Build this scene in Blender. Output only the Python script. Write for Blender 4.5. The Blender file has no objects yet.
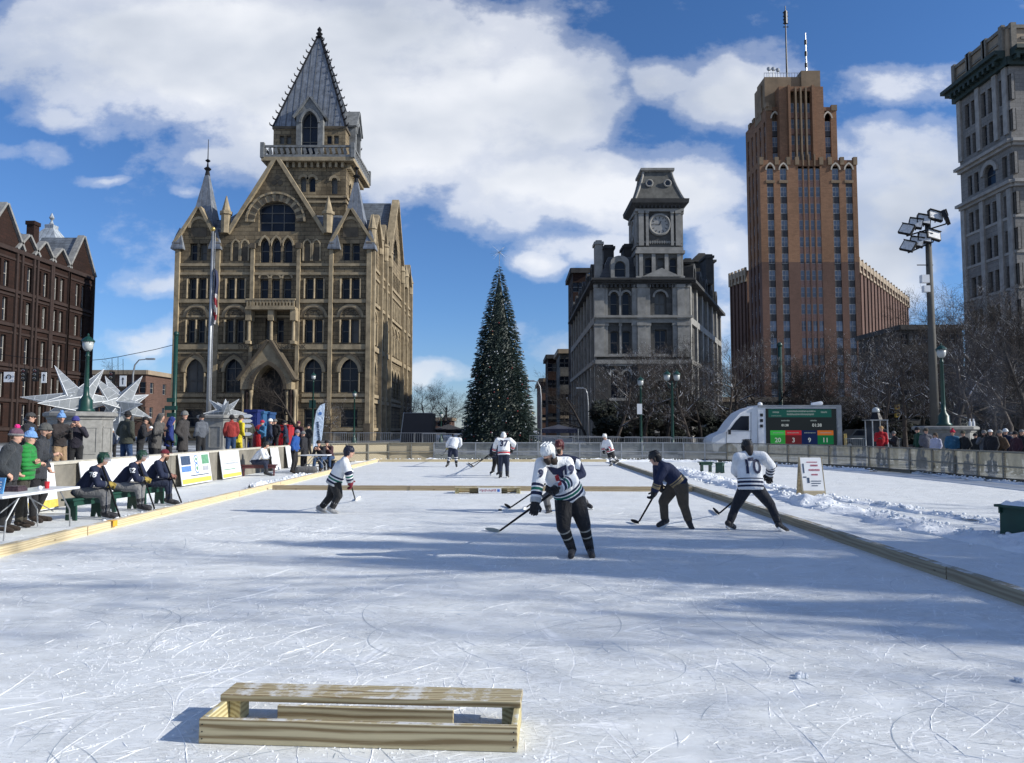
import bpy, bmesh, math, random
from mathutils import Vector, Matrix
from mathutils.geometry import tessellate_polygon, delaunay_2d_cdt
from mathutils.bvhtree import BVHTree
random.seed(7)
R = math.radians
PI = math.pi
scene = bpy.context.scene
COL = scene.collection
# ------------------------------------------------------------------ camera
F = 740.0
HC = 1.8
PITCH = math.atan(47.5 / F)
CP, SP = math.cos(PITCH), math.sin(PITCH)
cd = bpy.data.cameras.new('camera')
cam = bpy.data.objects.new('camera', cd)
COL.objects.link(cam)
cam.location = (0, 0, HC)
cam.rotation_euler = (R(90) + PITCH, 0, 0)
cd.sensor_width = 36
cd.lens = F * 36 / 1024
cd.clip_start = 0.1
cd.clip_end = 3000
scene.camera = cam
# ------------------------------------------------------------------ light
SUN_EL, SUN_AZ = 28.0, 11.0          # sun on the right, a little behind the viewer
sd = Vector((math.cos(R(SUN_AZ)) * math.cos(R(SUN_EL)), -math.sin(R(SUN_AZ)) * math.cos(R(SUN_EL)), math.sin(R(SUN_EL))))
sl = bpy.data.lights.new('sun', 'SUN')
sl.energy = 5.0
sl.angle = R(0.53)
sl.color = (1.0, 0.965, 0.88)
so = bpy.data.objects.new('sun', sl)
so.rotation_euler = (-sd).to_track_quat('-Z', 'Y').to_euler()
so.location = (60, -10, 60)
COL.objects.link(so)
scene.view_settings.view_transform = 'Standard'
scene.view_settings.look = 'None'
scene.view_settings.exposure = 0.12
scene.view_settings.gamma = 1.0
scene.view_settings.use_curve_mapping = False
def G(u, v, z=0.0):
 """point of the level z seen at pixel (u, v)"""
 x = (u - 512) / F
 yc = (381.5 - v) / F
 d = Vector((x, CP - yc * SP, SP + yc * CP))
 t = (z - HC) / d.z
 return Vector((d.x * t, d.y * t, z))
def W(u, v, Y):
 x = (u - 512) / F
 yc = (381.5 - v) / F
 d = Vector((x, CP - yc * SP, SP + yc * CP))
 t = Y / d.y
 return Vector((d.x * t, Y, HC + d.z * t))
def ZV(v, Y):
 return W(512, v, Y).z
def XU(u, Y, v=400):
 return W(u, v, Y).x
# ------------------------------------------------------------------ world
world = bpy.data.worlds.new('World')
scene.world = world
world.use_nodes = True
wt = world.node_tree
wt.nodes.clear()
class NT:
 """small helper to write node trees"""
 def __init__(s, tree):
  s.t = tree
 def n(s, typ, **kw):
  nd = s.t.nodes.new(typ)
  for k, v in kw.items():
   setattr(nd, k, v)
  return nd
 def put(s, sock, v):
  if isinstance(v, bpy.types.NodeSocket):
   s.t.links.new(v, sock)
  elif v is not None:
   if sock.type == 'RGBA' and len(v) == 3:
    v = (*v, 1)
   sock.default_value = v
 def math(s, op, a, b=None, c=None, clamp=False):
  nd = s.n('ShaderNodeMath', operation=op, use_clamp=clamp)
  for i, v in enumerate((a, b, c)):
   if v is not None:
    s.put(nd.inputs[i], v)
  return nd.outputs[0]
 def vmath(s, op, a, b=None):
  nd = s.n('ShaderNodeVectorMath', operation=op)
  s.put(nd.inputs[0], a)
  if b is not None:
   s.put(nd.inputs[1], b)
  return nd.outputs['Value'] if op in ('DOT_PRODUCT', 'LENGTH') else nd.outputs[0]
 def noise(s, vec, scale, detail=4, rough=0.55, dist=0.0, dim='3D'):
  nd = s.n('ShaderNodeTexNoise', noise_dimensions=dim)
  s.put(nd.inputs['Vector'], vec)
  nd.inputs['Scale'].default_value = scale
  nd.inputs['Detail'].default_value = detail
  nd.inputs['Roughness'].default_value = rough
  nd.inputs['Distortion'].default_value = dist
  return nd.outputs[0]
 def ramp(s, fac, stops, interp='LINEAR'):
  nd = s.n('ShaderNodeValToRGB')
  cr = nd.color_ramp
  cr.interpolation = interp
  while len(cr.elements) < len(stops):
   cr.elements.new(0.5)
  for e, (p, c) in zip(cr.elements, stops):
   e.position = p
   if isinstance(c, (int, float)):
    c = (c, c, c)
   e.color = (*c, 1) if len(c) == 3 else c
  s.put(nd.inputs[0], fac)
  return nd.outputs[0]
 def mix(s, fac, a, b, blend='MIX'):
  nd = s.n('ShaderNodeMix', data_type='RGBA', blend_type=blend)
  s.put(nd.inputs[0], fac)
  s.put(nd.inputs[6], a)
  s.put(nd.inputs[7], b)
  return nd.outputs[2]
 def mapping(s, vec, scale=(1, 1, 1), rot=(0, 0, 0), loc=(0, 0, 0)):
  nd = s.n('ShaderNodeMapping')
  s.put(nd.inputs[0], vec)
  nd.inputs['Scale'].default_value = scale
  nd.inputs['Rotation'].default_value = rot
  nd.inputs['Location'].default_value = loc
  return nd.outputs[0]
wn = NT(wt)
sky = wn.n('ShaderNodeTexSky', sky_type='NISHITA')
sky.sun_disc = False
sky.sun_elevation = R(SUN_EL)
sky.sun_rotation = R(90 + SUN_AZ)
sky.altitude = 100
sky.air_density = 1.0
sky.dust_density = 0.3
sky.ozone_density = 4.0
tc = wn.n('ShaderNodeTexCoord').outputs['Generated']
sep = wn.n('ShaderNodeSeparateXYZ')
wn.put(sep.inputs[0], tc)
yy = wn.math('MAXIMUM', wn.math('ABSOLUTE', sep.outputs[1]), 0.08)
comb = wn.n('ShaderNodeCombineXYZ')
wn.put(comb.inputs[0], wn.math('DIVIDE', sep.outputs[0], yy))
wn.put(comb.inputs[1], wn.math('DIVIDE', sep.outputs[2], yy))
P2 = comb.outputs[0]
warp = wn.n('ShaderNodeTexNoise')
wn.put(warp.inputs['Vector'], P2)
warp.inputs['Scale'].default_value = 5.5
warp.inputs['Detail'].default_value = 5
warpv = wn.vmath('MULTIPLY', wn.vmath('SUBTRACT', warp.outputs['Color'], (0.5, 0.5, 0.5)), (0.16, 0.10, 0.0))
PW = wn.vmath('ADD', P2, warpv)
# cloud banks: centre and half size of each as the tangent of azimuth and height
BLOBS = [(250, 45, 300, 75, 1.25), (90, 22, 130, 26, 0.55), (395, 120, 200, 80, 1.3), (540, 90, 100, 70, 1.1), (570, 185, 160, 42, 1.1),
  (470, 190, 70, 40, 0.8), (655, 75, 62, 34, 0.75), (740, 85, 72, 36, 0.82), (895, 88, 78, 36, 0.85), (905, 190, 95, 70, 1.05),
  (640, 195, 110, 48, 1.1), (720, 250, 60, 60, 0.9), (600, 245, 70, 30, 0.8), (217, 148, 34, 24, 0.75), (142, 290, 40, 14, 0.62), (138, 331, 46, 16, 0.78),
  (105, 176, 34, 8, 0.55), (48, 112, 55, 20, 0.6), (-60, 120, 60, 30, 0.5), (545, 262, 34, 18, 0.8), (440, 372, 34, 12, 0.7), (500, 330, 60, 14, 0.35),
  (1040, 250, 90, 60, 0.9), (25, 62, 60, 12, 0.3), (700, 320, 70, 60, 0.7), (880, 270, 90, 50, 0.95), (30, 150, 50, 14, 0.5), (215, 190, 40, 12, 0.5), (560, 350, 30, 20, 0.5)]
acc = None
for (u, v, ru, rv, wgt) in BLOBS:
 p = W(u, v, 1.0)
 c = (p.x, p.z - HC, 0)
 s_ = wn.vmath('MULTIPLY', wn.vmath('SUBTRACT', PW, c), (F / ru, F / rv, 0))
 d2 = wn.vmath('DOT_PRODUCT', s_, s_)
 e = wn.math('MULTIPLY', wn.math('POWER', 0.42, d2), wgt)
 acc = e if acc is None else wn.math('MAXIMUM', acc, e)
fine = wn.noise(wn.mapping(P2, (1, 1.5, 1)), 4.6, 10, 0.61)
fine2 = wn.noise(wn.mapping(P2, (1, 1.8, 1)), 2.6, 5, 0.5, 0.3)
dens = wn.math('ADD', acc, wn.math('MULTIPLY', wn.math('SUBTRACT', fine, 0.5), 1.8))
# behind the viewer only broken cloud
back = wn.math('LESS_THAN', sep.outputs[1], 0.0)
dens = wn.math('ADD', wn.math('MULTIPLY', dens, wn.math('SUBTRACT', 1.0, back)), wn.math('MULTIPLY', back, wn.math('MULTIPLY', fine2, 0.75)))
cov = wn.ramp(dens, [(0.20, 0.0), (0.40, 0.24), (0.64, 0.74), (1.05, 1.0)], 'EASE')
# cloud brightness: bright rims, grey-blue bellies
belly = wn.noise(wn.mapping(P2, (1, 1.7, 1), loc=(0.3, 0.12, 0)), 2.6, 4, 0.5)
bl = wn.math('ADD', wn.math('MULTIPLY', belly, 1.0), wn.math('MULTIPLY', dens, 0.12))
ccol = wn.ramp(bl, [(0.50, (0.86, 0.88, 0.92)), (0.64, (0.66, 0.70, 0.77)), (0.82, (0.46, 0.51, 0.60))])
bsky = wn.n('ShaderNodeBackground')
tint = wn.mix(1.0, sky.outputs[0], wn.ramp(sep.outputs[2], [(0.0, (0.80, 0.90, 1.18)), (0.16, (0.66, 0.88, 1.18)), (0.5, (0.60, 0.88, 1.18))]), 'MULTIPLY')
wn.put(bsky.inputs[0], tint)
bsky.inputs[1].default_value = 0.105
bcl = wn.n('ShaderNodeBackground')
wn.put(bcl.inputs[0], ccol)
bcl.inputs[1].default_value = 1.02
ms = wn.n('ShaderNodeMixShader')
wn.put(ms.inputs[0], wn.math('MULTIPLY', cov, 0.93))
wt.links.new(bsky.outputs[0], ms.inputs[1])
wt.links.new(bcl.outputs[0], ms.inputs[2])
wo = wn.n('ShaderNodeOutputWorld')
wt.links.new(ms.outputs[0], wo.inputs[0])
# ------------------------------------------------------------------ materials
MATS = {}
def newmat(name):
 m = bpy.data.materials.new(name)
 m.use_nodes = True
 t = NT(m.node_tree)
 b = m.node_tree.nodes['Principled BSDF']
 MATS[name] = m
 return m, t, b
def bump(t, b, h, strength=0.3, dist=0.02):
 nd = t.n('ShaderNodeBump')
 nd.inputs['Strength'].default_value = strength
 nd.inputs['Distance'].default_value = dist
 t.put(nd.inputs['Height'], h)
 t.put(b.inputs['Normal'], nd.outputs[0])
def plain(name, col, rough=0.6, metal=0.0, var=0.25, scale=3.0, bmp=0.0, bscale=40, spec=0.5):
 m, t, b = newmat(name)
 oc = t.n('ShaderNodeTexCoord').outputs['Object']
 n1 = t.noise(oc, scale, 5, 0.6)
 dk = tuple(c * (1 - var) for c in col)
 lt = tuple(min(1, c * (1 + var)) for c in col)
 t.put(b.inputs['Base Color'], t.ramp(n1, [(0.3, dk), (0.7, lt)]))
 b.inputs['Roughness'].default_value = rough
 b.inputs['Metallic'].default_value = metal
 b.inputs['Specular IOR Level'].default_value = spec
 if bmp:
  bump(t, b, t.noise(oc, bscale, 4), bmp, 0.01)
 return m
def wallvec(t):
 """(along the wall, up) coordinates whichever way the wall faces"""
 oc = t.n('ShaderNodeTexCoord').outputs['Object']
 g = t.n('ShaderNodeNewGeometry').outputs['Normal']
 s1 = t.n('ShaderNodeSeparateXYZ'); t.put(s1.inputs[0], oc)
 s2 = t.n('ShaderNodeSeparateXYZ'); t.put(s2.inputs[0], g)
 f = t.math('GREATER_THAN', t.math('ABSOLUTE', s2.outputs[0]), t.math('ABSOLUTE', s2.outputs[1]))
 h = t.math('ADD', t.math('MULTIPLY', s1.outputs[1], f), t.math('MULTIPLY', s1.outputs[0], t.math('SUBTRACT', 1.0, f)))
 c = t.n('ShaderNodeCombineXYZ')
 t.put(c.inputs[0], h)
 t.put(c.inputs[1], s1.outputs[2])
 return c.outputs[0], oc, s1
def masonry(name, c1, c2, mortar, bw, bh, ms_=0.02, stain=0.5, bumpd=0.03, rough=0.85, stainscale=0.35):
 m, t, b = newmat(name)
 v, oc, s1 = wallvec(t)
 br = t.n('ShaderNodeTexBrick')
 t.put(br.inputs['Vector'], v)
 br.inputs['Scale'].default_value = 1.0
 br.inputs['Brick Width'].default_value = bw
 br.inputs['Row Height'].default_value = bh
 br.inputs['Mortar Size'].default_value = ms_
 br.inputs['Mortar Smooth'].default_value = 0.3
 br.inputs['Bias'].default_value = 0.0
 t.put(br.inputs['Color1'], c1)
 t.put(br.inputs['Color2'], c2)
 t.put(br.inputs['Mortar'], mortar)
 big = t.noise(t.mapping(oc, (1, 1, 0.45)), stainscale, 6, 0.65)
 st = t.ramp(big, [(0.32, 1 - stain), (0.60, 1.0), (0.8, 1.12)])
 col = t.mix(1.0, br.outputs[0], st, 'MULTIPLY')
 sm = t.noise(oc, 5.0, 4, 0.7)
 col = t.mix(1.0, col, t.ramp(sm, [(0.3, 0.80), (0.7, 1.14)]), 'MULTIPLY')
 t.put(b.inputs['Base Color'], col)
 b.inputs['Roughness'].default_value = rough
 b.inputs['Specular IOR Level'].default_value = 0.25
 hh = t.math('ADD', t.math('MULTIPLY', br.outputs[1], -1.0), t.math('MULTIPLY', sm, 0.6))
 bump(t, b, hh, 0.6, bumpd)
 return m
masonry('sandstone', (0.285, 0.222, 0.138), (0.19, 0.148, 0.095), (0.09, 0.072, 0.05), 1.1, 0.46, 0.03, 0.62)
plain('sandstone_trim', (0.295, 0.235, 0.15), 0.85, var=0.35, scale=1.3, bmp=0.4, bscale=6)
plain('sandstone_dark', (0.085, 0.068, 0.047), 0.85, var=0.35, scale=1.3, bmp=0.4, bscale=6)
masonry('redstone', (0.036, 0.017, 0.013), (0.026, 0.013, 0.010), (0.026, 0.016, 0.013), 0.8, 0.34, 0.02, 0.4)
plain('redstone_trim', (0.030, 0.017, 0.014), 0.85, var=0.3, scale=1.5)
masonry('limestone', (0.135, 0.13, 0.12), (0.09, 0.087, 0.082), (0.10, 0.095, 0.085), 1.4, 0.5, 0.02, 0.5)
plain('limestone_trim', (0.245, 0.235, 0.215), 0.85, var=0.3, scale=1.1, bmp=0.3, bscale=5)
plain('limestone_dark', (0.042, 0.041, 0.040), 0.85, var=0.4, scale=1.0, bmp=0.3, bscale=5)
masonry('palestone', (0.26, 0.243, 0.225), (0.225, 0.212, 0.196), (0.16, 0.15, 0.14), 1.2, 0.45, 0.02, 0.3)
plain('palestone_trim', (0.31, 0.29, 0.265), 0.85, var=0.25, scale=1.1)
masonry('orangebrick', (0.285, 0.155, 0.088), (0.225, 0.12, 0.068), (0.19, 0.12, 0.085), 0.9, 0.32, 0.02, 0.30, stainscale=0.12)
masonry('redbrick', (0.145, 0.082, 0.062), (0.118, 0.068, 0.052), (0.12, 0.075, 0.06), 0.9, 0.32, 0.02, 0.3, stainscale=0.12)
plain('terracotta', (0.30, 0.235, 0.165), 0.8, var=0.25, scale=0.5)
plain('terracotta_pale', (0.42, 0.37, 0.30), 0.8, var=0.2, scale=0.5)
plain('spandrel_dark', (0.035, 0.032, 0.032), 0.6, var=0.4)
plain('spandrel_pink', (0.25, 0.15, 0.12), 0.8, var=0.3)
plain('copper_green', (0.018, 0.034, 0.029), 0.7, var=0.4, scale=1.2)
plain('tower_brown', (0.20, 0.14, 0.085), 0.85, var=0.3, scale=0.3)
plain('win_frame', (0.10, 0.095, 0.085), 0.6, var=0.2)
plain('win_frame_pale', (0.34, 0.33, 0.31), 0.6, var=0.2)
plain('roof_black', (0.03, 0.03, 0.033), 0.7, var=0.4)
plain('dark_iron', (0.02, 0.02, 0.022), 0.5, 0.6)
plain('galv', (0.34, 0.35, 0.36), 0.45, 0.7, var=0.15)
plain('paint_green', (0.006, 0.042, 0.032), 0.4, var=0.25)
plain('bench_green', (0.008, 0.05, 0.035), 0.5, var=0.25)
plain('bench_maroon', (0.09, 0.022, 0.022), 0.55, var=0.25)
plain('white_paint', (0.78, 0.79, 0.80), 0.45, var=0.06)
plain('white_plastic', (0.72, 0.73, 0.74), 0.4, var=0.05)
plain('black_plastic', (0.018, 0.018, 0.02), 0.4, var=0.3)
plain('rubber', (0.02, 0.02, 0.02), 0.8, var=0.2)
plain('steel', (0.6, 0.61, 0.62), 0.3, 0.9, var=0.1)
plain('skin', (0.56, 0.33, 0.24), 0.55, var=0.08, spec=0.3)
plain('hair_dark', (0.03, 0.02, 0.015), 0.7, var=0.3)
plain('hair_brown', (0.10, 0.055, 0.03), 0.7, var=0.3)
plain('asphalt', (0.055, 0.055, 0.06), 0.9, var=0.3, bmp=0.3)
plain('granite', (0.23, 0.225, 0.21), 0.75, var=0.22, scale=6, bmp=0.25, bscale=30)
plain('tape_white', (0.8, 0.8, 0.78), 0.7, var=0.04)
plain('bulb_glass', (0.42, 0.44, 0.43), 0.2, var=0.05)
plain('leather', (0.05, 0.03, 0.02), 0.6)
plain('puck_black', (0.015, 0.015, 0.015), 0.7)
def glassmat(name, col=(0.012, 0.016, 0.024), rough=0.06):
 m, t, b = newmat(name)
 oc = t.n('ShaderNodeTexCoord').outputs['Object']
 b.inputs['Roughness'].default_value = rough
 b.inputs['Specular IOR Level'].default_value = 0.16
 t.put(b.inputs['Base Color'], t.ramp(t.noise(oc, 0.35, 2), [(0.35, col), (0.7, tuple(c * 2.6 for c in col))]))
 bump(t, b, t.noise(oc, 0.8, 2), 0.12, 0.08)
 return m
glassmat('glass')
glassmat('glass_blue', (0.09, 0.11, 0.14), 0.2)
plain('pane_blind', (0.10, 0.10, 0.095), 0.5, var=0.15, scale=1.0)
# standing seam / slate roofs
for nm, col, hz in (('slate_roof', (0.125, 0.14, 0.16), 1.0), ('seam_roof', (0.15, 0.165, 0.19), 0.0), ('pale_roof', (0.30, 0.33, 0.36), 0.0), ('mansard', (0.05, 0.052, 0.056), 1.0)):
 m, t, b = newmat(nm)
 v, oc, s1 = wallvec(t)
 wv = t.n('ShaderNodeTexWave', wave_type='BANDS', bands_direction='X' if hz == 0 else 'Y', wave_profile='SAW')
 t.put(wv.inputs['Vector'], v)
 wv.inputs['Scale'].default_value = 0.55 if hz == 0 else 0.9
 wv.inputs['Distortion'].default_value = 0.6 if hz else 0.1
 wv.inputs['Detail Scale'].default_value = 2.0
 nn = t.noise(oc, 1.5, 5, 0.7)
 base = t.ramp(nn, [(0.3, tuple(c * 0.6 for c in col)), (0.7, tuple(c * 1.5 for c in col))])
 t.put(b.inputs['Base Color'], t.mix(1.0, base, t.ramp(wv.outputs[0], [(0.0, 0.45), (0.15, 1.0), (1.0, 1.15)]), 'MULTIPLY'))
 b.inputs['Roughness'].default_value = 0.5
 bump(t, b, wv.outputs[0], 0.8, 0.06)
def woodmat(name, c1, c2, axis=0, scale=1.0, snow=0.0, knots=True):
 m, t, b = newmat(name)
 oc = t.n('ShaderNodeTexCoord').outputs['Object']
 sc = [16.0, 16.0, 16.0]
 sc[axis] = 0.55
 v = t.mapping(oc, tuple(x * scale for x in sc))
 n1 = t.noise(v, 2.0, 6, 0.65, 0.9)
 wv = t.n('ShaderNodeTexWave', wave_type='RINGS', rings_direction='XYZ'[axis])
 t.put(wv.inputs['Vector'], t.mapping(oc, tuple(x * scale for x in ([0.6 if i == axis else 8.0 for i in range(3)])), loc=(0.3, 1.0, 0.6)))
 wv.inputs['Scale'].default_value = 1.6
 wv.inputs['Distortion'].default_value = 6.5
 wv.inputs['Detail'].default_value = 2
 wv.inputs['Detail Scale'].default_value = 0.7
 f = t.math('ADD', t.math('MULTIPLY', n1, 0.62), t.math('MULTIPLY', wv.outputs[0], 0.36))
 col = t.ramp(f, [(0.30, c2), (0.48, tuple(a * .6 + b_ * .4 for a, b_ in zip(c1, c2))), (0.62, c1)])
 if knots:
  vo = t.n('ShaderNodeTexVoronoi')
  t.put(vo.inputs['Vector'], t.mapping(oc, tuple(2.6 if i == axis else 7.0 for i in range(3))))
  vo.inputs['Scale'].default_value = 1.0
  k = t.ramp(vo.outputs['Distance'], [(0.05, 0.35), (0.12, 1.0)])
  col = t.mix(0.8, col, k, 'MULTIPLY')
 if snow:
  g = t.n('ShaderNodeNewGeometry').outputs['Normal']
  s2 = t.n('ShaderNodeSeparateXYZ'); t.put(s2.inputs[0], g)
  up = t.math('GREATER_THAN', s2.outputs[2], 0.6)
  sn = t.ramp(t.noise(t.mapping(oc, (1, 1, 1)), 6.0, 6, 0.7), [(0.54 - snow * 0.1, 0.0), (0.60, 0.55)])
  col = t.mix(t.math('MULTIPLY', up, sn), col, (0.80, 0.84, 0.88))
 t.put(b.inputs['Base Color'], col)
 b.inputs['Roughness'].default_value = 0.75
 b.inputs['Specular IOR Level'].default_value = 0.25
 bump(t, b, f, 0.3, 0.004)
 return m
woodmat('lumber', (0.50, 0.43, 0.27), (0.20, 0.145, 0.075), 0, 1.0, 0.5)
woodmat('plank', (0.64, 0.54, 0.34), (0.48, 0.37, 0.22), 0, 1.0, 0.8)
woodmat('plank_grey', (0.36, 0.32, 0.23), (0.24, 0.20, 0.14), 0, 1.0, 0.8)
woodmat('plank_cross', (0.45, 0.36, 0.23), (0.30, 0.22, 0.13), 0, 1.0, 0.5)
woodmat('plywood', (0.42, 0.36, 0.25), (0.31, 0.26, 0.18), 0, 0.4, 0, False)
woodmat('weathered', (0.22, 0.21, 0.18), (0.14, 0.135, 0.115), 0, 0.6, 0, False)
# rink ice: scraped, dusted with snow, covered in skate scratches
def icemat(name, base1, base2, scratch=1.0, dust=1.0, cut=1.0, rough=0.55):
 m, t, b = newmat(name)
 oc = t.n('ShaderNodeTexCoord').outputs['Object']
 w = t.n('ShaderNodeTexNoise'); t.put(w.inputs['Vector'], oc)
 w.inputs['Scale'].default_value = 0.7; w.inputs['Detail'].default_value = 2
 wv = t.vmath('MULTIPLY', t.vmath('SUBTRACT', w.outputs['Color'], (0.5, 0.5, 0.5)), (0.5, 0.5, 0))
 pw = t.vmath('ADD', oc, wv)
 lines = None
 for sc, wd, rot, st in ((0.6, 0.0022, 0.3, (1, 0.3, 1)), (1.1, 0.0035, 1.1, (0.3, 1, 1)), (2.0, 0.006, 2.3, (1, 0.3, 1)), (0.45, 0.0018, 0.7, (1, 0.7, 1)), (3.1, 0.009, 2.75, (1, 0.25, 1)), (1.5, 0.005, -0.35, (0.25, 1, 1)), (4.4, 0.012, 0.1, (0.3, 1, 1))):
  vo = t.n('ShaderNodeTexVoronoi', feature='DISTANCE_TO_EDGE')
  t.put(vo.inputs['Vector'], t.mapping(pw, (st[0] * sc, st[1] * sc, 1), rot=(0, 0, rot)))
  vo.inputs['Scale'].default_value = 1.0
  ln = t.ramp(vo.outputs['Distance'], [(0.0, 1.0), (wd * 1.2, 0.8), (wd * 2.2, 0.0)])
  gate = t.ramp(t.noise(t.mapping(oc, (1, 1, 1), loc=(sc * 7, rot, 0)), 1.3, 4, 0.6), [(0.53, 0.0), (0.62, 1.0)])
  ln = t.math('MULTIPLY', ln, gate)
  lines = ln if lines is None else t.math('MAXIMUM', lines, ln)
 sn = t.noise(t.mapping(oc, (0.6, 1.5, 1), rot=(0, 0, 0.3)), 4.5, 10, 0.72, 0.0)
 snow_f = t.ramp(sn, [(0.44, 0.0), (0.56, 0.55), (0.70, 1.0)])
 chips = t.noise(t.mapping(oc, (0.8, 2.6, 1), rot=(0, 0, -0.3)), 15.0, 8, 0.8, 0.0)
 chip_f = t.ramp(chips, [(0.52, 0.0), (0.60, 1.0)])
 chip_f = t.math('MULTIPLY', chip_f, t.ramp(t.noise(oc, 1.7, 5, 0.6), [(0.40, 0.05), (0.62, 1.0)]))
 big = t.noise(t.mapping(oc, (0.6, 1.6, 1), rot=(0, 0, 0.15)), 0.45, 5, 0.6, 0.6)
 base = t.ramp(big, [(0.33, base2), (0.66, base1)])
 col = t.mix(t.math('MULTIPLY', snow_f, 0.5 * dust), base, (0.84, 0.87, 0.90))
 col = t.mix(t.math('MULTIPLY', chip_f, 0.85 * dust), col, (0.93, 0.94, 0.95))
 # some cuts read dark (clear ice), others white (raised snow)
 dk = t.ramp(t.noise(oc, 0.9, 3), [(0.56, 0.0), (0.64, 1.0)])
 lc = t.mix(dk, (0.95, 0.96, 0.97), (0.42, 0.48, 0.55))
 col = t.mix(t.math('MULTIPLY', lines, 0.8 * cut), col, lc)
 t.put(b.inputs['Base Color'], col)
 t.put(b.inputs['Roughness'], t.ramp(snow_f, [(0.0, rough - 0.12), (1.0, 0.85)]))
 b.inputs['Specular IOR Level'].default_value = 0.35
 h = t.math('ADD', t.math('MULTIPLY', chip_f, 0.8), t.math('ADD', t.math('MULTIPLY', sn, 0.9), t.math('MULTIPLY', lines, -0.18 * scratch)))
 bump(t, b, h, 0.6, 0.018)
 return m
icemat('ice', (0.755, 0.765, 0.75), (0.67, 0.69, 0.69))
icemat('ice_side', (0.76, 0.79, 0.82), (0.68, 0.72, 0.77), cut=0.6)
m, t, b = newmat('snow')
oc = t.n('ShaderNodeTexCoord').outputs['Object']
nn = t.noise(oc, 5, 8, 0.7)
t.put(b.inputs['Base Color'], t.ramp(nn, [(0.3, (0.76, 0.79, 0.83)), (0.6, (0.88, 0.90, 0.92))]))
b.inputs['Roughness'].default_value = 0.8
bump(t, b, nn, 0.8, 0.06)
m, t, b = newmat('plaza_snow')
oc = t.n('ShaderNodeTexCoord').outputs['Object']
nn = t.noise(oc, 0.5, 8, 0.7)
t.put(b.inputs['Base Color'], t.ramp(nn, [(0.44, (0.10, 0.098, 0.096)), (0.54, (0.40, 0.42, 0.44)), (0.66, (0.76, 0.78, 0.81))]))
b.inputs['Roughness'].default_value = 0.85
bump(t, b, nn, 0.6, 0.08)
# bark
m, t, b = newmat('bark')
oc = t.n('ShaderNodeTexCoord').outputs['Object']
nn = t.noise(t.mapping(oc, (1, 1, 0.25)), 9, 5, 0.7)
t.put(b.inputs['Base Color'], t.ramp(nn, [(0.3, (0.016, 0.012, 0.010)), (0.7, (0.045, 0.036, 0.03))]))
b.inputs['Roughness'].default_value = 0.9
bump(t, b, nn, 0.5, 0.02)
m, t, b = newmat('bark_snowy')
oc = t.n('ShaderNodeTexCoord').outputs['Object']
g = t.n('ShaderNodeNewGeometry').outputs['Normal']
s2 = t.n('ShaderNodeSeparateXYZ'); t.put(s2.inputs[0], g)
nn = t.noise(t.mapping(oc, (1, 1, 0.25)), 9, 5, 0.7)
base = t.ramp(nn, [(0.3, (0.035, 0.026, 0.022)), (0.7, (0.10, 0.08, 0.066))])
sf = t.math('MULTIPLY', t.math('GREATER_THAN', s2.outputs[2], 0.45), t.ramp(t.noise(oc, 1.1, 3), [(0.5, 0.0), (0.56, 1.0)]))
t.put(b.inputs['Base Color'], t.mix(sf, base, (0.72, 0.75, 0.79)))
b.inputs['Roughness'].default_value = 0.9
def fabric(name, col, var=0.18, quilt=0.0, rough=0.85):
 if name in MATS:
  return name
 m, t, b = newmat(name)
 oc = t.n('ShaderNodeTexCoord').outputs['Object']
 nn = t.noise(oc, 9, 4, 0.6)
 t.put(b.inputs['Base Color'], t.ramp(nn, [(0.3, tuple(c * (1 - var) for c in col)), (0.7, tuple(min(1, c * (1 + var)) for c in col))]))
 b.inputs['Roughness'].default_value = rough
 b.inputs['Specular IOR Level'].default_value = 0.25
 b.inputs['Sheen Weight'].default_value = 0.1
 if quilt:
  s1 = t.n('ShaderNodeSeparateXYZ'); t.put(s1.inputs[0], oc)
  h = t.math('ABSOLUTE', t.math('SINE', t.math('MULTIPLY', s1.outputs[2], PI / quilt)))
  bump(t, b, h, 0.9, 0.025)
 else:
  bump(t, b, t.noise(t.mapping(oc, (1, 1, 0.6)), 6, 4, 0.55, 1.6), 0.9, 0.06)
 return name
def jerseymat(name, stops, shoulder=None):
 """stops: (metres above the hem or cuff, colour) as crisp bands"""
 m, t, b = newmat(name)
 a = t.n('ShaderNodeAttribute'); a.attribute_name = 'band'
 st = [(min(1.0, p), c) for p, c in stops]
 col = t.ramp(a.outputs['Fac'], st, 'CONSTANT')
 oc = t.n('ShaderNodeTexCoord').outputs['Object']
 col = t.mix(1.0, col, t.ramp(t.noise(oc, 6, 4), [(0.3, 0.86), (0.7, 1.05)]), 'MULTIPLY')
 t.put(b.inputs['Base Color'], col)
 b.inputs['Roughness'].default_value = 0.8
 b.inputs['Specular IOR Level'].default_value = 0.25
 bump(t, b, t.noise(t.mapping(oc, (1, 1, 0.5)), 6, 4, 0.55, 1.4), 0.8, 0.05)
 return name
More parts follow.
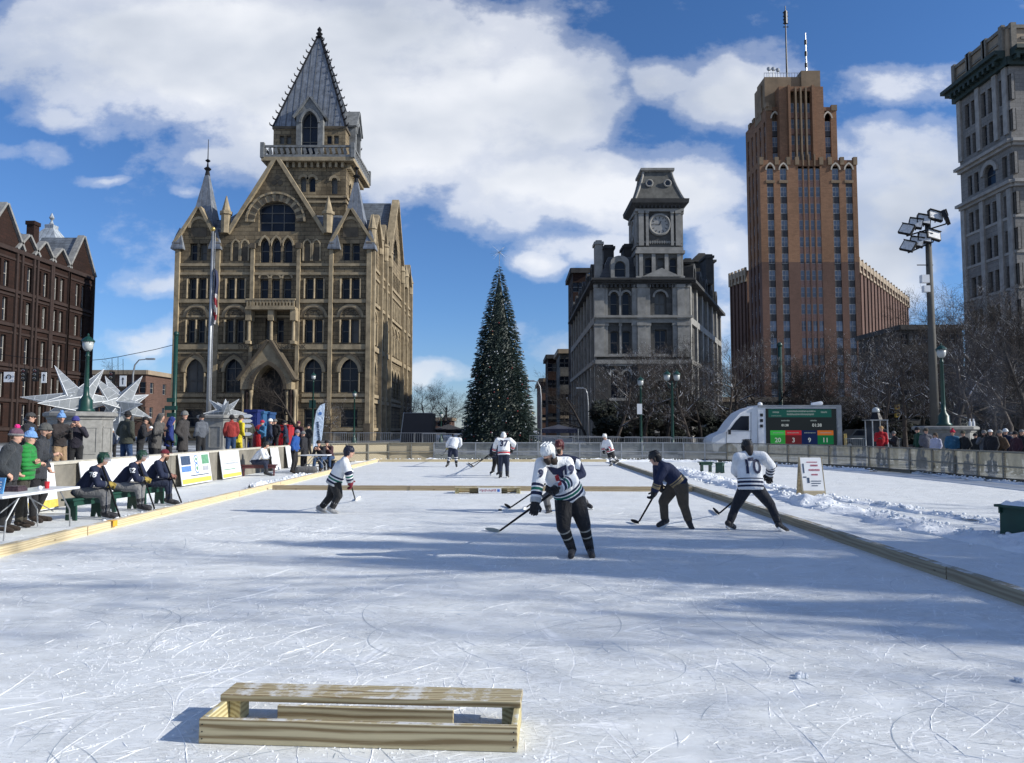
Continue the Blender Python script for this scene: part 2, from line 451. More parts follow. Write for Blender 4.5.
# ------------------------------------------------------------------ mesh helpers
class MB:
 def __init__(s):
  s.v = []
  s.f = []
 def add(s, vs, fs):
  o = len(s.v)
  s.v += [Vector(p) for p in vs]
  s.f += [[i + o for i in f] for f in fs]
  return s
 def box(s, x0, x1, y0, y1, z0, z1):
  vs = [(x, y, z) for z in (z0, z1) for y in (y0, y1) for x in (x0, x1)]
  return s.add(vs, [(0, 2, 3, 1), (4, 5, 7, 6), (0, 1, 5, 4), (2, 6, 7, 3), (0, 4, 6, 2), (1, 3, 7, 5)])
 def obox(s, c, a, b, n):
  """box about c with half vectors a, b, n"""
  c, a, b, n = Vector(c), Vector(a), Vector(b), Vector(n)
  vs = [c + a * i + b * j + n * k for k in (-1, 1) for j in (-1, 1) for i in (-1, 1)]
  return s.add(vs, [(0, 2, 3, 1), (4, 5, 7, 6), (0, 1, 5, 4), (2, 6, 7, 3), (0, 4, 6, 2), (1, 3, 7, 5)])
 def prism(s, pts, ext):
  ext = Vector(ext)
  n = len(pts)
  pts = [Vector(p) for p in pts]
  vs = pts + [p + ext for p in pts]
  fs = [(i, (i + 1) % n, n + (i + 1) % n, n + i) for i in range(n)]
  tr = tessellate_polygon([pts])
  fs += [tuple(x) for x in tr] + [tuple(n + i for i in reversed(x)) for x in tr]
  return s.add(vs, fs)
 def tube(s, pts, rad, n=8, cap=True, side=None, ra=1.0, rb=1.0, closed=False):
  pts = [Vector(p) for p in pts]
  if isinstance(rad, (int, float)):
   rad = [rad] * len(pts)
  vs = []
  m = len(pts)
  up = None
  for i, p in enumerate(pts):
   if closed:
    d = pts[(i + 1) % m] - pts[(i - 1) % m]
   else:
    d = pts[min(i + 1, m - 1)] - pts[max(i - 1, 0)]
   if d.length < 1e-9:
    d = Vector((0, 0, 1))
   d.normalize()
   if side is not None:
    a = Vector(side) - d * Vector(side).dot(d)
   else:
    if up is None:
     up = Vector((0, 0, 1)) if abs(d.z) < 0.9 else Vector((1, 0, 0))
    a = up - d * up.dot(d)
    if a.length < 1e-4:
     a = d.orthogonal()
   a.normalize()
   if side is None:
    up = a
   b = d.cross(a)
   for k in range(n):
    t = 2 * PI * (k + 0.5) / n
    vs.append(p + a * (math.cos(t) * rad[i] * ra) + b * (math.sin(t) * rad[i] * rb))
  fs = []
  for i in range(m if closed else m - 1):
   j = (i + 1) % m
   for k in range(n):
    l = (k + 1) % n
    fs.append((i * n + k, j * n + k, j * n + l, i * n + l))
  if cap and not closed:
   fs.append(tuple(range(n)))
   fs.append(tuple((m - 1) * n + k for k in reversed(range(n))))
  return s.add(vs, fs)
 def capsule(s, p0, p1, r0, r1, n=12, side=None, ra=1.0, rb=1.0, flat0=False, flat1=False):
  p0, p1 = Vector(p0), Vector(p1)
  d = p1 - p0
  L = d.length
  d = d / L if L > 1e-6 else Vector((0, 0, 1))
  pts, rr = [], []
  rm = min(ra, rb, 1.0)
  if not flat0:
   for a in (82, 55, 28):
    pts.append(p0 - d * r0 * rm * math.sin(R(a))); rr.append(r0 * math.cos(R(a)))
  for k in range(4):
   t = k / 3
   pts.append(p0.lerp(p1, t)); rr.append(r0 + (r1 - r0) * t)
  if not flat1:
   for a in (28, 55, 82):
    pts.append(p1 + d * r1 * rm * math.sin(R(a))); rr.append(r1 * math.cos(R(a)))
  # constant frame so that the sections never twist
  a = Vector(side) if side is not None else (Vector((0, 0, 1)) if abs(d.z) < 0.9 else Vector((1, 0, 0)))
  a = a - d * a.dot(d)
  if a.length < 1e-4:
   a = d.orthogonal()
  return s.tube(pts, rr, n, True, a, ra, rb)
 def ball(s, c, rx, ry=None, rz=None, n=12, m=8, rot=None, zmin=-2):
  ry = rx if ry is None else ry
  rz = rx if rz is None else rz
  c = Vector(c)
  vs, fs = [], []
  rows = []
  for i in range(m + 1):
   th = PI * i / m
   zz = math.cos(th)
   if zz < zmin:
    zz = zmin
   sr = math.sqrt(max(0, 1 - zz * zz))
   row = []
   for k in range(n):
    t = 2 * PI * k / n
    p = Vector((sr * math.cos(t) * rx, sr * math.sin(t) * ry, zz * rz))
    if rot is not None:
     p = rot @ p
    row.append(len(vs)); vs.append(c + p)
   rows.append(row)
   if math.cos(th) < zmin:
    break
  for i in range(len(rows) - 1):
   for k in range(n):
    l = (k + 1) % n
    fs.append((rows[i][k], rows[i + 1][k], rows[i + 1][l], rows[i][l]))
  fs.append(tuple(rows[-1]))
  return s.add(vs, fs)
 def cone(s, c, r0, r1, h, n=12, z0=0, rot=0):
  c = Vector(c)
  vs = []
  for rr, z in ((r0, 0), (r1, h)):
   for k in range(n):
    t = 2 * PI * k / n + rot
    vs.append(c + Vector((rr * math.cos(t), rr * math.sin(t), z)))
  fs = [(k, (k + 1) % n, n + (k + 1) % n, n + k) for k in range(n)]
  fs += [tuple(reversed(range(n))), tuple(range(n, 2 * n))]
  return s.add(vs, fs)
 def lathe(s, c, prof, n=12, rot=0):
  c = Vector(c)
  vs = []
  for rr, z in prof:
   for k in range(n):
    t = 2 * PI * k / n + rot
    vs.append(c + Vector((rr * math.cos(t), rr * math.sin(t), z)))
  fs = []
  for i in range(len(prof) - 1):
   for k in range(n):
    l = (k + 1) % n
    fs.append((i * n + k, i * n + l, (i + 1) * n + l, (i + 1) * n + k))
  fs += [tuple(reversed(range(n))), tuple((len(prof) - 1) * n + k for k in range(n))]
  return s.add(vs, fs)
 def build(s, name, mat, parent=None, smooth=False, org=None, label=None, recalc=True):
  if org is None:
   org = wloc(parent) if parent is not None else Vector((0, 0, 0))
  org = Vector(org)
  me = bpy.data.meshes.new(name)
  me.from_pydata([tuple(p - org) for p in s.v], [], s.f)
  if recalc:
   bm = bmesh.new(); bm.from_mesh(me)
   bmesh.ops.recalc_face_normals(bm, faces=bm.faces)
   bm.to_mesh(me); bm.free()
  if smooth:
   for p in me.polygons:
    p.use_smooth = True
  return link(name, me, mat, parent, org, label)
def wloc(o):
 v = Vector((0, 0, 0))
 while o is not None:
  v = v + o.location
  o = o.parent
 return v
def link(name, me, mat, parent, org, label=None):
 o = bpy.data.objects.new(name, me)
 if mat is not None:
  me.materials.append(MATS[mat] if isinstance(mat, str) else mat)
 if parent is not None:
  o.parent = parent
  o.location = Vector(org) - wloc(parent)
 else:
  o.location = org
 if label:
  o['label'] = label
 COL.objects.link(o)
 return o
def tag(o, label, cat, group=None):
 o['label'] = label
 o['category'] = cat
 if group:
  o['group'] = group
 return o
def thing(name, label, cat, loc, group=None):
 o = bpy.data.objects.new(name, None)
 o.location = loc
 o.empty_display_size = 0.2
 COL.objects.link(o)
 return tag(o, label, cat, group)
def structure(o):
 o['kind'] = 'structure'
 return o
def copy_tree(o, parent=None):
 c = o.copy()
 COL.objects.link(c)
 if parent is not None:
  c.parent = parent
 for ch in list(o.children):
  copy_tree(ch, c)
 return c
def remesh(mb, voxel, smooth=2):
 """one continuous skin round overlapping closed pieces"""
 me = bpy.data.meshes.new('tmp')
 me.from_pydata([tuple(p) for p in mb.v], [], mb.f)
 bm = bmesh.new(); bm.from_mesh(me)
 bmesh.ops.recalc_face_normals(bm, faces=bm.faces)
 bm.to_mesh(me); bm.free()
 o = bpy.data.objects.new('tmp', me)
 COL.objects.link(o)
 m = o.modifiers.new('r', 'REMESH')
 m.mode = 'VOXEL'
 m.voxel_size = voxel
 if smooth:
  s = o.modifiers.new('s', 'SMOOTH')
  s.factor = 0.5
  s.iterations = smooth
 dg = bpy.context.evaluated_depsgraph_get()
 res = bpy.data.meshes.new_from_object(o.evaluated_get(dg))
 COL.objects.unlink(o)
 bpy.data.objects.remove(o)
 for p in res.polygons:
  p.use_smooth = True
 return res
def skinned(name, mb, voxel, mat, parent, org, smooth=2, label=None, band=None):
 me = remesh(mb, voxel, smooth)
 org = Vector(org)
 if band is not None:
  at = me.attributes.new('band', 'FLOAT', 'POINT')
  for i, v in enumerate(me.vertices):
   at.data[i].value = band(v.co)
 me.transform(Matrix.Translation(-org))
 return link(name, me, mat, parent, org, label)
# ------------------------------------------------------------------ lettering
def text_mesh(body, size, extrude=0.0, bold=0.0, align='CENTER'):
 cu = bpy.data.curves.new('t', 'FONT')
 cu.body = body
 cu.size = size
 cu.align_x = align
 cu.align_y = 'CENTER'
 cu.extrude = extrude
 cu.offset = bold
 cu.resolution_u = 3
 o = bpy.data.objects.new('t', cu)
 COL.objects.link(o)
 dg = bpy.context.evaluated_depsgraph_get()
 me = bpy.data.meshes.new_from_object(o.evaluated_get(dg))
 COL.objects.unlink(o)
 bpy.data.objects.remove(o)
 return me
def lettering(name, body, size, pos, right, up, mat, parent, bold=0.0, onto=None, scale_x=1.0):
 """letters on a flat face, or wrapped on the object `onto`"""
 right, up = Vector(right).normalized(), Vector(up).normalized()
 nrm = right.cross(up)
 me = text_mesh(body, size, 0.0, bold)
 pos = Vector(pos)
 if onto is not None:
  bm = bmesh.new(); bm.from_mesh(me)
  for _ in range(2):
   bmesh.ops.subdivide_edges(bm, edges=[e for e in bm.edges if e.calc_length() > 0.03], cuts=1)
  bm.to_mesh(me); bm.free()
  ow = wloc(onto)
  bv = BVHTree.FromPolygons([v.co + ow for v in onto.data.vertices], [tuple(p.vertices) for p in onto.data.polygons])
 for v in me.vertices:
  p = pos + right * (v.co.x * scale_x) + up * v.co.y + nrm * v.co.z
  if onto is not None:
   hit = bv.ray_cast(p + nrm * 0.6, -nrm, 1.5)
   if hit[0] is not None:
    p = hit[0] + nrm * 0.014
  v.co = p - pos
 return link(name, me, mat, parent, pos)
# ------------------------------------------------------------------ facades with real openings
def arch_pts(x0, x1, zs, rise, kind, n=8):
 xm, a = (x0 + x1) / 2, (x1 - x0) / 2
 pts = []
 if kind == 'pointed':
  rr = (a * a + rise * rise) / (2 * a)
  cx = -a + rr
  th = math.asin(min(1, rise / rr))
  for i in range(n + 1):
   t = th * i / n
   pts.append((xm + cx - rr * math.cos(t), zs + rr * math.sin(t)))
  right = [(2 * xm - x, z) for x, z in pts[:-1]]
  return pts + right[::-1]
 for i in range(2 * n + 1):
  t = PI - PI * i / (2 * n)
  pts.append((xm + a * math.cos(t), zs + rise * math.sin(t)))
 return pts
def hole_poly(h):
 x0, x1, z0, z1 = h[:4]
 kind = h[4] if len(h) > 4 else 'rect'
 if kind == 'rect':
  return [(x0, z0), (x1, z0), (x1, z1), (x0, z1)]
 a = (x1 - x0) / 2
 rise = {'round': a, 'pointed': a * 1.45, 'seg': a * 0.35}[kind]
 rise = min(rise, (z1 - z0) * 0.8)
 ap = arch_pts(x0, x1, z1 - rise, rise, 'pointed' if kind == 'pointed' else 'round')
 return [(x0, z0), (x1, z0)] + ap[::-1]
def inside(c, pl):
 r = False
 n = len(pl)
 for i in range(n):
  a, b = pl[i], pl[(i + 1) % n]
  if (a.y > c.y) != (b.y > c.y) and c.x < (b.x - a.x) * (c.y - a.y) / (b.y - a.y) + a.x:
   r = not r
 return r
class Wall:
 """a plane: O at its left foot, U along it; its outside is U x Z"""
 def __init__(s, O, U):
  s.O, s.U = Vector(O), Vector(U).normalized()
  s.N = s.U.cross(Vector((0, 0, 1)))
 def p(s, x, z, d=0.0):
  return s.O + s.U * x + Vector((0, 0, z)) + s.N * d
 def face(s, mb, outline, holes, depth=0.3):
  polys = [[Vector((x, z, 0)) for x, z in outline]] + [[Vector((x, z, 0)) for x, z in hole_poly(h)] for h in holes]
  pts2, edges = [], []
  for pl in polys:
   k0 = len(pts2)
   for i in range(len(pl)):
    edges.append((k0 + i, k0 + (i + 1) % len(pl)))
   pts2 += [Vector((q.x, q.y)) for q in pl]
  ov, oe, of = delaunay_2d_cdt(pts2, edges, [], 0, 1e-5)[:3]
  boxes = [(min(q.x for q in pl), max(q.x for q in pl), min(q.y for q in pl), max(q.y for q in pl), pl) for pl in polys[1:]]
  keep = []
  for f in of:
   c = (ov[f[0]] + ov[f[1]] + ov[f[2]]) / 3
   if not inside(c, polys[0]):
    continue
   if any(b_[0] < c.x < b_[1] and b_[2] < c.y < b_[3] and inside(c, b_[4]) for b_ in boxes):
    continue
   keep.append(tuple(f))
  mb.add([s.p(q.x, q.y) for q in ov], keep)
  for pl in polys[1:]:
   n = len(pl)
   mb.add([s.p(q.x, q.y) for q in pl] + [s.p(q.x, q.y, -depth) for q in pl], [(i, (i + 1) % n, n + (i + 1) % n, n + i) for i in range(n)])
 def bar(s, mb, x0, x1, z0, z1, d0=-0.02, d1=0.15):
  c = s.p((x0 + x1) / 2, (z0 + z1) / 2, (d0 + d1) / 2)
  return mb.obox(c, s.U * ((x1 - x0) / 2), Vector((0, 0, (z1 - z0) / 2)), s.N * ((d1 - d0) / 2))
 def poly(s, mb, pts, d0, d1):
  return mb.prism([s.p(x, z, d0) for x, z in pts], s.N * (d1 - d0))
 def ring(s, mb, x0, x1, zs, rise, kind, th, d0=-0.02, d1=0.12):
  inn = arch_pts(x0, x1, zs, rise, kind)
  out = arch_pts(x0 - th, x1 + th, zs, rise + th * (1.3 if kind == 'pointed' else 1.0), kind)
  for i in range(len(inn) - 1):
   q = [inn[i], inn[i + 1], out[i + 1], out[i]]
   mb.prism([s.p(x, z, d0) for x, z in q], s.N * (d1 - d0))
 def window(s, h, parent, depth=0.3, mull=1, trans=1, fr=0.07, glass='glass', frame='win_frame', sill=None):
  x0, x1, z0, z1 = h[:4]
  pl = hole_poly(h)
  mbf = MB()
  e = 0.03
  n = len(pl)
  cx, cz = (x0 + x1) / 2, (z0 + z1) / 2
  inner = [(cx + (x - cx) * (1 - 2 * fr / (x1 - x0)), cz + (z - cz) * (1 - 2 * fr / (z1 - z0))) for x, z in pl]
  for i in range(n):
   j = (i + 1) % n
   mbf.prism([s.p(*pl[i], -depth + e), s.p(*pl[j], -depth + e), s.p(*inner[j], -depth + e), s.p(*inner[i], -depth + e)], s.N * 0.06)
  for k in range(mull):
   x = x0 + (x1 - x0) * (k + 1) / (mull + 1)
   s.bar(mbf, x - fr / 2, x + fr / 2, z0 + fr, z1 - fr - (0.0 if len(h) < 5 or h[4] == 'rect' else (x1 - x0) * 0.02), -depth + e, -depth + e + 0.055)
  for k in range(trans):
   z = z0 + (z1 - z0) * (k + 1) / (trans + 1)
   s.bar(mbf, x0 + fr, x1 - fr, z - fr / 2, z + fr / 2, -depth + e, -depth + e + 0.06)
  if sill:
   s.bar(mbf, x0 - 0.12, x1 + 0.12, z0 - 0.16, z0 - 0.004, -0.1, 0.14)
  if glass == 'glass' and random.random() < .14:
   glass = 'pane_blind'
  fo = mbf.build('window', frame, parent, org=s.p(cx, z0))
  mp = MB()
  mp.add([s.p(x, z, -depth) for x, z in pl], [tuple(range(n))])
  mp.build('pane', glass, fo)
  return fo
def window_mass(walls_holes, parent, depth=0.3, frame='win_frame', glass='glass', fr=0.07):
 """the smaller windows past the first hundred of one building"""
 mbf, mp = MB(), MB()
 for w, h in walls_holes:
  x0, x1, z0, z1 = h[:4]
  mp.add([w.p(x, z, -depth) for x, z in hole_poly(h)], [tuple(range(len(hole_poly(h))))])
  w.bar(mbf, (x0 + x1) / 2 - fr / 2, (x0 + x1) / 2 + fr / 2, z0, z1, -depth + 0.02, -depth + 0.07)
  w.bar(mbf, x0, x1, (z0 + z1) / 2 - fr / 2, (z0 + z1) / 2 + fr / 2, -depth + 0.02, -depth + 0.08)
 o = mbf.build('window', frame, parent); o['kind'] = 'stuff'
 o = mp.build('pane', glass, o)
# ------------------------------------------------------------------ people
def lerp(a, b, t):
 return Vector(a) * (1 - t) + Vector(b) * t
def stand(pos, ang, h=1.75, pose='relaxed', lean=0.0, seed=0):
 """joints of a standing figure; ang is the heading, 0 looks away from the camera (+Y), 90 looks left"""
 rnd = random.Random(seed)
 s = h / 1.80
 J = dict(head=(0, 0.03, 1.675), neck=(0, 0, 1.50), chest=(0, 0, 1.30), pelvis=(0, 0, 0.98),
   shL=(-0.185, 0, 1.45), shR=(0.185, 0, 1.45), elL=(-0.25, -0.02, 1.17), elR=(0.25, -0.02, 1.17),
   haL=(-0.22, 0.12, 0.95), haR=(0.22, 0.12, 0.95), hipL=(-0.09, 0, 0.93), hipR=(0.09, 0, 0.93),
   knL=(-0.11, 0.02, 0.51), knR=(0.11, 0.02, 0.51), anL=(-0.12, -0.03, 0.09), anR=(0.12, -0.03, 0.09),
   toL=(-0.14, 0.15, 0.035), toR=(0.14, 0.15, 0.035))
 if pose == 'pockets':
  J.update(elL=(-0.27, -0.06, 1.17), elR=(0.27, -0.06, 1.17), haL=(-0.19, 0.10, 1.0), haR=(0.19, 0.10, 1.0))
 elif pose == 'crossed':
  J.update(elL=(-0.25, 0.06, 1.16), elR=(0.25, 0.06, 1.16), haL=(0.10, 0.22, 1.22), haR=(-0.10, 0.23, 1.19))
 elif pose == 'phone':
  J.update(elL=(-0.22, 0.10, 1.16), elR=(0.22, 0.10, 1.16), haL=(-0.05, 0.32, 1.32), haR=(0.05, 0.32, 1.32))
 elif pose == 'photo':
  J.update(elL=(-0.27, 0.14, 1.26), elR=(0.27, 0.14, 1.26), haL=(-0.08, 0.36, 1.56), haR=(0.08, 0.36, 1.56))
 elif pose == 'onehand':
  J.update(elR=(0.25, 0.06, 1.16), haR=(0.12, 0.30, 1.25))
 for k in ('knL', 'knR', 'anL', 'anR', 'toL', 'toR'):
  x, y, z = J[k]
  J[k] = (x, y + (0.06 if k[-1] == 'L' else -0.04) * rnd.uniform(-1, 1), z)
 a = R(ang)
 lz, lx, turn = rnd.uniform(-.03, .12), rnd.uniform(-.05, .05), R(rnd.uniform(-30, 30))
 M = Matrix.Rotation(a, 3, 'Z')
 out = {}
 for k, v in J.items():
  v = Vector(v)
  v.y += (lean + lz) * max(0, v.z - 0.9)
  v.x += lx * max(0, v.z - 0.9)
  v = v * s
  if k in ('knL', 'knR', 'hipL', 'hipR', 'pelvis'):
   v.x += rnd.uniform(-0.01, 0.01)
  out[k] = Vector(pos) + M @ v
 out['face'] = M @ Vector((math.sin(turn), math.cos(turn), rnd.uniform(-.2, .05)))
 out['right'] = M @ Vector((1, 0, 0))
 out['s'] = s
 return out
def glove_mesh(wr, ha, side, s=1.0, fat=1.0):
 """palm, four unequal bent fingers and a thumb"""
 d = (ha - wr).normalized()
 side = (side - d * side.dot(d)).normalized()
 n = d.cross(side)
 mb = MB()
 k = s * fat
 mb.capsule(wr, ha, 0.036 * k, 0.042 * k, 8, side, 1.15, 0.7)
 for i, (o, L) in enumerate(((-0.030, 0.060), (-0.011, 0.070), (0.010, 0.066), (0.030, 0.052))):
  b0 = ha + side * o * k + d * 0.02 * k
  b1 = b0 + (d * 0.6 + n * 0.55).normalized() * L * 0.55 * k
  b2 = b1 + (d * 0.05 + n).normalized() * L * 0.5 * k
  mb.tube([b0, b1, b2], [0.0125 * k, 0.0115 * k, 0.009 * k], 6)
 t0 = wr.lerp(ha, 0.5) - side * 0.035 * k
 t1 = t0 + (d * 0.6 - side * 0.7 + n * 0.4).normalized() * 0.035 * k
 t2 = t1 + (d * 0.6 + n * 0.8).normalized() * 0.032 * k
 mb.tube([t0, t1, t2], [0.014 * k, 0.0125 * k, 0.010 * k], 6)
 return mb
def person(J, label, o, group=None, vox=0.026):
 """o: outfit dict"""
 s = J.get('s', 1.0)
 feet = (J['anL'] + J['anR']) / 2
 org = Vector((feet.x, feet.y, min(J['anL'].z, J['anR'].z) - 0.09 * s))
 rt = (J['shR'] - J['shL']).normalized()
 fd = Vector(J['face']).normalized()
 frt = fd.cross(Vector((0, 0, 1))).normalized()
 fup = frt.cross(fd)
 fm = Matrix((frt, fd, fup)).transposed()
 hd = J['head']
 # the body itself: one continuous skin
 b = MB()
 b.ball(hd + fup * 0.02 * s, 0.077 * s, 0.095 * s, 0.108 * s, 12, 9, fm)
 b.capsule(hd - fup * 0.045 * s + fd * 0.03 * s, hd - fup * 0.075 * s + fd * 0.045 * s, 0.058 * s, 0.04 * s, 10)
 b.capsule(hd + fd * 0.090 * s + fup * 0.012 * s, hd + fd * 0.112 * s - fup * 0.016 * s, 0.011 * s, 0.017 * s, 6)
 for sg in (-1, 1):
  b.capsule(hd + frt * sg * 0.078 * s + fup * 0.02 * s, hd + frt * sg * 0.084 * s - fup * 0.02 * s, 0.016 * s, 0.012 * s, 6)
 b.capsule(J['neck'] - (J['neck'] - J['chest']).normalized() * 0.03 * s, hd - fup * 0.05 * s, 0.06 * s, 0.055 * s, 10)
 b.capsule(J['pelvis'], J['chest'], 0.115 * s, 0.125 * s, 12, rt, 1.3, 0.85)
 b.capsule(J['chest'], J['neck'], 0.12 * s, 0.06 * s, 12, rt, 1.3, 0.8)
 for q in 'LR':
  b.capsule(J['neck'].lerp(J['sh' + q], 0.3), J['sh' + q], 0.055 * s, 0.058 * s, 8)
  b.capsule(J['sh' + q], J['el' + q], 0.055 * s, 0.042 * s, 8)
  b.capsule(J['el' + q], J['ha' + q], 0.042 * s, 0.03 * s, 8)
  b.capsule(J['pelvis'], J['hip' + q], 0.09 * s, 0.09 * s, 8)
  b.capsule(J['hip' + q], J['kn' + q], 0.085 * s, 0.058 * s, 10)
  b.capsule(J['kn' + q], J['an' + q], 0.056 * s, 0.038 * s, 8)
  b.capsule(J['an' + q], J['to' + q], 0.036 * s, 0.028 * s, 8)
 me = remesh(b, max(0.02, vox), 1)
 me.transform(Matrix.Translation(-org))
 body = link('person', me, 'skin', None, org)
 tag(body, label, 'person', group)
 # trousers
 tr = o.get('trousers', ('black', (0.02, 0.02, 0.025)))
 fat = o.get('tfat', 1.0)
 m = fabric('trousers_' + tr[0], tr[1])
 b = MB()
 for q in 'LR':
  b.capsule(J['pelvis'], J['hip' + q], 0.12 * s, 0.118 * s * fat, 10)
  b.capsule(J['hip' + q], J['kn' + q], (0.128 if o.get('skates') else 0.108) * s * fat, (.09 if o.get('skates') else 0.082) * s * fat, 12)
  end = J['kn' + q].lerp(J['an' + q], o.get('tlen', 0.93))
  b.capsule(J['kn' + q], end, 0.080 * s * fat, 0.068 * s * fat, 12, flat1=True)
 skinned('trousers', b, vox * 0.9, m, body, org, 2)
 # socks over shin pads
 if 'socks' in o:
  b = MB()
  for q in 'LR':
   b.capsule(J['kn' + q].lerp(J['an' + q], 0.08), J['an' + q], 0.088 * s, 0.062 * s, 12)
  ref = {q: (J['kn' + q], J['an' + q]) for q in 'LR'}
  def sband(co):
   best = 9
   bt = 0
   for q in 'LR':
    k, a = ref[q]
    t = (co - a).dot((k - a).normalized())
    dd = ((a + (k - a).normalized() * t) - co).length
    if dd < best:
     best, bt = dd, t
   return max(0, bt)
  skinned('sock', b, vox * 0.8, o['socks'], body, org, 1, band=sband)
 # top: jacket or jersey
 kind = o.get('top', 'jacket')
 jf = o.get('jfat', 1.0)
 b = MB()
 pel, ch, nk = J['pelvis'], J['chest'], J['neck']
 dn = (pel - ch).normalized()
 if kind == 'jersey':
  hem = pel + dn * 0.10 * s
  b.capsule(hem, ch, 0.185 * s * jf, 0.175 * s * jf, 16, rt, 1.25, 0.92, flat0=True)
  b.capsule(ch, nk - (nk - ch).normalized() * 0.02 * s, 0.17 * s * jf, 0.085 * s, 14, rt, 1.25, 0.85)
  ar = (0.098, 0.088, 0.086, 0.078)
 elif kind == 'coat':
  hem = pel + dn * o.get('hem', 0.35) * s
  b.capsule(hem, pel, 0.175 * s * jf, 0.15 * s * jf, 14, rt, 1.2, 0.95, flat0=True)
  b.capsule(pel, ch, 0.15 * s * jf, 0.15 * s * jf, 14, rt, 1.25, 0.88)
  b.capsule(ch, nk, 0.145 * s * jf, 0.08 * s, 12, rt, 1.25, 0.85)
  ar = (0.080, 0.068, 0.068, 0.055)
 else:
  hem = pel + dn * 0.07 * s
  b.capsule(hem, ch, 0.150 * s * jf, 0.155 * s * jf, 14, rt, 1.25, 0.90, flat0=True)
  b.capsule(ch, nk, 0.15 * s * jf, 0.08 * s, 12, rt, 1.25, 0.85)
  ar = (0.084, 0.070, 0.070, 0.056)
 axis = (ch - hem).normalized()
 segs = {}
 for q in 'LR':
  cuff = J['el' + q].lerp(J['ha' + q], 0.86)
  b.capsule(nk.lerp(J['sh' + q], 0.35) - (nk - ch).normalized() * 0.03 * s, J['sh' + q], ar[0] * 0.95 * s * jf, ar[0] * s * jf, 10)
  b.capsule(J['sh' + q], J['el' + q], ar[0] * s * jf, ar[1] * s * jf, 12)
  b.capsule(J['el' + q], cuff, ar[2] * s * jf, ar[3] * s * jf, 12, flat1=True)
  segs[q] = (J['sh' + q], J['el' + q], cuff)
 if o.get('hood'):
  b.capsule(nk + Vector((0, 0, 0.02)) - fd * 0.06 * s, hd - fd * 0.02 * s + Vector((0, 0, 0.03)) * s, 0.10 * s, 0.115 * s, 10)
 elif kind != 'jersey':
  b.capsule(nk, nk + (hd - nk).normalized() * 0.05 * s, 0.082 * s, 0.078 * s, 10)
 def segd(p, a, c):
  ab = c - a
  t = max(0, min(1, (p - a).dot(ab) / max(1e-9, ab.length_squared)))
  return (a + ab * t - p).length, t
 def band(co):
  best = segd(co, hem, ch)[0] - 0.17 * s
  val = (co - hem).dot(axis)
  for q in 'LR':
   sh, el, cu = segs[q]
   d1, t1 = segd(co, sh, el)
   d2, t2 = segd(co, el, cu)
   if min(d1, d2) - 0.09 * s < best:
    best = min(d1, d2) - 0.09 * s
    if d2 < d1:
     val = (1 - t2) * (cu - el).length
    else:
     val = (cu - el).length + (1 - t1) * (el - sh).length
  return max(0.0, min(1.0, val / s))
 topmat = o['topmat']
 top = skinned({'jersey': 'jersey', 'coat': 'coat'}.get(kind, 'jacket'), b, vox * 0.85, topmat, body, org, 3, band=band if kind == 'jersey' else None)
 # hands, shoes
 for q in 'LR':
  gm = glove_mesh(J['el' + q].lerp(J['ha' + q], 0.84), J['ha' + q] + (J['ha' + q] - J['el' + q]).normalized() * 0.03, rt if q == 'R' else -rt, s, o.get('gfat', 1.15))
  if o.get('hands', 'glove') == 'bare':
   gm.build('hand', 'skin', body, True)
  else:
   gcol = o.get('gcol', ('black', (0.02, 0.02, 0.022)))
   if o.get('gfat', 1.15) > 1.3:
    e, h_ = J['el' + q], J['ha' + q]
    gm.capsule(e.lerp(h_, 0.72), e.lerp(h_, 0.98), 0.068 * s, 0.062 * s, 10)
   gm.build('glove', fabric('glove_' + gcol[0], gcol[1]), body, True)
  an, to = J['an' + q], J['to' + q]
  fw = to - an
  fwh = fw.normalized()
  mb = MB()
  if o.get('skates'):
   shin = (J['kn' + q] - an).normalized()
   mb.capsule(an + shin * 0.15 * s, an - shin * 0.005, 0.076 * s, 0.060 * s, 10)
   mb.capsule(an - fwh * 0.045 * s - shin * 0.02 * s, to + fwh * .02, 0.058 * s, 0.046 * s, 10)
   sk = mb.build('skate', fabric('skate_' + o.get('skate_col', ('black', (0.025, 0.025, 0.028)))[0], o.get('skate_col', ('black', (0.025, 0.025, 0.028)))[1], rough=0.45), body, True)
   dn2 = -(shin - fwh * shin.dot(fwh)).normalized()
   side = dn2.cross(fwh).normalized()
   c = (an + to) / 2 + dn2 * 0.062 * s
   h = MB()
   h.obox(c, fwh * 0.14 * s, side * 0.016, dn2 * 0.030 * s)
   for e_ in (-0.085, 0.085):
    h.obox(c + fwh * e_ * s - dn2 * 0.02, fwh * 0.035 * s, side * 0.02, dn2 * 0.02 * s)
   h.build('holder', 'white_plastic', sk)
   h = MB()
   h.obox(c + dn2 * 0.036 * s, fwh * 0.15 * s, side * 0.004, dn2 * 0.012 * s)
   h.build('blade', 'steel', sk)
  else:
   mb.capsule(an + Vector((0, 0, 0.05)) * s, an, 0.058 * s, 0.055 * s, 10)
   mb.capsule(an - fwh * 0.03 * s, to, 0.052 * s, 0.044 * s, 10, None, 1.0, 1.0)
   mb.build('boot', fabric('boot_' + o.get('boot', ('dark', (0.03, 0.022, 0.018)))[0], o.get('boot', ('dark', (0.03, 0.022, 0.018)))[1]), body, True)
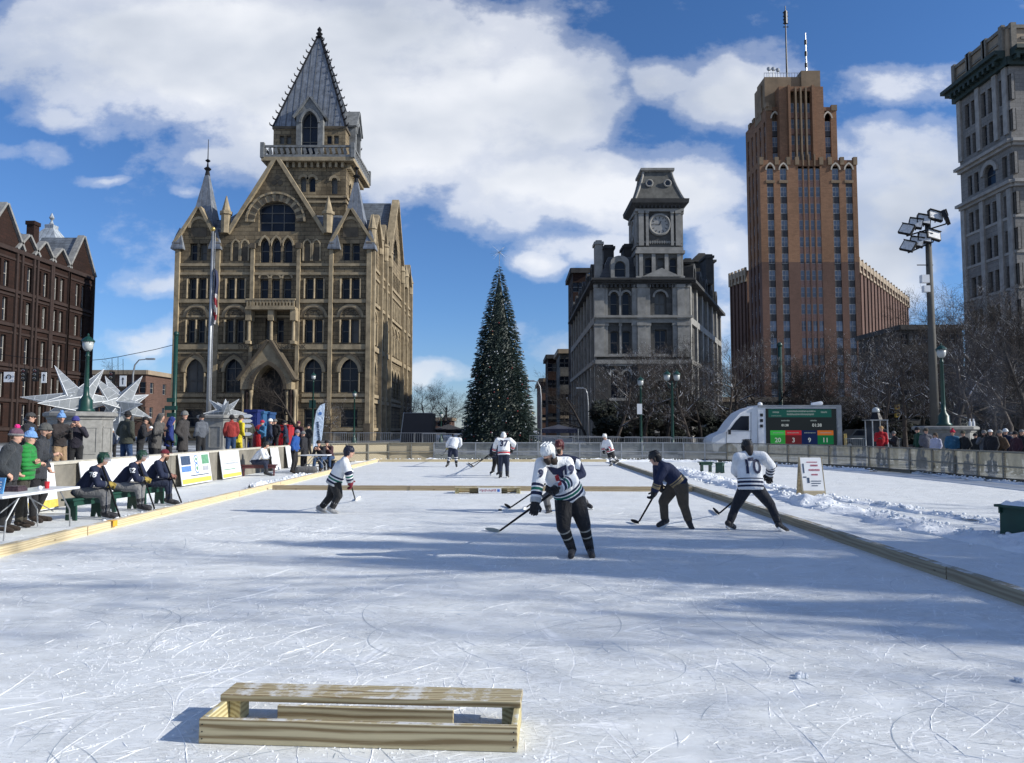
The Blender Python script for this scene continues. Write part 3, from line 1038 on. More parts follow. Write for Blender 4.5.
 # face
 if o.get('face', True):
  if o.get('shades'):
   mb = MB()
   for sg in (-1, 1):
    mb.obox(hd + fd * 0.098 * s + frt * sg * 0.034 * s + fup * 0.018 * s, frt * 0.028 * s, fup * 0.017 * s, fd * 0.006)
    mb.obox(hd + fd * 0.05 * s + frt * sg * 0.078 * s + fup * 0.022 * s, fd * 0.05 * s, fup * 0.005 * s, frt * 0.004)
   mb.obox(hd + fd * 0.098 * s + fup * 0.022 * s, frt * 0.01 * s, fup * 0.004, fd * 0.005)
   mb.build('sunglasses', 'black_plastic', body)
  else:
   for sg in (-1, 1):
    mb = MB()
    mb.ball(hd + fd * 0.083 * s + frt * sg * 0.032 * s + fup * 0.018 * s, 0.012 * s, n=8, m=6)
    mb.build('eye', 'hair_dark', body, True)
  mb = MB()
  mb.capsule(hd + fd * 0.088 * s - frt * 0.018 * s - fup * 0.052 * s, hd + fd * 0.088 * s + frt * 0.018 * s - fup * 0.052 * s, 0.006 * s, 0.006 * s, 6)
  mb.build('mouth', fabric('lips', (0.35, 0.12, 0.10)), body, True)
 hr = o.get('hair')
 if hr:
  mb = MB()
  mb.ball(hd + fup * 0.035 * s - fd * 0.018 * s, 0.088 * s, 0.098 * s, 0.105 * s, 12, 8, fm)
  if o.get('longhair'):
   mb.capsule(hd - fd * 0.06 * s, nk - fd * 0.06 * s - Vector((0, 0, 0.02)) * s, 0.082 * s, 0.06 * s, 10)
  mb.build('hair', hr, body, True)
 if o.get('beard'):
  mb = MB()
  mb.capsule(hd - fup * 0.07 * s + fd * 0.055 * s, hd - fup * 0.11 * s + fd * 0.05 * s, 0.055 * s, 0.04 * s, 10)
  mb.build('beard', o['beard'], body, True)
 if o.get('gaiter'):
  mb = MB()
  mb.capsule(nk - (nk - ch).normalized() * .02, hd - fup * .05 * s - fd * .01, .078 * s, .072 * s, 10)
  mb.build('neck_warmer', 'hair_dark', body, True)
 hat = o.get('hat')
 if hat:
  hk, hc = hat[0], hat[1]
  mb = MB()
  if hk == 'beanie':
   hm = fabric('knit_' + hc[0], hc[1], rough=0.95)
   mb.ball(hd + fup * 0.050 * s - fd * 0.006 * s, 0.100 * s, 0.114 * s, 0.112 * s, 14, 10, fm, zmin=-0.15)
   ho = mb.build('beanie', hm, body, True)
   mb = MB()
   ring = [hd + fup * 0.036 * s + frt * math.cos(t) * 0.096 * s + fd * (math.sin(t) * 0.110 - 0.006) * s for t in [2 * PI * i / 16 for i in range(16)]]
   mb.tube(ring, 0.020 * s, 6, closed=True)
   mb.build('brim', fabric('knit_' + hat[2][0], hat[2][1], rough=0.95) if len(hat) > 2 and hat[2] else hm, ho, True)
   if len(hat) > 3:
    mb = MB()
    mb.ball(hd + fup * 0.178 * s, 0.043 * s, n=10, m=7)
    for k in range(26):
     v = Vector((random.gauss(0, 1), random.gauss(0, 1), random.gauss(0, 1))).normalized()
     mb.ball(hd + fup * 0.178 * s + v * 0.036 * s, 0.014 * s, n=5, m=4)
    mb.build('pompom', fabric('knit_' + hat[3][0], hat[3][1], rough=0.95), ho, True)
  elif hk == 'helmet':
   hm = fabric('shell_' + hc[0], hc[1], rough=0.35)
   mb.ball(hd + fup * 0.040 * s - fd * 0.012 * s, 0.100 * s, 0.120 * s, 0.112 * s, 16, 12, fm, zmin=-0.25)
   mb.capsule(hd + fup * 0.02 * s - fd * 0.06 * s, hd - fup * 0.05 * s - fd * 0.05 * s, 0.078 * s, 0.066 * s, 12)
   for sg in (-1, 1):
    mb.capsule(hd + frt * sg * 0.088 * s + fup * 0.01 * s, hd + frt * sg * 0.082 * s - fup * 0.05 * s, 0.03 * s, 0.022 * s, 8)
   for q in (-0.05, 0.0, 0.05):
    mb.capsule(hd + frt * q * s + fup * 0.142 * s + fd * 0.05 * s, hd + frt * q * s + fup * 0.134 * s - fd * 0.08 * s, 0.010 * s, 0.010 * s, 6)
   ho = mb.build('helmet', hm, body, True)
   if o.get('visor'):
    mb = MB()
    arc = [hd + fup * 0.05 * s + frt * math.cos(t) * 0.112 * s + fd * math.sin(t) * 0.142 * s for t in [R(20 + 14 * i) for i in range(11)]]
    for i in range(10):
     mb.add([arc[i], arc[i + 1], arc[i + 1] - fup * 0.085 * s, arc[i] - fup * 0.085 * s], [(0, 1, 2, 3)])
    mb.build('visor', 'visor', ho, True)
   if o.get('cage'):
    mb = MB()
    for k in range(5):
     z = 0.03 - 0.032 * k
     mb.tube([hd + fup * z * s + frt * math.cos(t) * 0.100 * s + fd * math.sin(t) * 0.145 * s for t in [R(15 + 15 * i) for i in range(11)]], 0.0035, 4)
    for k in range(5):
     a = R(40 + 25 * k)
     mb.tube([hd + fup * z * s + frt * math.cos(a) * 0.100 * s + fd * math.sin(a) * 0.145 * s for z in (0.06, -0.02, -0.11)], 0.0035, 4)
    mb.build('cage', 'steel', ho, True)
  elif hk == 'cap':
   hm = fabric('cap_' + hc[0], hc[1])
   mb.ball(hd + fup * 0.042 * s - fd * 0.006 * s, 0.094 * s, 0.108 * s, 0.095 * s, 14, 10, fm, zmin=-0.05)
   ho = mb.build('cap', hm, body, True)
   mb = MB()
   arc = [hd + fup * 0.045 * s + frt * math.cos(R(t)) * 0.075 * s + fd * (0.09 + math.sin(R(t)) * 0.085) * s for t in range(0, 181, 20)]
   mb.prism(arc, fup * 0.008)
   mb.build('peak', hm, ho)
  elif hk == 'earmuffs':
   pass
 return body, top
def hockey_stick(label, butt, heel, toe, dark=True, blade_mat='stick_black', group=None, shaft_mat='stick_black'):
 butt, heel, toe = Vector(butt), Vector(heel), Vector(toe)
 t = thing('hockey_stick', label, 'hockey stick', heel, group)
 mb = MB()
 mb.tube([butt, lerp(butt, heel, 0.5), heel + (butt - heel).normalized() * 0.03], [0.018, 0.018, 0.017], 4)
 mb.build('shaft', shaft_mat, t)
 d = (toe - heel)
 mb = MB()
 side = Vector((-d.y, d.x, 0)).normalized()
 n = 6
 ring = []
 fs = []
 vs = []
 for i in range(n + 1):
  f = i / n
  c = heel + d * f + side * 0.012 * math.sin(PI * f * 0.6)
  hh = 0.022 + 0.010 * math.sin(PI * min(1, f * 1.1)) - (0.012 if i == n else 0)
  w = 0.010 - 0.004 * f
  zc = max(c.z, hh + 0.002)
  for dz, dw in ((-hh, -w), (-hh, w), (hh, w), (hh, -w)):
   vs.append(Vector((c.x, c.y, zc + dz)) + side * dw)
 for i in range(n):
  for k in range(4):
   l = (k + 1) % 4
   fs.append((i * 4 + k, i * 4 + l, i * 4 + 4 + l, i * 4 + 4 + k))
 fs += [(0, 3, 2, 1), tuple(n * 4 + k for k in range(4))]
 mb.add(vs, fs)
 mb.build('blade', blade_mat, t, False)
 mb = MB()
 dd = (heel - butt).normalized()
 mb.tube([butt - dd * 0.01, butt + dd * 0.12], 0.021, 6)
 mb.build('grip_tape', 'tape_white' if not dark else 'rubber', t)
 return t
plain('stick_black', (0.012, 0.012, 0.013), 0.9, spec=.1)
m, t, b = newmat('visor')
b.inputs['Base Color'].default_value = (0.25, 0.27, 0.30, 1)
b.inputs['Roughness'].default_value = 0.08
b.inputs['Alpha'].default_value = 0.5
def YU(u, X, v=400):
 x = (u - 512) / F
 yc = (381.5 - v) / F
 return X / x * (CP - yc * SP)
def GZ(x):
 return 0.32 - 0.17 * math.tanh(x / 6)
# ================================================================== ground and rink
OUT = [(-10.6, -8), (-10.6, 33), (-10.2, 37.6), (-8.6, 40.8), (-6, 41.8), (0, 41.8), (9, 41.8), (11.6, 40.4), (13.8, 37.6), (15.4, 34), (16.3, 29), (16.7, 24), (16.9, 10), (16.9, -8)]
mb = MB()
mb.add([(x, y, 0) for x, y in OUT], [tuple(range(len(OUT)))])
structure(mb.build('rink_ice', 'ice'))
cx0, cy0 = 3, 16
mb = MB()
n = len(OUT)
vs = []
for k in (1.0, 1.06, 1.25, 1.6, 2.2, 3.5, 6, 12, 60):
 for x, y in OUT:
  X, Y = cx0 + (x - cx0) * k, cy0 + (y - cy0) * k
  vs.append((X, Y, GZ(X)))
fs = []
for i in range(8):
 for k in range(n):
  l = (k + 1) % n
  fs.append((i * n + k, i * n + l, (i + 1) * n + l, (i + 1) * n + k))
mb.add(vs, fs)
structure(mb.build('plaza_ground', 'plaza_snow'))
mb = MB()
for i in range(60):
 x0, x1 = -130 + i * 5, -125 + i * 5
 mb.add([(x0, 60, GZ(x0) + .03), (x1, 60, GZ(x1) + .03), (x1, 74, GZ(x1) + .03), (x0, 74, GZ(x0) + .03)], [(0, 1, 2, 3)])
structure(mb.build('road', 'asphalt'))
mb = MB()
for i in range(60):
 x0, x1 = -130 + i * 5, -125 + i * 5
 z = GZ((x0 + x1) / 2)
 mb.box(x0, x1, 59.6, 59.9, z - .2, z + .14)
 mb.box(x0, x1, 74.1, 74.4, z - .2, z + .14)
structure(mb.build('kerb', 'granite'))
# strip of players' benches: trodden snow to the left, second sheet of ice to the right
mb = MB()
mb.add([(-10.59, -8, .004), (-7.25, -8, .004), (-7.25, 42, .004), (-10.59, 42, .004)], [(0, 1, 2, 3)])
def board_run(name, label, p0, p1, mat, L=3.66, group='timber boards edging the rink', h=0.14, w=0.09):
 """a row of timbers laid end to end on the ice"""
 p0, p1 = Vector(p0), Vector(p1)
 d = (p1 - p0)
 n_ = max(1, round(d.length / L))
 t = thing(name, label, 'timber edging', (p0 + p1) / 2, group)
 u = d.normalized()
 s = Vector((-u.y, u.x, 0))
 for i in range(n_):
  a, c = p0 + d * (i / n_), p0 + d * ((i + 1) / n_)
  m_ = (a + c) / 2
  jog = random.uniform(-0.012, 0.012)
  ob = MB()
  ob.obox((0, 0, 0), Vector((d.length / n_ / 2 - 0.004, 0, 0)), Vector((0, w / 2, 0)), Vector((0, 0, h / 2)))
  o = ob.build('board', mat, t, org=(0, 0, 0))
  o.location = m_ + s * jog + Vector((0, 0, h / 2)) - t.location
  o.rotation_euler = (0, 0, math.atan2(u.y, u.x))
 return t
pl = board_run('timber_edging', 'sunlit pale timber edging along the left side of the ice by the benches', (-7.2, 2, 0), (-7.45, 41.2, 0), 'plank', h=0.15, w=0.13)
# orange paint mark on the left timber
mb = MB(); q = G(94, 529); mb.box(-7.31, -7.16, q.y - .09, q.y + .08, .1502, .152); mb.box(-7.16, -7.152, q.y - .08, q.y + .06, .05, .15)
mb.build('paint_mark', fabric('orange_paint', (0.75, 0.38, 0.03)), pl)
board_run('timber_edging', 'greyer timber edging along the right side of the main rink', (5.25, 2, 0), (5.35, 40.5, 0), 'plank_grey', h=0.15, w=0.12)  # planks in a greyer, darker tone than the left run
board_run('timber_edging', 'tan timber edging crossing the middle of the ice behind the skaters', (-7.1, 22.1, 0), (5.2, 21.5, 0), 'plank_cross', h=0.14)
board_run('timber_edging', 'far timber edging at the foot of the end fence', (-7.3, 40.9, 0), (5.2, 40.9, 0), 'plank', h=0.14)
# snow ridges ploughed to the side
def ridge(pts, w, h, name='snow_bank', seed=1, step=0.16):
 rnd = random.Random(seed)
 P = [Vector(p) for p in pts]
 L = [0]
 for a, c in zip(P, P[1:]):
  L.append(L[-1] + (c - a).length)
 nx = int(L[-1] / step)
 ny = 12
 mb = MB()
 vs = []
 from mathutils import noise as ns
 for i in range(nx + 1):
  d = L[-1] * i / nx
  k = max(j for j in range(len(L) - 1) if L[j] <= d + 1e-6)
  t = (d - L[k]) / max(1e-6, L[k + 1] - L[k])
  c = P[k].lerp(P[k + 1], t)
  u = (P[k + 1] - P[k]).normalized()
  s = Vector((-u.y, u.x, 0))
  ww = w * (0.8 + 0.5 * ns.noise(Vector((d * 0.35, seed, 0))))
  hh = h * (0.75 + 0.8 * ns.noise(Vector((d * 0.6, seed + 5, 0))))
  for j in range(ny + 1):
   f = j / ny * 2 - 1
   off = s * f * ww / 2
   z = max(0, hh * (1 - f * f)) * (0.8 + 0.9 * ns.noise(Vector((d * 2.2, f * 2, seed))) + 0.5 * ns.noise(Vector((d * 6, f * 5, seed)))) + 0.022 * rnd.uniform(-1, 1)
   e = c + off + s * 0.25 * ns.noise(Vector((d * 1.2, seed + 9, f)))
   vs.append((e.x, e.y, c.z - 0.02 if abs(f) > 0.99 else max(c.z - 0.01, c.z + z)))
 fs = [(i * (ny + 1) + j, (i + 1) * (ny + 1) + j, (i + 1) * (ny + 1) + j + 1, i * (ny + 1) + j + 1) for i in range(nx) for j in range(ny)]
 mb.add(vs, fs)
 for _ in range(int(L[-1] * 14)):
  d = rnd.uniform(0, L[-1])
  k = max(j for j in range(len(L) - 1) if L[j] <= d + 1e-6)
  c = P[k].lerp(P[k + 1], (d - L[k]) / (L[k + 1] - L[k]))
  u = (P[k + 1] - P[k]).normalized(); s = Vector((-u.y, u.x, 0))
  f = rnd.gauss(0, 0.5)
  r_ = rnd.uniform(0.012, 0.05)
  mb.ball(c + s * f * w / 2 + Vector((0, 0, r_ * 0.5 + max(0, h * 0.8 * (1 - f * f)))), r_, r_ * rnd.uniform(.6, 1), r_ * .7, 5, 4)
 return structure(mb.build(name, 'snow', smooth=True))
ridge([(8.6, 4, 0), (8.1, 9, 0), (7.5, 13, 0), (7.2, 18, 0), (7.0, 24, 0), (7.4, 33, 0)], 1.15, 0.17, seed=3)
ridge([(9.6, 11, 0), (9.0, 15, 0), (8.2, 20, 0), (7.8, 26, 0)], 0.5, 0.10, seed=8)
ridge([(-7.62, 14, 0), (-7.6, 22, 0), (-7.75, 29, 0), (-7.6, 36, 0)], 0.45, 0.06, seed=5)
ridge([(-7.9, 22.5, 0), (-7.7, 25, 0), (-8.0, 28.5, 0)], 0.6, 0.15, seed=11)
ridge([(-10.5, 40.3, 0), (-7, 41.35, 0), (0, 41.4, 0), (8, 41.3, 0), (11, 40.1, 0)], 0.7, 0.16, seed=6, step=0.3)
ridge([(16.3, 31, 0), (16.5, 25, 0), (16.7, 18, 0)], 0.3, 0.09, seed=7)
ridge([(10, 39.5, 0), (12.7, 37.6, 0), (14.4, 34.5, 0), (15.3, 31.5, 0)], 0.7, 0.12, seed=9)
# snow scraped up by skates, and the cuts themselves
def skate_marks(n_, seed, raised):
 rnd = random.Random(seed)
 cl = [(rnd.uniform(-6, 5), 2.4 + 12 * rnd.random() ** 1.5, rnd.uniform(.3, 1.1), rnd.uniform(0, PI)) for _ in range(85)]
 mb = MB()
 vs, fs = [], []
 for _ in range(n_):
  if rnd.random() < .72:
   c = rnd.choice(cl)
   x, y = rnd.gauss(c[0], c[2]), rnd.gauss(c[1], c[2] * .8)
   a = c[3] + rnd.gauss(0, .5)
  else:
   x, y, a = rnd.uniform(-7, 5), 2.4 + 14 * rnd.random() ** 1.4, rnd.uniform(0, PI)
  if not (-7.1 < x < 5.1 and 2.2 < y < 21):
   continue
  L = rnd.choice((.03, .04, .05, .07, .1, .14, .3, .9)) * rnd.uniform(.6, 1.5) * (1 if raised else 2.4)
  k = rnd.gauss(0, .9)
  m_ = max(3, min(22, int(L / .03)))
  w0 = rnd.uniform(.0014, .0048) if raised else rnd.uniform(.0016, .003)
  h0 = .0004 + .0024 * rnd.random() ** 2
  n0 = len(vs)
  for i in range(m_ + 1):
   e = math.sin(PI * (i + .3) / (m_ + .6)) * (rnd.uniform(.35, 1.5) if raised else 1)
   dx, dy = -math.sin(a), math.cos(a)
   j = rnd.gauss(0, .0018) if raised else 0
   vs += [Vector((x - dx * w0 * e, y - dy * w0 * e, .0005 if raised else .0022)), Vector((x + dx * j, y + dy * j, .0008 + h0 * e if raised else .0023)), Vector((x + dx * w0 * e, y + dy * w0 * e, .0005 if raised else .0022))]
   x += math.cos(a) * L / m_; y += math.sin(a) * L / m_; a += k * L / m_
  for i in range(m_):
   b_ = n0 + i * 3
   fs += [(b_, b_ + 3, b_ + 4, b_ + 1), (b_ + 1, b_ + 4, b_ + 5, b_ + 2)]
 if raised:
  for _ in range(14000):
   c = rnd.choice(cl)
   x, y, r_ = rnd.gauss(c[0], c[2] * 1.2), rnd.gauss(c[1], c[2]), rnd.uniform(.0015, .0065)
   if not (-7.1 < x < 5.1 and y > 2.2):
    continue
   n0 = len(vs)
   vs += [Vector((x - r_, y - r_, 0)), Vector((x + r_ * 1.4, y - r_ * .6, 0)), Vector((x + r_ * .2, y + r_, 0)), Vector((x, y, r_ * 1.5))]
   fs += [(n0, n0 + 1, n0 + 3), (n0 + 1, n0 + 2, n0 + 3), (n0 + 2, n0, n0 + 3)]
 mb.v, mb.f = vs, fs
 return structure(mb.build('snow_scrapings' if raised else 'skate_cuts', 'snow_bright' if raised else 'cut_ice', recalc=False))
plain('snow_bright', (.88, .89, .895), .8, var=.04)
plain('cut_ice', (.40, .45, .50), .5, var=.2)
skate_marks(7000, 5, True)
skate_marks(520, 6, False)
# ================================================================== bank building (sandstone, left of centre)
YB = 80.0
XL, XR = XU(175.5, YB, 335), XU(370, YB, 335)
bank = thing('bank_building', 'tall sandstone bank building with a steep pyramid tower roof and arched door', 'building', ((XL + XR) / 2, YB + 15, 0))
w = Wall((0, YB, 0), (1, 0, 0))            # local x is world X here
mbW, mbT, mbD = MB(), MB(), MB()
def bx(u, v=335):
 return XU(u, YB, v)
def bz(v):
 return ZV(v, YB)
holes = []
bays = [196.1, 234.7, 274.4, 313.6, 349.9]
pw = 3.8
for i, c in enumerate(bays):
 if i != 2:
  for sg in (-1, 1):
   a = bx(c + sg * 4.9 - pw), bx(c + sg * 4.9 + pw)
   holes.append((*a, bz(343), bz(319.3)))
   holes.append((*a, bz(299), bz(278)))
   if i in (0, 4):
    holes.append((a[0], a[1], bz(260.5), bz(243.5)))
  holes.append((bx(c - 9), bx(c + 9), bz(392.5), bz(356), 'pointed'))
  holes.append((bx(c - 8.5), bx(c + 8.5), bz(427), bz(409)))
for k in (-1, 1):
 holes.append((bx(274.4 + k * 5.6 - 3.6), bx(274.4 + k * 5.6 + 3.6), bz(342.5), bz(319)))
for k in (-1, 0, 1):
 c = 274.6 + k * 11.6
 holes.append((bx(c - 4.2), bx(c + 4.2), bz(299), bz(279)))
 holes.append((bx(c - 4.6), bx(c + 4.6), bz(262.6), bz(238.5), 'pointed'))
bigarch = (bx(274.5 - 18.5), bx(274.5 + 18.5), bz(231.5), bz(202.5), 'seg')
holes.append(bigarch)
door = (bx(274 - 14.5), bx(274 + 14.5), 0.35, bz(368), 'pointed')
eave = bz(232)
ce = bz(241)
ol = [(XL, 0), (XR, 0), (XR, ce), (W(351, 210, YB).x, bz(210)), (W(333.5, 241, YB).x, ce), (W(333.5, 241, YB).x, eave), (W(322.5, 232, YB).x, eave),
 (W(277.3, 160.5, YB).x, bz(160.5)), (W(231, 232, YB).x, eave), (W(217, 241, YB).x, eave), (W(217, 241, YB).x, ce), (W(199.8, 208.5, YB).x, bz(208.5)), (XL, ce)]
w.face(mbW, ol, holes + [door], 0.55)
for h in holes:
 big = h[3] - h[2] > 3.2 and h[1] - h[0] > 1.6
 w.window(h, bank, 0.55, mull=(2 if h is bigarch else (1 if big else 0)), trans=(2 if big else 1), fr=0.11, sill=None)
# dark doorway with inner leaves
mb = MB(); mb.add([w.p(x, z, -0.55) for x, z in hole_poly(door)], [tuple(range(len(hole_poly(door))))])
dr = mb.build('door', plain('door_dark', (0.012, 0.011, 0.011), 0.6), bank)
mb = MB()
for k in (-1, 0, 1):
 x = (door[0] + door[1]) / 2 + k * 0.75
 w.bar(mb, x - .05, x + .05, .4, 3.6, -.5, -.4)
w.bar(mb, door[0] + .5, door[1] - .5, 3.5, 3.7, -.5, -.38)
mb.build('door_frame', 'sandstone_dark', dr)
# string courses, buttresses, sills
for v0, v1, d in ((344.5, 349.5, .22), (299.6, 303, .22), (272.5, 275, .14), (263.6, 266.2, .16), (393.6, 397, .16), (399, 402.5, .25), (352, 353.6, .1), (315.5, 317.3, .07), (428, 431, .2)):
 if v1 < 300 and v0 > 262:
  w.bar(mbT, XL - .05, XR + .05, bz(v1), bz(v0), -.02, d)
 elif v0 > 350:
  w.bar(mbT, XL - .08, door[0] - 1.6, bz(v1), bz(v0), -.02, d)
  w.bar(mbT, door[1] + 1.6, XR + .08, bz(v1), bz(v0), -.02, d)
 else:
  w.bar(mbT, XL - .1, XR + .1, bz(v1), bz(v0), -.02, d)
for u0, ww_ in ((176.2, .5), (216.8, .42), (251.5, .38), (297.8, .38), (330.5, .42), (368.6, .5)):
 x = bx(u0)
 w.bar(mbT, x - ww_ / 2, x + ww_ / 2, 0, ce - .3, -.03, .32)
 w.bar(mbD, x - ww_ / 2 - .1, x + ww_ / 2 + .1, ce - .9, ce - .3, -.02, .46)
 w.bar(mbD, x - ww_ / 2 - .1, x + ww_ / 2 + .1, 0, 2.4, -.02, .5)
# pinnacles either side of the centre gable
for u0 in (223.5, 326.5):
 x = bx(u0)
 mbT.lathe((x, YB - .1, eave - .2), [(.55, 0), (.55, 2.0), (.7, 2.1), (.7, 2.4), (.5, 2.5), (.05, 4.2)], 8)
# fan reliefs over the paired windows of the second storey, arch rings over the others
for i, c in enumerate(bays):
 if i == 2:
  continue
 x0, x1 = bx(c - 9.6), bx(c + 9.6)
 for th, dd, mbx in ((0.42, .10, mbT), (0.14, .20, mbD)):
  w.ring(mbx, x0, x1, bz(317.5), 1.05, 'round', th, -.02, dd)
 for k in range(7):
  a = PI * (k + .5) / 7
  cxm = (x0 + x1) / 2
  mbD.obox(w.p(cxm + math.cos(a) * .62, bz(317) + math.sin(a) * .68, .04), Vector((.09, 0, 0)), Vector((0, 0, .09)), w.N * .05)
 w.ring(mbT, bx(c - 9), bx(c + 9), bz(372), (bx(c + 9) - bx(c)) * 1.45, 'pointed', .38, -.02, .14)
 w.ring(mbD, bx(c - 9) - .42, bx(c + 9) + .42, bz(372), (bx(c + 9) - bx(c)) * 1.45 + .5, 'pointed', .13, -.02, .24)
 for sg in (-1, 0, 1):
  x = bx(c + sg * 10)
  mbT.tube([(x, YB - .12, bz(392)), (x, YB - .12, bz(373))], .11 if sg else .0001, 8)
  mbT.tube([(x, YB - .12, bz(342.6)), (x, YB - .12, bz(320))], .10, 8)
  mbT.tube([(x, YB - .12, bz(298.5)), (x, YB - .12, bz(279))], .10, 8)
for k in (-1, 0, 1):
 c = 274.6 + k * 11.6
 w.ring(mbT, bx(c - 4.6), bx(c + 4.6), bz(246), .95, 'pointed', .2, -.02, .14)
 w.ring(mbT, bx(c - 4.2), bx(c + 4.2), bz(278.3), .35, 'pointed', .18, -.02, .12)
for c in (238.5, 310.5):     # blind arcades of the fourth storey
 for k in (-1, 1):
  cc = c + k * 4.6
  w.ring(mbT, bx(cc - 3.4), bx(cc + 3.4), bz(246), .6, 'pointed', .15, -.02, .16)
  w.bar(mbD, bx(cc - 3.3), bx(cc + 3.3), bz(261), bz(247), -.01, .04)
  for sg in (-1, 1):
   w.bar(mbT, bx(cc + sg * 4) - .08, bx(cc + sg * 4) + .08, bz(261), bz(245), -.02, .18)
# big relief arch of alternating stones in the gable
ax0, ax1 = W(255, 215, YB).x, W(297, 215, YB).x
zsp = bz(222)
for r0_, r1_, dd, alt in ((0, .75, .16, True), (.78, 1.0, .28, False)):
 inn = arch_pts(ax0 - r0_, ax1 + r0_, zsp, (ax1 - ax0) / 2 + r0_, 'round', 11)
 out = arch_pts(ax0 - r1_, ax1 + r1_, zsp, (ax1 - ax0) / 2 + r1_, 'round', 11)
 for i in range(len(inn) - 1):
  q = [inn[i], inn[i + 1], out[i + 1], out[i]]
  (mbD if (alt and i % 2) else mbT).prism([w.p(x, z, -.02) for x, z in q], w.N * (dd + (.05 if i % 2 else 0)))
for k in range(9):    # relief panel in the arch head
 mbD.obox(w.p((ax0 + ax1) / 2 + (k - 4) * .42, bz(202) + .7 - abs(k - 4) * .12, .03), Vector((.15, 0, 0)), Vector((0, 0, .2)), w.N * .05)
# gable copings
def coping(wl, pts, mbx, th=.35, d0=-.5, d1=.4):
 for (x0, z0), (x1, z1) in zip(pts, pts[1:]):
  a, c = Vector((x0, z0)), Vector((x1, z1))
  n_ = Vector((-(c - a).y, (c - a).x)).normalized()
  if n_.y < 0:
   n_ = -n_
  mbx.prism([wl.p(a.x, a.y, d0), wl.p(c.x, c.y, d0), wl.p(c.x + n_.x * th, c.y + n_.y * th, d0), wl.p(a.x + n_.x * th, a.y + n_.y * th, d0)], wl.N * (d1 - d0))
g1 = [(W(230, 233, YB).x, eave - .3), (W(277.3, 160.5, YB).x, bz(160.5)), (W(324, 233, YB).x, eave - .3)]
coping(w, g1, mbT, .4)
coping(w, [(XL - .3, ce - .5), (W(199.8, 208.5, YB).x, bz(208.5)), (W(218, 241, YB).x, ce - .3)], mbT, .3)
coping(w, [(W(332.5, 241, YB).x, ce - .3), (W(351, 210, YB).x, bz(210)), (XR + .3, ce - .5)], mbT, .3)
for (uu, vv) in ((199.8, 208.5), (351, 210)):
 x = W(uu, vv, YB).x
 w.ring(mbT, x - .9, x + .9, bz(228), .95, 'round', .3, -.02, .14)
 w.bar(mbD, x - .85, x + .85, bz(237), bz(228), -.01, .06)
# trefoil in the gable head
for a in range(3):
 t_ = R(90 + 120 * a)
 cpt = (W(277.3, 180, YB).x + .38 * math.cos(t_), bz(181) + .38 * math.sin(t_))
 w.poly(mbD, [(cpt[0] + .3 * math.cos(R(q)), cpt[1] + .3 * math.sin(R(q))) for q in range(0, 360, 30)], -.01, .05 + .01 * a)
# balcony on consoles over the door
x0b, x1b = bx(249.5), bx(298.5)
w.bar(mbT, x0b, x1b, bz(311.5), bz(309), -.02, 1.5)
w.bar(mbT, x0b, x1b, bz(302.3), bz(300.8), 1.2, 1.5)
w.bar(mbT, x0b + .1, x1b - .1, bz(309), bz(307.8), 1.28, 1.44)
for k in range(15):
 x = x0b + .2 + (x1b - x0b - .4) * k / 14
 w.bar(mbT, x - .09, x + .09, bz(308), bz(302), 1.26, 1.44)
for u0 in (252, 274, 296):
 x = bx(u0)
 mbT.tube([w.p(x, bz(343), 1.0), w.p(x, bz(322), 1.0)], [.2, .17], 10)
 w.bar(mbT, x - .3, x + .3, bz(322), bz(311.5), .1, 1.3)
 w.bar(mbT, x - .26, x + .26, bz(345), bz(342), .0, 1.3)
# porch gable with columns
px0, px1, pzt = W(246, 376, YB).x, W(296, 376, YB).x, bz(343)
pxm = (door[0] + door[1]) / 2
zc = bz(379)
pd = 1.6
arch = arch_pts(door[0] - .1, door[1] + .1, bz(390), 2.6, 'pointed', 8)
outp = [(px0, bz(390)), (px0, zc), (pxm, pzt), (px1, zc), (px1, bz(390))]
mbp = MB()
mbp.prism([w.p(x, z, 0) for x, z in outp] + [w.p(x, z, 0) for x, z in reversed(arch)], w.N * pd)
porch = mbp.build('porch', 'sandstone_trim', bank)
mbp = MB()
wp = Wall((0, YB - pd, 0), (1, 0, 0))
coping(wp, [(px0 - .2, zc - .3), (pxm, pzt), (px1 + .2, zc - .3)], mbp, .3, -1.5, .2)
wp.ring(mbp, door[0] - .1, door[1] + .1, bz(390), 2.6, 'pointed', .35, -.02, .16)
mbp.build('coping', 'sandstone_dark', porch)
for sg in (-1, 1):
 for k in range(3):
  x = pxm + sg * ((door[1] - door[0]) / 2 + .35 + k * .42)
  mb = MB()
  mb.lathe(w.p(x, .3, pd - .35), [(.26, 0), (.26, .5), (.17, .55), (.15, bz(391) - 1.1), (.24, bz(391) - .7), (.24, bz(390) - .3)], 10)
  mb.build('column', 'redstone_trim' if k == 1 else 'sandstone_trim', porch, True)
# carved letters of the frieze
lettering('inscription', 'SYRACUSE SAVINGS BANK', .62, w.p((XL + XR) / 2, (bz(344.5) + bz(349.5)) / 2, .232), (1, 0, 0), (0, 0, 1), 'sandstone_dark', bank, .01)
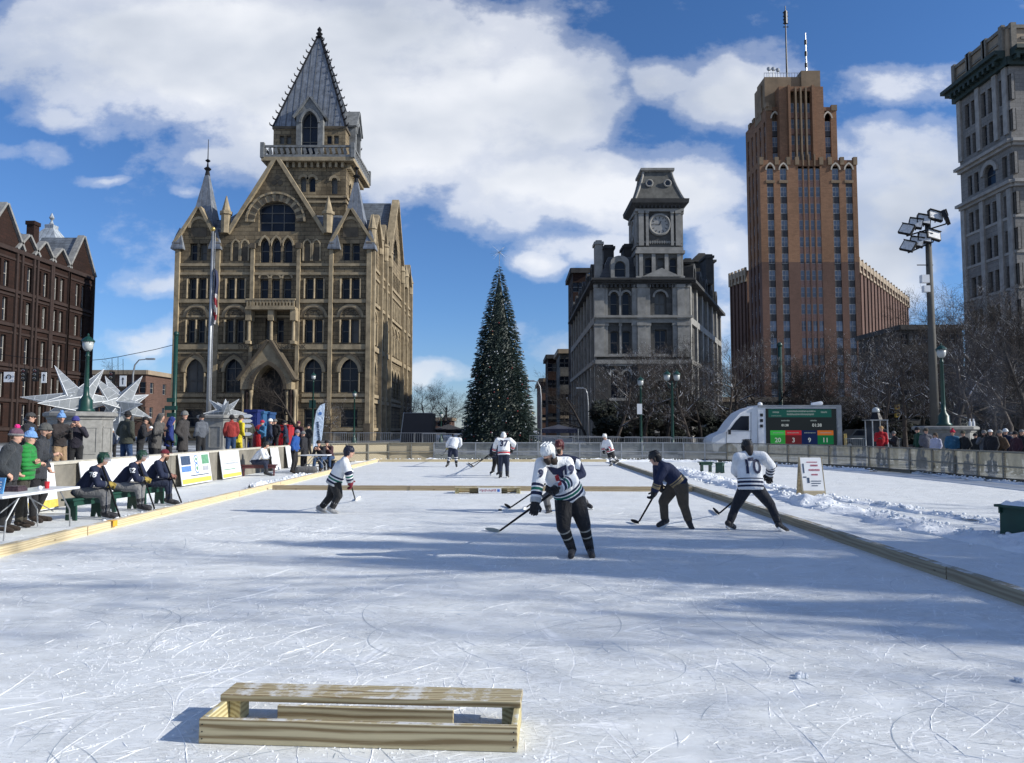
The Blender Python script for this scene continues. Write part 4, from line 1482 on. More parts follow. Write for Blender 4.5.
# right flank
DB = 31.0
ws = Wall((XR, YB, 0), (0, 1, 0))
hs = []
sb = [2.4, 7.0, 10.0, 14.4, 17.0, 19.6, 24.0, 28.2]
for c in sb:
 for sg in (-1, 1):
  for v0, v1 in ((343, 319.3), (299, 278), (260.5, 243.5)):
   hs.append((c + sg * .62 - .45, c + sg * .62 + .45, bz(v0), bz(v1)))
 hs.append((c - .95, c + .95, bz(392.5), bz(356), 'pointed'))
ga = 32.0
outl = [(0, 0), (DB, 0), (DB, ce), (28.2, bz(210)), (25.6, ce), (22.6, eave), (17, ga), (11.2, eave), (8.6, eave), (7.0, eave + 2.6), (5.2, ce), (2.6, bz(210)), (0, ce)]
hs.append((17 - 1.8, 17 + 1.8, bz(228), bz(200), 'pointed'))
ws.face(mbW, outl, hs, .45)
for h in hs[:-1]:
 ws.window(h, bank, .45, mull=0, trans=1, fr=.1)
ws.window(hs[-1], bank, .45, mull=1, trans=2, fr=.12)
for v0, v1, d in ((344.5, 349.5, .22), (299.6, 303, .22), (272.5, 275, .14), (263.6, 266.2, .16), (393.6, 397, .16), (399, 402.5, .25), (428, 431, .2)):
 ws.bar(mbT, .1, DB + .1, bz(v1), bz(v0), -.02, d)
for x in (.3, 5.2, 8.5, 11.8, 22.2, 25.9, 30.7):
 ws.bar(mbT, x - .24, x + .24, 0, ce - .3, -.03, .45)
 mbT.lathe(ws.p(x, ce - .3, .1), [(.4, 0), (.4, 1.6), (.52, 1.7), (.4, 1.9), (.04, 3.4)], 8)
for c in sb:
 ws.ring(mbT, c - 1.15, c + 1.15, bz(317.5), 1.0, 'round', .3, -.02, .12)
 ws.ring(mbT, c - .95, c + .95, bz(372), 1.35, 'pointed', .3, -.02, .14)
 for o_ in (-1.15, 0, 1.15):
  for v0, v1 in ((342.6, 320), (298.5, 279)):
   mbT.tube([ws.p(c + o_, bz(v0), .12), ws.p(c + o_, bz(v1), .12)], .10, 6)
coping(ws, [(11, eave - .3), (17, ga), (22.9, eave - .3)], mbT, .4)
coping(ws, [(-.2, ce - .4), (2.6, bz(210)), (5.4, ce - .3)], mbT, .3)
coping(ws, [(25.4, ce - .4), (28.2, bz(210)), (DB + .2, ce - .3)], mbT, .3)
coping(ws, [(5.2, ce - .2), (7.0, eave + 2.6), (8.8, eave - .2)], mbT, .25)
# left and back walls
mbW.add([(XL, YB, 0), (XL, YB, ce), (XL, YB + DB, ce), (XL, YB + DB, 0), (XR, YB + DB, 0), (XR, YB + DB, ce)], [(0, 1, 2, 3), (3, 2, 5, 4)])
mbW.build('wall', 'sandstone', bank)
mbT.build('trim', 'sandstone_trim', bank)
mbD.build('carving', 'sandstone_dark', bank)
# roofs
mbR = MB()
rz = 29.6
a0, a1, b0, b1 = XL + .4, XR - .4, YB + .6, YB + DB - .4
i_ = 6.5
mbR.add([(a0, b0, ce - .4), (a1, b0, ce - .4), (a1, b1, ce - .4), (a0, b1, ce - .4), (a0 + i_, b0 + i_, rz), (a1 - i_, b0 + i_, rz), (a1 - i_, b1 - i_, rz), (a0 + i_, b1 - i_, rz)],
  [(0, 1, 5, 4), (1, 2, 6, 5), (2, 3, 7, 6), (3, 0, 4, 7), (4, 5, 6, 7)])
def gable_roof(mbx, x0, x1, xm, ze, za, axis, start, depth, X=None):
 if axis == 'y':
  pts = [(x0, start, ze), (xm, start, za), (x1, start, ze)]
  e = Vector((0, depth, 0))
 else:
  pts = [(X, x0, ze), (X, xm, za), (X, x1, ze)]
  e = Vector((-depth, 0, 0))
 mbx.prism(pts, e)
gable_roof(mbR, g1[0][0] + .2, g1[2][0] - .2, g1[1][0], eave - .5, bz(160.5) - .15, 'y', YB + .8, 13)
gable_roof(mbR, YB + 11.3, YB + 22.5, YB + 17, eave - .5, ga - .15, 'x', 0, 12, XR - .7)
gable_roof(mbR, YB + 25.6, YB + 30.9, YB + 28.2, ce - .5, bz(210) - .15, 'x', 0, 5, XR - .7)
rf = mbR.build('roof', 'slate_roof', bank)
mb = MB()
for k in range(26):     # iron cresting
 y = b0 + i_ + (b1 - b0 - 2 * i_) * k / 25
 mb.lathe((a1 - i_, y, rz), [(.1, 0), (.1, .45), (.2, .5), (.02, .8)], 5)
mb.box(a1 - i_ - .06, a1 - i_ + .06, b0 + i_, b1 - i_, rz, rz + .2)
for k in range(18):
 x = a0 + i_ + (a1 - a0 - 2 * i_) * k / 17
 mb.lathe((x, b0 + i_, rz), [(.1, 0), (.1, .45), (.2, .5), (.02, .8)], 5)
for k in range(10):
 y = YB + .5 + k * 1.2
mb.build('cresting', 'dark_iron', rf)
# snow lying in the valleys of the roof
mb = MB()
for k in range(9):
 f0 = .15 + k * .085
 z = ce - .4 + (rz - ce + .4) * f0
 y = b0 + i_ * f0 - .05
 mb.obox((a0 + i_ * f0 + 2.5, y, z + .05), (2.0 - k * .12, 0, 0), (0, .1, .1), (0, -.03, .05))
mb.build('roof_snow', 'snow', rf)
# corner turret spires
for (u, vA) in ((207.7, 168.5), (356.5, 176)):
 yc_ = YB + 3.0
 cx = W(u, vA, yc_).x
 zA = ZV(vA, yc_)
 zb = ce - .6
 hw = 2.3
 mb = MB()
 prof = [(hw * 1.30, 0), (hw * .95, 1.6), (hw * .62, (zA - zb) * .45), (.10, zA - zb)]
 mb.lathe((cx, yc_, zb), prof, 4, PI / 4)
 sp = mb.build('turret_roof', 'seam_roof', bank)
 mb = MB()
 mb.lathe((cx, yc_, zA - .8), [(.30, 0), (.2, .5), (.42, .75), (.12, 1.0), (.07, 1.5), (.3, 1.7), (.06, 1.9), (.035, 4.2 if u < 300 else 1.6)], 8)
 mb.build('finial', 'dark_iron', sp)
 mb = MB()
 mb.prism([(cx + hw * .55, yc_ - .5, zb + 2.6), (cx + hw * .55, yc_ + .5, zb + 2.6), (cx + hw * .55, yc_, zb + 3.8)], (.7, 0, 0))
 mb.box(cx + hw * .4, cx + hw * .9, yc_ - .4, yc_ + .4, zb + 1.4, zb + 2.6)
 mb.build('dormer', 'slate_roof', sp)
for x in (XL + .1, W(218, 250, YB).x - .2, W(333, 250, YB).x + .2, XR - .1):   # little lead pyramids at pavilion corners
 mb = MB(); mb.lathe((x, YB + .1, ce - 1.0), [(.95, 0), (.95, .15), (.4, 1.7), (.04, 2.5)], 4, PI / 4)
 mb.build('corner_cap', 'seam_roof', bank)
# tower
YT = YB + 4.5
TD = 8.0
tx0, tx1 = W(267, 180, YT).x, W(346, 180, YT).x
zt0, zt1 = 24.0, ZV(161, YT)
zt0 = 22.0
tf = Wall((0, YT, 0), (1, 0, 0))
tr_ = Wall((tx1, YT, 0), (0, 1, 0))
tw = MB(); tt = MB()
hf = []
for (u0, u1, v0, v1) in ((300.5, 306.3, 192, 177), (309, 315.4, 192, 177), (331.5, 337.5, 194, 178), (281, 287, 193, 178)):
 hf.append((W(u0, 185, YT).x, W(u1, 185, YT).x, ZV(v0, YT), ZV(v1, YT), 'round'))
tf.face(tw, [(tx0, zt0), (tx1, zt0), (tx1, zt1), (tx0, zt1)], hf, .4)
hr_ = [(1.6, 2.4, ZV(193, YT), ZV(178, YT), 'round'), (3.6, 4.4, ZV(192, YT), ZV(177, YT), 'round'), (5.6, 6.4, ZV(193, YT), ZV(178, YT), 'round')]
tr_.face(tw, [(0, zt0), (TD, zt0), (TD, zt1), (0, zt1)], hr_, .4)
tw.add([(tx0, YT, zt0), (tx0, YT, zt1), (tx0, YT + TD, zt1), (tx0, YT + TD, zt0), (tx1, YT + TD, zt0), (tx1, YT + TD, zt1)], [(0, 1, 2, 3), (3, 2, 5, 4)])
TOW = tw.build('tower', 'sandstone', bank)
for h in hf:
 tf.window(h, TOW, .4, 0, 0, .08)
 tf.ring(tt, h[0], h[1], h[3] - (h[1] - h[0]) / 2, (h[1] - h[0]) / 2, 'round', .3, -.02, .12)
for h in hr_:
 tr_.window(h, TOW, .4, 0, 0, .08)
 tr_.ring(tt, h[0], h[1], h[3] - .4, .4, 'round', .3, -.02, .12)
for wl, L0, L1 in ((tf, tx0, tx1), (tr_, 0, TD)):
 wl.bar(tt, L0 - .2, L1 + .2, zt0 + 6.0, zt0 + 6.25, -.02, .14)
 wl.bar(tt, L0 - .2, L1 + .2, ZV(198, YT), ZV(196, YT), -.02, .16)
 n_ = 13
 for k in range(n_):     # corbels
  x = L0 + (L1 - L0) * (k + .5) / n_
  wl.bar(tt, x - .14, x + .14, zt1 - .9, zt1 + .2, -.02, .5)
  wl.bar(tt, x - .14, x + .14, zt1 - .3, zt1 + .2, -.02, .85)
zb0, zb1 = ZV(158.5, YT - .6), ZV(146, YT - .6)
bx0, bx1 = W(262, 150, YT - .7).x, W(354, 150, YT - .7).x
tt.box(bx0, bx1, YT - .9, YT + TD + .9, zb0 - .35, zb0 + .1)
tt.build('trim', 'sandstone_trim', TOW)
mb = MB()
for (xa, xb, ya, yb) in ((bx0, bx1, YT - .9, YT - .7), (bx0, bx1, YT + TD + .7, YT + TD + .9), (bx0, bx0 + .2, YT - .7, YT + TD + .7), (bx1 - .2, bx1, YT - .7, YT + TD + .7)):
 mb.box(xa, xb, ya, yb, zb0 + .1, zb0 + .38)
 mb.box(xa, xb, ya, yb, zb1 - .25, zb1)
for k in range(16):
 x = bx0 + .35 + (bx1 - bx0 - .7) * k / 15
 mb.obox((x, YT - .8, (zb0 + zb1) / 2 + .06), (.16, 0, .10), (0, .06, 0), (-.10, 0, .36))
for k in range(13):
 y = YT - .4 + (TD + .8) * k / 12
 mb.obox((bx1 - .1, y, (zb0 + zb1) / 2 + .06), (0, .16, .10), (.06, 0, 0), (0, -.10, .36))
for (x, y) in ((bx0 + .1, YT - .8), (bx1 - .1, YT - .8), (bx1 - .1, YT + TD + .8)):
 mb.box(x - .22, x + .22, y - .22, y + .22, zb0, zb1 + .3)
mb.build('balustrade', plain('lead_grey', (0.16, 0.165, 0.165), .7, var=.4, scale=2), TOW)
# belfry stage
ux0, ux1 = W(273.5, 136, YT + .4).x, W(345.5, 136, YT + .4).x
uy0, uy1 = YT + .4, YT + TD - .4
uz1 = ZV(126.5, YT + .4)
uw = MB()
wf2 = Wall((0, uy0, 0), (1, 0, 0)); wr2 = Wall((ux1, uy0, 0), (0, 1, 0))
hh = []
for (u0, u1) in ((279.5, 284.3), (286.3, 291.3), (326.8, 331.8), (333.8, 338.8)):
 hh.append((W(u0, 140, uy0).x, W(u1, 140, uy0).x, ZV(144, uy0), ZV(135.5, uy0)))
wf2.face(uw, [(ux0, zb0), (ux1, zb0), (ux1, uz1), (ux0, uz1)], hh, .35)
wr2.face(uw, [(0, zb0), (uy1 - uy0, zb0), (uy1 - uy0, uz1), (0, uz1)], [], .3)
uw.add([(ux0, uy0, zb0), (ux0, uy0, uz1), (ux0, uy1, uz1), (ux0, uy1, zb0), (ux1, uy1, zb0), (ux1, uy1, uz1)], [(0, 1, 2, 3), (3, 2, 5, 4)])
BEL = uw.build('belfry', 'sandstone', bank)
for h in hh:
 wf2.window(h, BEL, .35, 0, 0, .07)
# great pyramid roof with crocketed hips
sx, sy = (ux0 + ux1) / 2, (uy0 + uy1) / 2
zap = ZV(33, sy)
ew = .05
mb = MB()
base = [Vector((ux0 - ew, uy0 - ew, uz1)), Vector((ux1 + ew, uy0 - ew, uz1)), Vector((ux1 + ew, uy1 + ew, uz1)), Vector((ux0 - ew, uy1 + ew, uz1))]
ap = Vector((sx, sy, zap))
mb.add(base + [p.lerp(ap, .975) for p in base], [(0, 1, 5, 4), (1, 2, 6, 5), (2, 3, 7, 6), (3, 0, 4, 7), (4, 5, 6, 7), (3, 2, 1, 0)])
spr = mb.build('tower_roof', 'seam_roof', bank)
mb = MB()
for k in range(4):   # seams as real ribs
 a, c = base[k], base[(k + 1) % 4]
 for j in range(1, 12):
  p = a.lerp(c, j / 12)
  t_ = 1 - abs(j / 12 - .5) * 2
  q = p.lerp(ap + (p - (a + c) / 2) * 0, 1.0)
  # rib runs straight up the slope until it meets the hip
  up_ = (ap - (a + c) / 2)
  e = p + up_ * t_ * .97
  mb.tube([p, e], .055, 4)
mb.build('rib', plain('lead_dark', (0.09, 0.10, 0.115), .5), spr)
mb = MB()
for p in base:
 mb.tube([p, p.lerp(ap, .97)], .13, 5)
 d = (p - Vector((sx, sy, p.z))).normalized()
 for j in range(15):
  q = p.lerp(ap, j / 15.5)
  mb.tube([q, q + d * .38 + Vector((0, 0, .10)), q + d * .45 + Vector((0, 0, .34))], [.10, .09, .05], 5)
mb.lathe(ap - Vector((0, 0, 1.4)), [(.35, 0), (.25, .6), (.5, .8), (.2, 1.0), (.42, 1.3), (.15, 1.5), (.3, 1.8), (.03, 2.2)], 8)
mb.build('crocket', 'dark_iron', spr)
mb = MB(); mb.box(ux0 - ew - .08, ux1 + ew + .08, uy0 - ew - .08, uy1 + ew + .08, uz1 - .32, uz1 - .004)
mb.build('cornice', 'sandstone_dark', BEL)
# arched dormers on front and right
for wl, c, dist in ((Wall((0, uy0 - .75, 0), (1, 0, 0)), W(309.5, 130, uy0 - .75).x, 0), (Wall((ux1 + .75, uy0, 0), (0, 1, 0)), (uy1 - uy0) / 2, 0)):
 hw = 1.55
 z0_ = zb0 + .1
 zs_ = ZV(117, YT)
 zt_ = ZV(99, YT)
 hA = (c - .95, c + .95, z0_ + .3, ZV(112.5, YT), 'pointed')
 mbd = MB()
 wl.face(mbd, [(c - hw, z0_), (c + hw, z0_), (c + hw, zs_), (c, zt_), (c - hw, zs_)], [hA], .5)
 mbd.prism([wl.p(c - hw, z0_, -.01), wl.p(c - hw, zs_, -.01), wl.p(c - hw, zs_, -2.2), wl.p(c - hw, z0_, -2.2)], wl.U * .15)
 mbd.prism([wl.p(c + hw, z0_, -.01), wl.p(c + hw, zs_, -.01), wl.p(c + hw, zs_, -2.2), wl.p(c + hw, z0_, -2.2)], wl.U * -.15)
 coping(wl, [(c - hw - .25, zs_ - .3), (c, zt_), (c + hw + .25, zs_ - .3)], mbd, .25, -2.6, .2)
 wl.ring(mbd, c - .95, c + .95, hA[3] - 1.9 * .725, 1.38, 'pointed', .25, -.02, .14)
 do = mbd.build('dormer', 'lead_grey', spr)
 wl.window(hA, do, .5, 1, 2, .09)
# ================================================================== grey stone clock building (right of centre)
YG = 80.0
gx0, gx1 = XU(597, YG, 350), XU(688.5, YG, 350)
gry = thing('clock_building', 'grey stone building with a mansard clock tower behind bare trees', 'building', ((gx0 + gx1) / 2, YG + 10, 0))
w = Wall((0, YG, 0), (1, 0, 0))
gz = lambda v: ZV(v, YG)
gu = lambda u, v=350: XU(u, YG, v)
mw, mt, md = MB(), MB(), MB()
hs = []
for u0, u1 in ((610.5, 618.5), (622.5, 630.5)):
 hs.append((gu(u0), gu(u1), gz(316), gz(292), 'round'))
 hs.append((gu(u0), gu(u1), gz(354), gz(331), 'seg'))
 hs.append((gu(u0), gu(u1), gz(398), gz(371), 'round'))
hs.append((gu(655), gu(667), gz(315), gz(291.5), 'round'))
hs.append((gu(655), gu(667), gz(354), gz(329.5)))
hs.append((gu(653), gu(668.5), gz(430), gz(380), 'round'))
hs.append((gu(612), gu(628), gz(430), gz(408), 'seg'))
eg = gz(281)
w.face(mw, [(gx0, 0), (gx1, 0), (gx1, eg), (gx0, eg)], hs, .45)
for h in hs:
 w.window(h, gry, .45, mull=1 if h[1] - h[0] > 1.2 else 0, trans=1, fr=.1)
 if len(h) > 4 and h[4] == 'round':
  w.ring(mt, h[0], h[1], h[3] - (h[1] - h[0]) / 2, (h[1] - h[0]) / 2, 'round', .22, -.02, .16)
 w.bar(mt, h[0] - .2, h[1] + .2, h[2] - .3, h[2] - .004, -.02, .2)
for u0, ww_, dd in ((599.3, 1.05, .28), (604, .35, .16), (635.5, .7, .26), (641.5, .9, .4), (648, .5, .3), (675, .5, .3), (681, .8, .4), (686.5, .7, .28), (606.9, .25, .12), (620.5, .22, .1), (633, .22, .12)):
 x = gu(u0)
 for v0, v1 in ((357, 323), (320, 285)):
  w.bar(mt, x - ww_ / 2, x + ww_ / 2, gz(v0), gz(v1), -.02, dd)
  w.bar(mt, x - ww_ / 2 - .07, x + ww_ / 2 + .07, gz(v1 + 3), gz(v1), -.02, dd + .08)
  w.bar(mt, x - ww_ / 2 - .07, x + ww_ / 2 + .07, gz(v0), gz(v0 - 2.5), -.02, dd + .08)
 w.bar(md, x - ww_ / 2, x + ww_ / 2, .2, gz(365), -.02, dd)
for v0, v1, dd in ((323, 316.5, .3), (318.3, 316, .6), (364, 360, .4), (366, 364.2, .25), (285, 282.5, .5), (283, 280, .8), (281.5, 279.5, 1.05)):
 w.bar(mt if v0 > 300 else md, gx0 - dd * .6, gx1 + dd * .6, gz(v0), gz(v1), -.03, dd)
for k in range(22):
 x = gx0 + (gx1 - gx0) * (k + .5) / 22
 w.bar(md, x - .12, x + .12, gz(288), gz(284), -.02, .45)
# pediment over the centre bay
pc = gu(661)
w.poly(mt, [(pc - 2.1, eg + .3), (pc + 2.1, eg + .3), (pc, eg + 1.25)], 0.2, .95)
# left flank, receding
YL1 = 112.0
wl = Wall((gx0, YL1, 0), (0, -1, 0))
LL = YL1 - YG
hs2 = []
for k in range(8):
 c = 2.2 + k * 3.9
 for v0, v1, kd in ((316, 292, 'round'), (354, 331, 'rect'), (398, 371, 'round')):
  hs2.append((c - .55, c + .55, gz(v0), gz(v1), kd))
wl.face(mw, [(0, 0), (LL, 0), (LL, eg), (0, eg)], hs2, .4)
for h in hs2:
 wl.window(h, gry, .4, 0, 1, .1)
for k in range(9):
 x = .3 + k * 3.9
 wl.bar(mt, min(x, LL - .3) - .3, min(x, LL - .3) + .3, .3, eg, -.02, .25)
for v0, v1, dd in ((323, 316.5, .3), (364, 360, .4), (283, 280, .7)):
 wl.bar(mt if v0 > 300 else md, 0, LL - .01, gz(v0), gz(v1), -.03, dd)
# right flank, splayed
RB = Vector((XU(719.5, 104, 350), 104, 0))
wr = Wall((gx1, YG, 0), (RB - Vector((gx1, YG, 0))))
RL = (RB - Vector((gx1, YG, 0))).length
hs3 = []
for k in range(6):
 c = 2.4 + k * (RL - 4) / 5.2
 for v0, v1, kd in ((316, 292, 'round'), (354, 331, 'rect'), (398, 371, 'round')):
  hs3.append((c - .6, c + .6, gz(v0), gz(v1), kd))
wr.face(mw, [(0, 0), (RL, 0), (RL, eg), (0, eg)], hs3, .4)
for h in hs3:
 wr.window(h, gry, .4, 0, 1, .1)
for k in range(7):
 x = .4 + k * (RL - .8) / 6
 wr.bar(mt, x - .35, x + .35, .3, eg, -.02, .3)
for v0, v1, dd in ((323, 316.5, .3), (364, 360, .4), (283, 280, .9)):
 wr.bar(mt if v0 > 300 else md, .02, RL, gz(v0), gz(v1), -.03, dd)
mw.add([(gx0, YL1, 0), (gx0, YL1, eg), (RB.x, RB.y, eg), (RB.x, RB.y, 0)], [(0, 1, 2, 3)])
mw.build('wall', 'limestone', gry)
# mansard
mb = MB()
mz = gz(254)
ft = [(gx0 + .2, YG + .2), (gx1 - .2, YG + .2), (RB.x - .3, RB.y - .2), (gx0 + .2, YL1 - .2)]
cxm = sum(p[0] for p in ft) / 4; cym = sum(p[1] for p in ft) / 4
tp = [(p[0] + (1.3 if p[0] < cxm else -1.3), p[1] + (1.2 if p[1] < cym else -1.2)) for p in ft]
mb.add([(x, y, eg) for x, y in ft] + [(x, y, mz) for x, y in tp], [(0, 1, 5, 4), (1, 2, 6, 5), (2, 3, 7, 6), (3, 0, 4, 7), (4, 5, 6, 7)])
rf = mb.build('roof', 'mansard', gry)
def dormer(wl, c, z0, hw, hh, parent, back=1.6, mat='limestone_trim', round_=True):
 mb = MB()
 h = (c - hw * .6, c + hw * .6, z0 + .3, z0 + hh * .86, 'round')
 ol = [(c - hw, z0), (c + hw, z0), (c + hw, z0 + hh * .8)] + [(c + hw * math.cos(R(a)), z0 + hh * .8 + hw * .75 * math.sin(R(a))) for a in range(20, 180, 20)] + [(c - hw, z0 + hh * .8)]
 wl2 = Wall(wl.O + wl.N * .25, wl.U)
 wl2.face(mb, ol, [h], .3)
 pts = [wl2.p(x, z, -.001) for x, z in ol]
 pb = [p - wl.N * back for p in pts]
 n_ = len(pts)
 mb.add(pts + pb, [(i, (i + 1) % n_, n_ + (i + 1) % n_, n_ + i) for i in range(n_)])
 d = mb.build('dormer', mat, parent)
 wl2.window(h, d, .3, 0, 1, .07)
dormer(w, gu(620.5), eg + .1, 1.0, 2.4, rf)
for k in range(5):
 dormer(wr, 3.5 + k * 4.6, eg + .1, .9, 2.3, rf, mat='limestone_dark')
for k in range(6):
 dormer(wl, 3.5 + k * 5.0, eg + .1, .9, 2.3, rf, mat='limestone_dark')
for (ua, ub, va, yy_, hb) in ((595.5, 602.5, 240, YG + .7, 1.6), (604, 614, 244.5, YG + 3, 2.4), (624, 635.5, 243.5, YG + 3, 2.4), (684.5, 692, 258, YG + 2.6, 2.), (706, 713, 254, YG + 14, 3)):
 x0, x1 = W(ua, 260, yy_).x, W(ub, 260, yy_).x
 zt = ZV(va, yy_)
 mb = MB()
 zl = eg if va == 240 else mz - .5
 mb.box(x0, x1, yy_, yy_ + hb, zl, zt - .5)
 mb.box(x0 - .15, x1 + .15, yy_ - .15, yy_ + hb + .15, zt - .5, zt - .2)
 mb.box(x0 + .05, x1 - .05, yy_ + .05, yy_ + hb - .05, zt - .2, zt)
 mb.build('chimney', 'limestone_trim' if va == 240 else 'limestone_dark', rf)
# rear gable block at the right
yb = 98.0
mb = MB()
xa, xb = W(690, 270, yb).x, W(714, 270, yb).x
mb.box(xa, xb, yb, yb + 6, eg, ZV(262, yb))
mb.box(xa - .3, xb + .3, yb - .3, yb + 6.3, ZV(262, yb), ZV(260, yb))
mb.prism([(xa + .4, yb, ZV(260, yb)), (xa + 1.2, yb, ZV(253, yb)), (xb - 1.2, yb, ZV(253, yb)), (xb - .4, yb, ZV(260, yb))], (0, 5, 0))
mb.build('attic_block', 'limestone', gry)
mt.build('trim', 'limestone_trim', gry)
md.build('cornice', 'limestone_dark', gry)
# clock tower
y0 = YG - .5
tx0, tx1 = W(638, 240, y0).x, W(681, 240, y0).x
tdp = (tx1 - tx0)
cz0, cz1 = eg + .6, ZV(209, y0)
wt_ = Wall((0, y0, 0), (1, 0, 0))
tm = MB(); tb = MB()
hw3 = []
for u0 in (645, 657.5, 669.8):
 hw3.append((W(u0, 265, y0).x, W(u0 + 7.4, 265, y0).x, ZV(273.5, y0), ZV(258, y0), 'seg'))
wt_.face(tm, [(tx0, cz0), (tx1, cz0), (tx1, cz1), (tx0, cz1)], hw3, .4)
for O_, U_ in (((tx1, y0, 0), (0, 1, 0)), ((tx0, y0 + tdp, 0), (0, -1, 0)), ((tx1, y0 + tdp, 0), (-1, 0, 0))):
 Wall(O_, U_).face(tm, [(0, cz0), (tdp, cz0), (tdp, cz1), (0, cz1)], [], .3)
CT = tm.build('clock_tower', 'limestone', gry)
for h in hw3:
 wt_.window(h, CT, .4, 0, 1, .08)
for (O_, U_, L0, L1) in (((0, y0, 0), (1, 0, 0), tx0, tx1), ((tx1, y0, 0), (0, 1, 0), 0, tdp), ((tx0, y0 + tdp, 0), (0, -1, 0), 0, tdp)):
 q = Wall(O_, U_)
 for v0, v1, dd in ((279, 276.5, .3), (254, 251, .35), (251, 247.5, .2), (243, 241.5, .12), (212, 209.3, .3)):
  e_ = dd if U_[0] else -.005
  q.bar(tb, L0 - e_, L1 + e_, ZV(v0, y0), ZV(v1, y0), -.02, dd)
 for f, wd in ((.07, .55), (.93, .55), (.21, .3), (.79, .3)):
  x = L0 + (L1 - L0) * f
  q.bar(tb, x - wd / 2, x + wd / 2, ZV(246, y0), ZV(211, y0), -.02, .25)
  q.bar(tb, x - wd / 2 - .06, x + wd / 2 + .06, ZV(214, y0), ZV(211, y0), -.02, .34)
 for f in (.06, .35, .65, .94):
  x = L0 + (L1 - L0) * f
  q.bar(tb, x - .2, x + .2, ZV(276.5, y0), ZV(254, y0), -.02, .22)
 for k in range(9):    # little balustrade under the dial
  x = L0 + (L1 - L0) * (.28 + .055 * k)
  q.bar(tb, x - .05, x + .05, ZV(244, y0), ZV(241, y0), .05, .15)
# octagonal look of the angle: buttress scrolls
tb.build('trim', 'limestone_trim', CT)
for (cpos, U_, Nn) in ((Vector(((tx0 + tx1) / 2, y0, ZV(225, y0))), Vector((1, 0, 0)), Vector((0, -1, 0))), (Vector((tx0, y0 + tdp / 2, ZV(225, y0))), Vector((0, -1, 0)), Vector((-1, 0, 0))), (Vector((tx1, y0 + tdp / 2, ZV(225, y0))), Vector((0, 1, 0)), Vector((1, 0, 0)))):
 rr = .98
 Z = Vector((0, 0, 1))
 mb = MB()
 ring = [cpos + U_ * math.cos(a) * (rr + .13) + Z * math.sin(a) * (rr + .13) + Nn * .1 for a in [2 * PI * k / 28 for k in range(28)]]
 mb.tube(ring, .16, 8, closed=True)
 ck = mb.build('clock', 'limestone_trim', CT, True)
 mb = MB()
 mb.prism([cpos + U_ * math.cos(a) * rr + Z * math.sin(a) * rr + Nn * .02 for a in [2 * PI * k / 28 for k in range(28)]], Nn * .08)
 mb.build('dial', plain('dial_grey', (.30, .29, .27), .6, var=.15), ck)
 mb = MB()
 for k in range(12):
  a = PI * k / 6
  d_ = U_ * math.cos(a) + Z * math.sin(a)
  t_ = U_ * -math.sin(a) + Z * math.cos(a)
  mb.obox(cpos + d_ * .80 * rr + Nn * .11, d_ * .11, t_ * .035, Nn * .012)
 mb.build('numeral', 'limestone_dark', ck)
 mb = MB()
 for a, L, tk in ((R(68), .46, .045), (R(172), .74, .03)):
  d_ = U_ * math.cos(a) + Z * math.sin(a)
  t_ = U_ * -math.sin(a) + Z * math.cos(a)
  mb.obox(cpos + d_ * L * .42 + Nn * (.135 if L > .5 else .128), d_ * L * .55, t_ * tk, Nn * .002)
 mb.build('clock_hand', 'black_plastic', ck)
# tower cornice and mansard cap
mb = MB()
ex = 1.0
xm_, ym_ = (tx0 + tx1) / 2, y0 + tdp / 2
hw = tdp / 2
q2 = math.sqrt(2)
mb.lathe((xm_, ym_, 0), [((hw + .1) * q2, cz1 - .2), ((hw + .3) * q2, cz1 + .1), ((hw + .75) * q2, cz1 + .5), ((hw + .8) * q2, cz1 + .95), (hw * .9 * q2, cz1 + 1.1)], 4, PI / 4)
for k in range(11):
 x = tx0 + (tx1 - tx0) * (k + .5) / 11
 mb.box(x - .09, x + .09, y0 - .5, y0, cz1, cz1 + .4)
cc = mb.build('tower_cornice', 'limestone_dark', CT)
zr0, zr1 = cz1 + 1.05, ZV(172.5, ym_)
mb = MB()
hb, ht = W(687 - 4, 200, y0).x - xm_, (W(672.3, 173, ym_).x - W(644.7, 173, ym_).x) / 2
pr = []
for k in range(7):
 f = k / 6
 r_ = ht + (hb - ht) * (1 - f) ** 1.35
 pr.append((r_ * q2, zr0 + (zr1 - zr0 - .5) * f))
mb.lathe((xm_, ym_, 0), pr, 4, PI / 4)
tr2 = mb.build('tower_roof', plain('weathered_copper', (.085, .083, .074), .75, var=.45, scale=1.4), CT)
mb = MB()
mb.lathe((xm_, ym_, 0), [((ht + .05) * q2, zr1 - .5), ((ht + .3) * q2, zr1 - .38), ((ht + .3) * q2, zr1 - .12), (ht * .9 * q2, zr1)], 4, PI / 4)
for k in range(4):
 a = PI / 4 + PI / 2 * k
 mb.tube([(xm_ + r_ * math.cos(a), ym_ + r_ * math.sin(a), z) for r_, z in pr], .14, 5)
mb.build('roof_ridge', 'limestone_trim', tr2)
for sg in (-1, 1):
 mb = MB()
 c = Vector((xm_ + sg * 1.0, ym_ - hb * .80, zr0 + 1.9))
 mb.tube([c + Vector((math.cos(a) * .36, 0, math.sin(a) * .36)) for a in [2 * PI * k / 16 for k in range(16)]], .11, 6, closed=True)
 mb.tube([c + Vector((0, -.05, 0)), c + Vector((0, 1.2, 0))], .36, 14)
 lu = mb.build('roof_dormer', 'limestone_trim', tr2, True)
 mb = MB(); mb.tube([c + Vector((0, -.08, 0)), c + Vector((0, -.06, 0))], .25, 14)
 mb.build('pane', 'glass', lu)
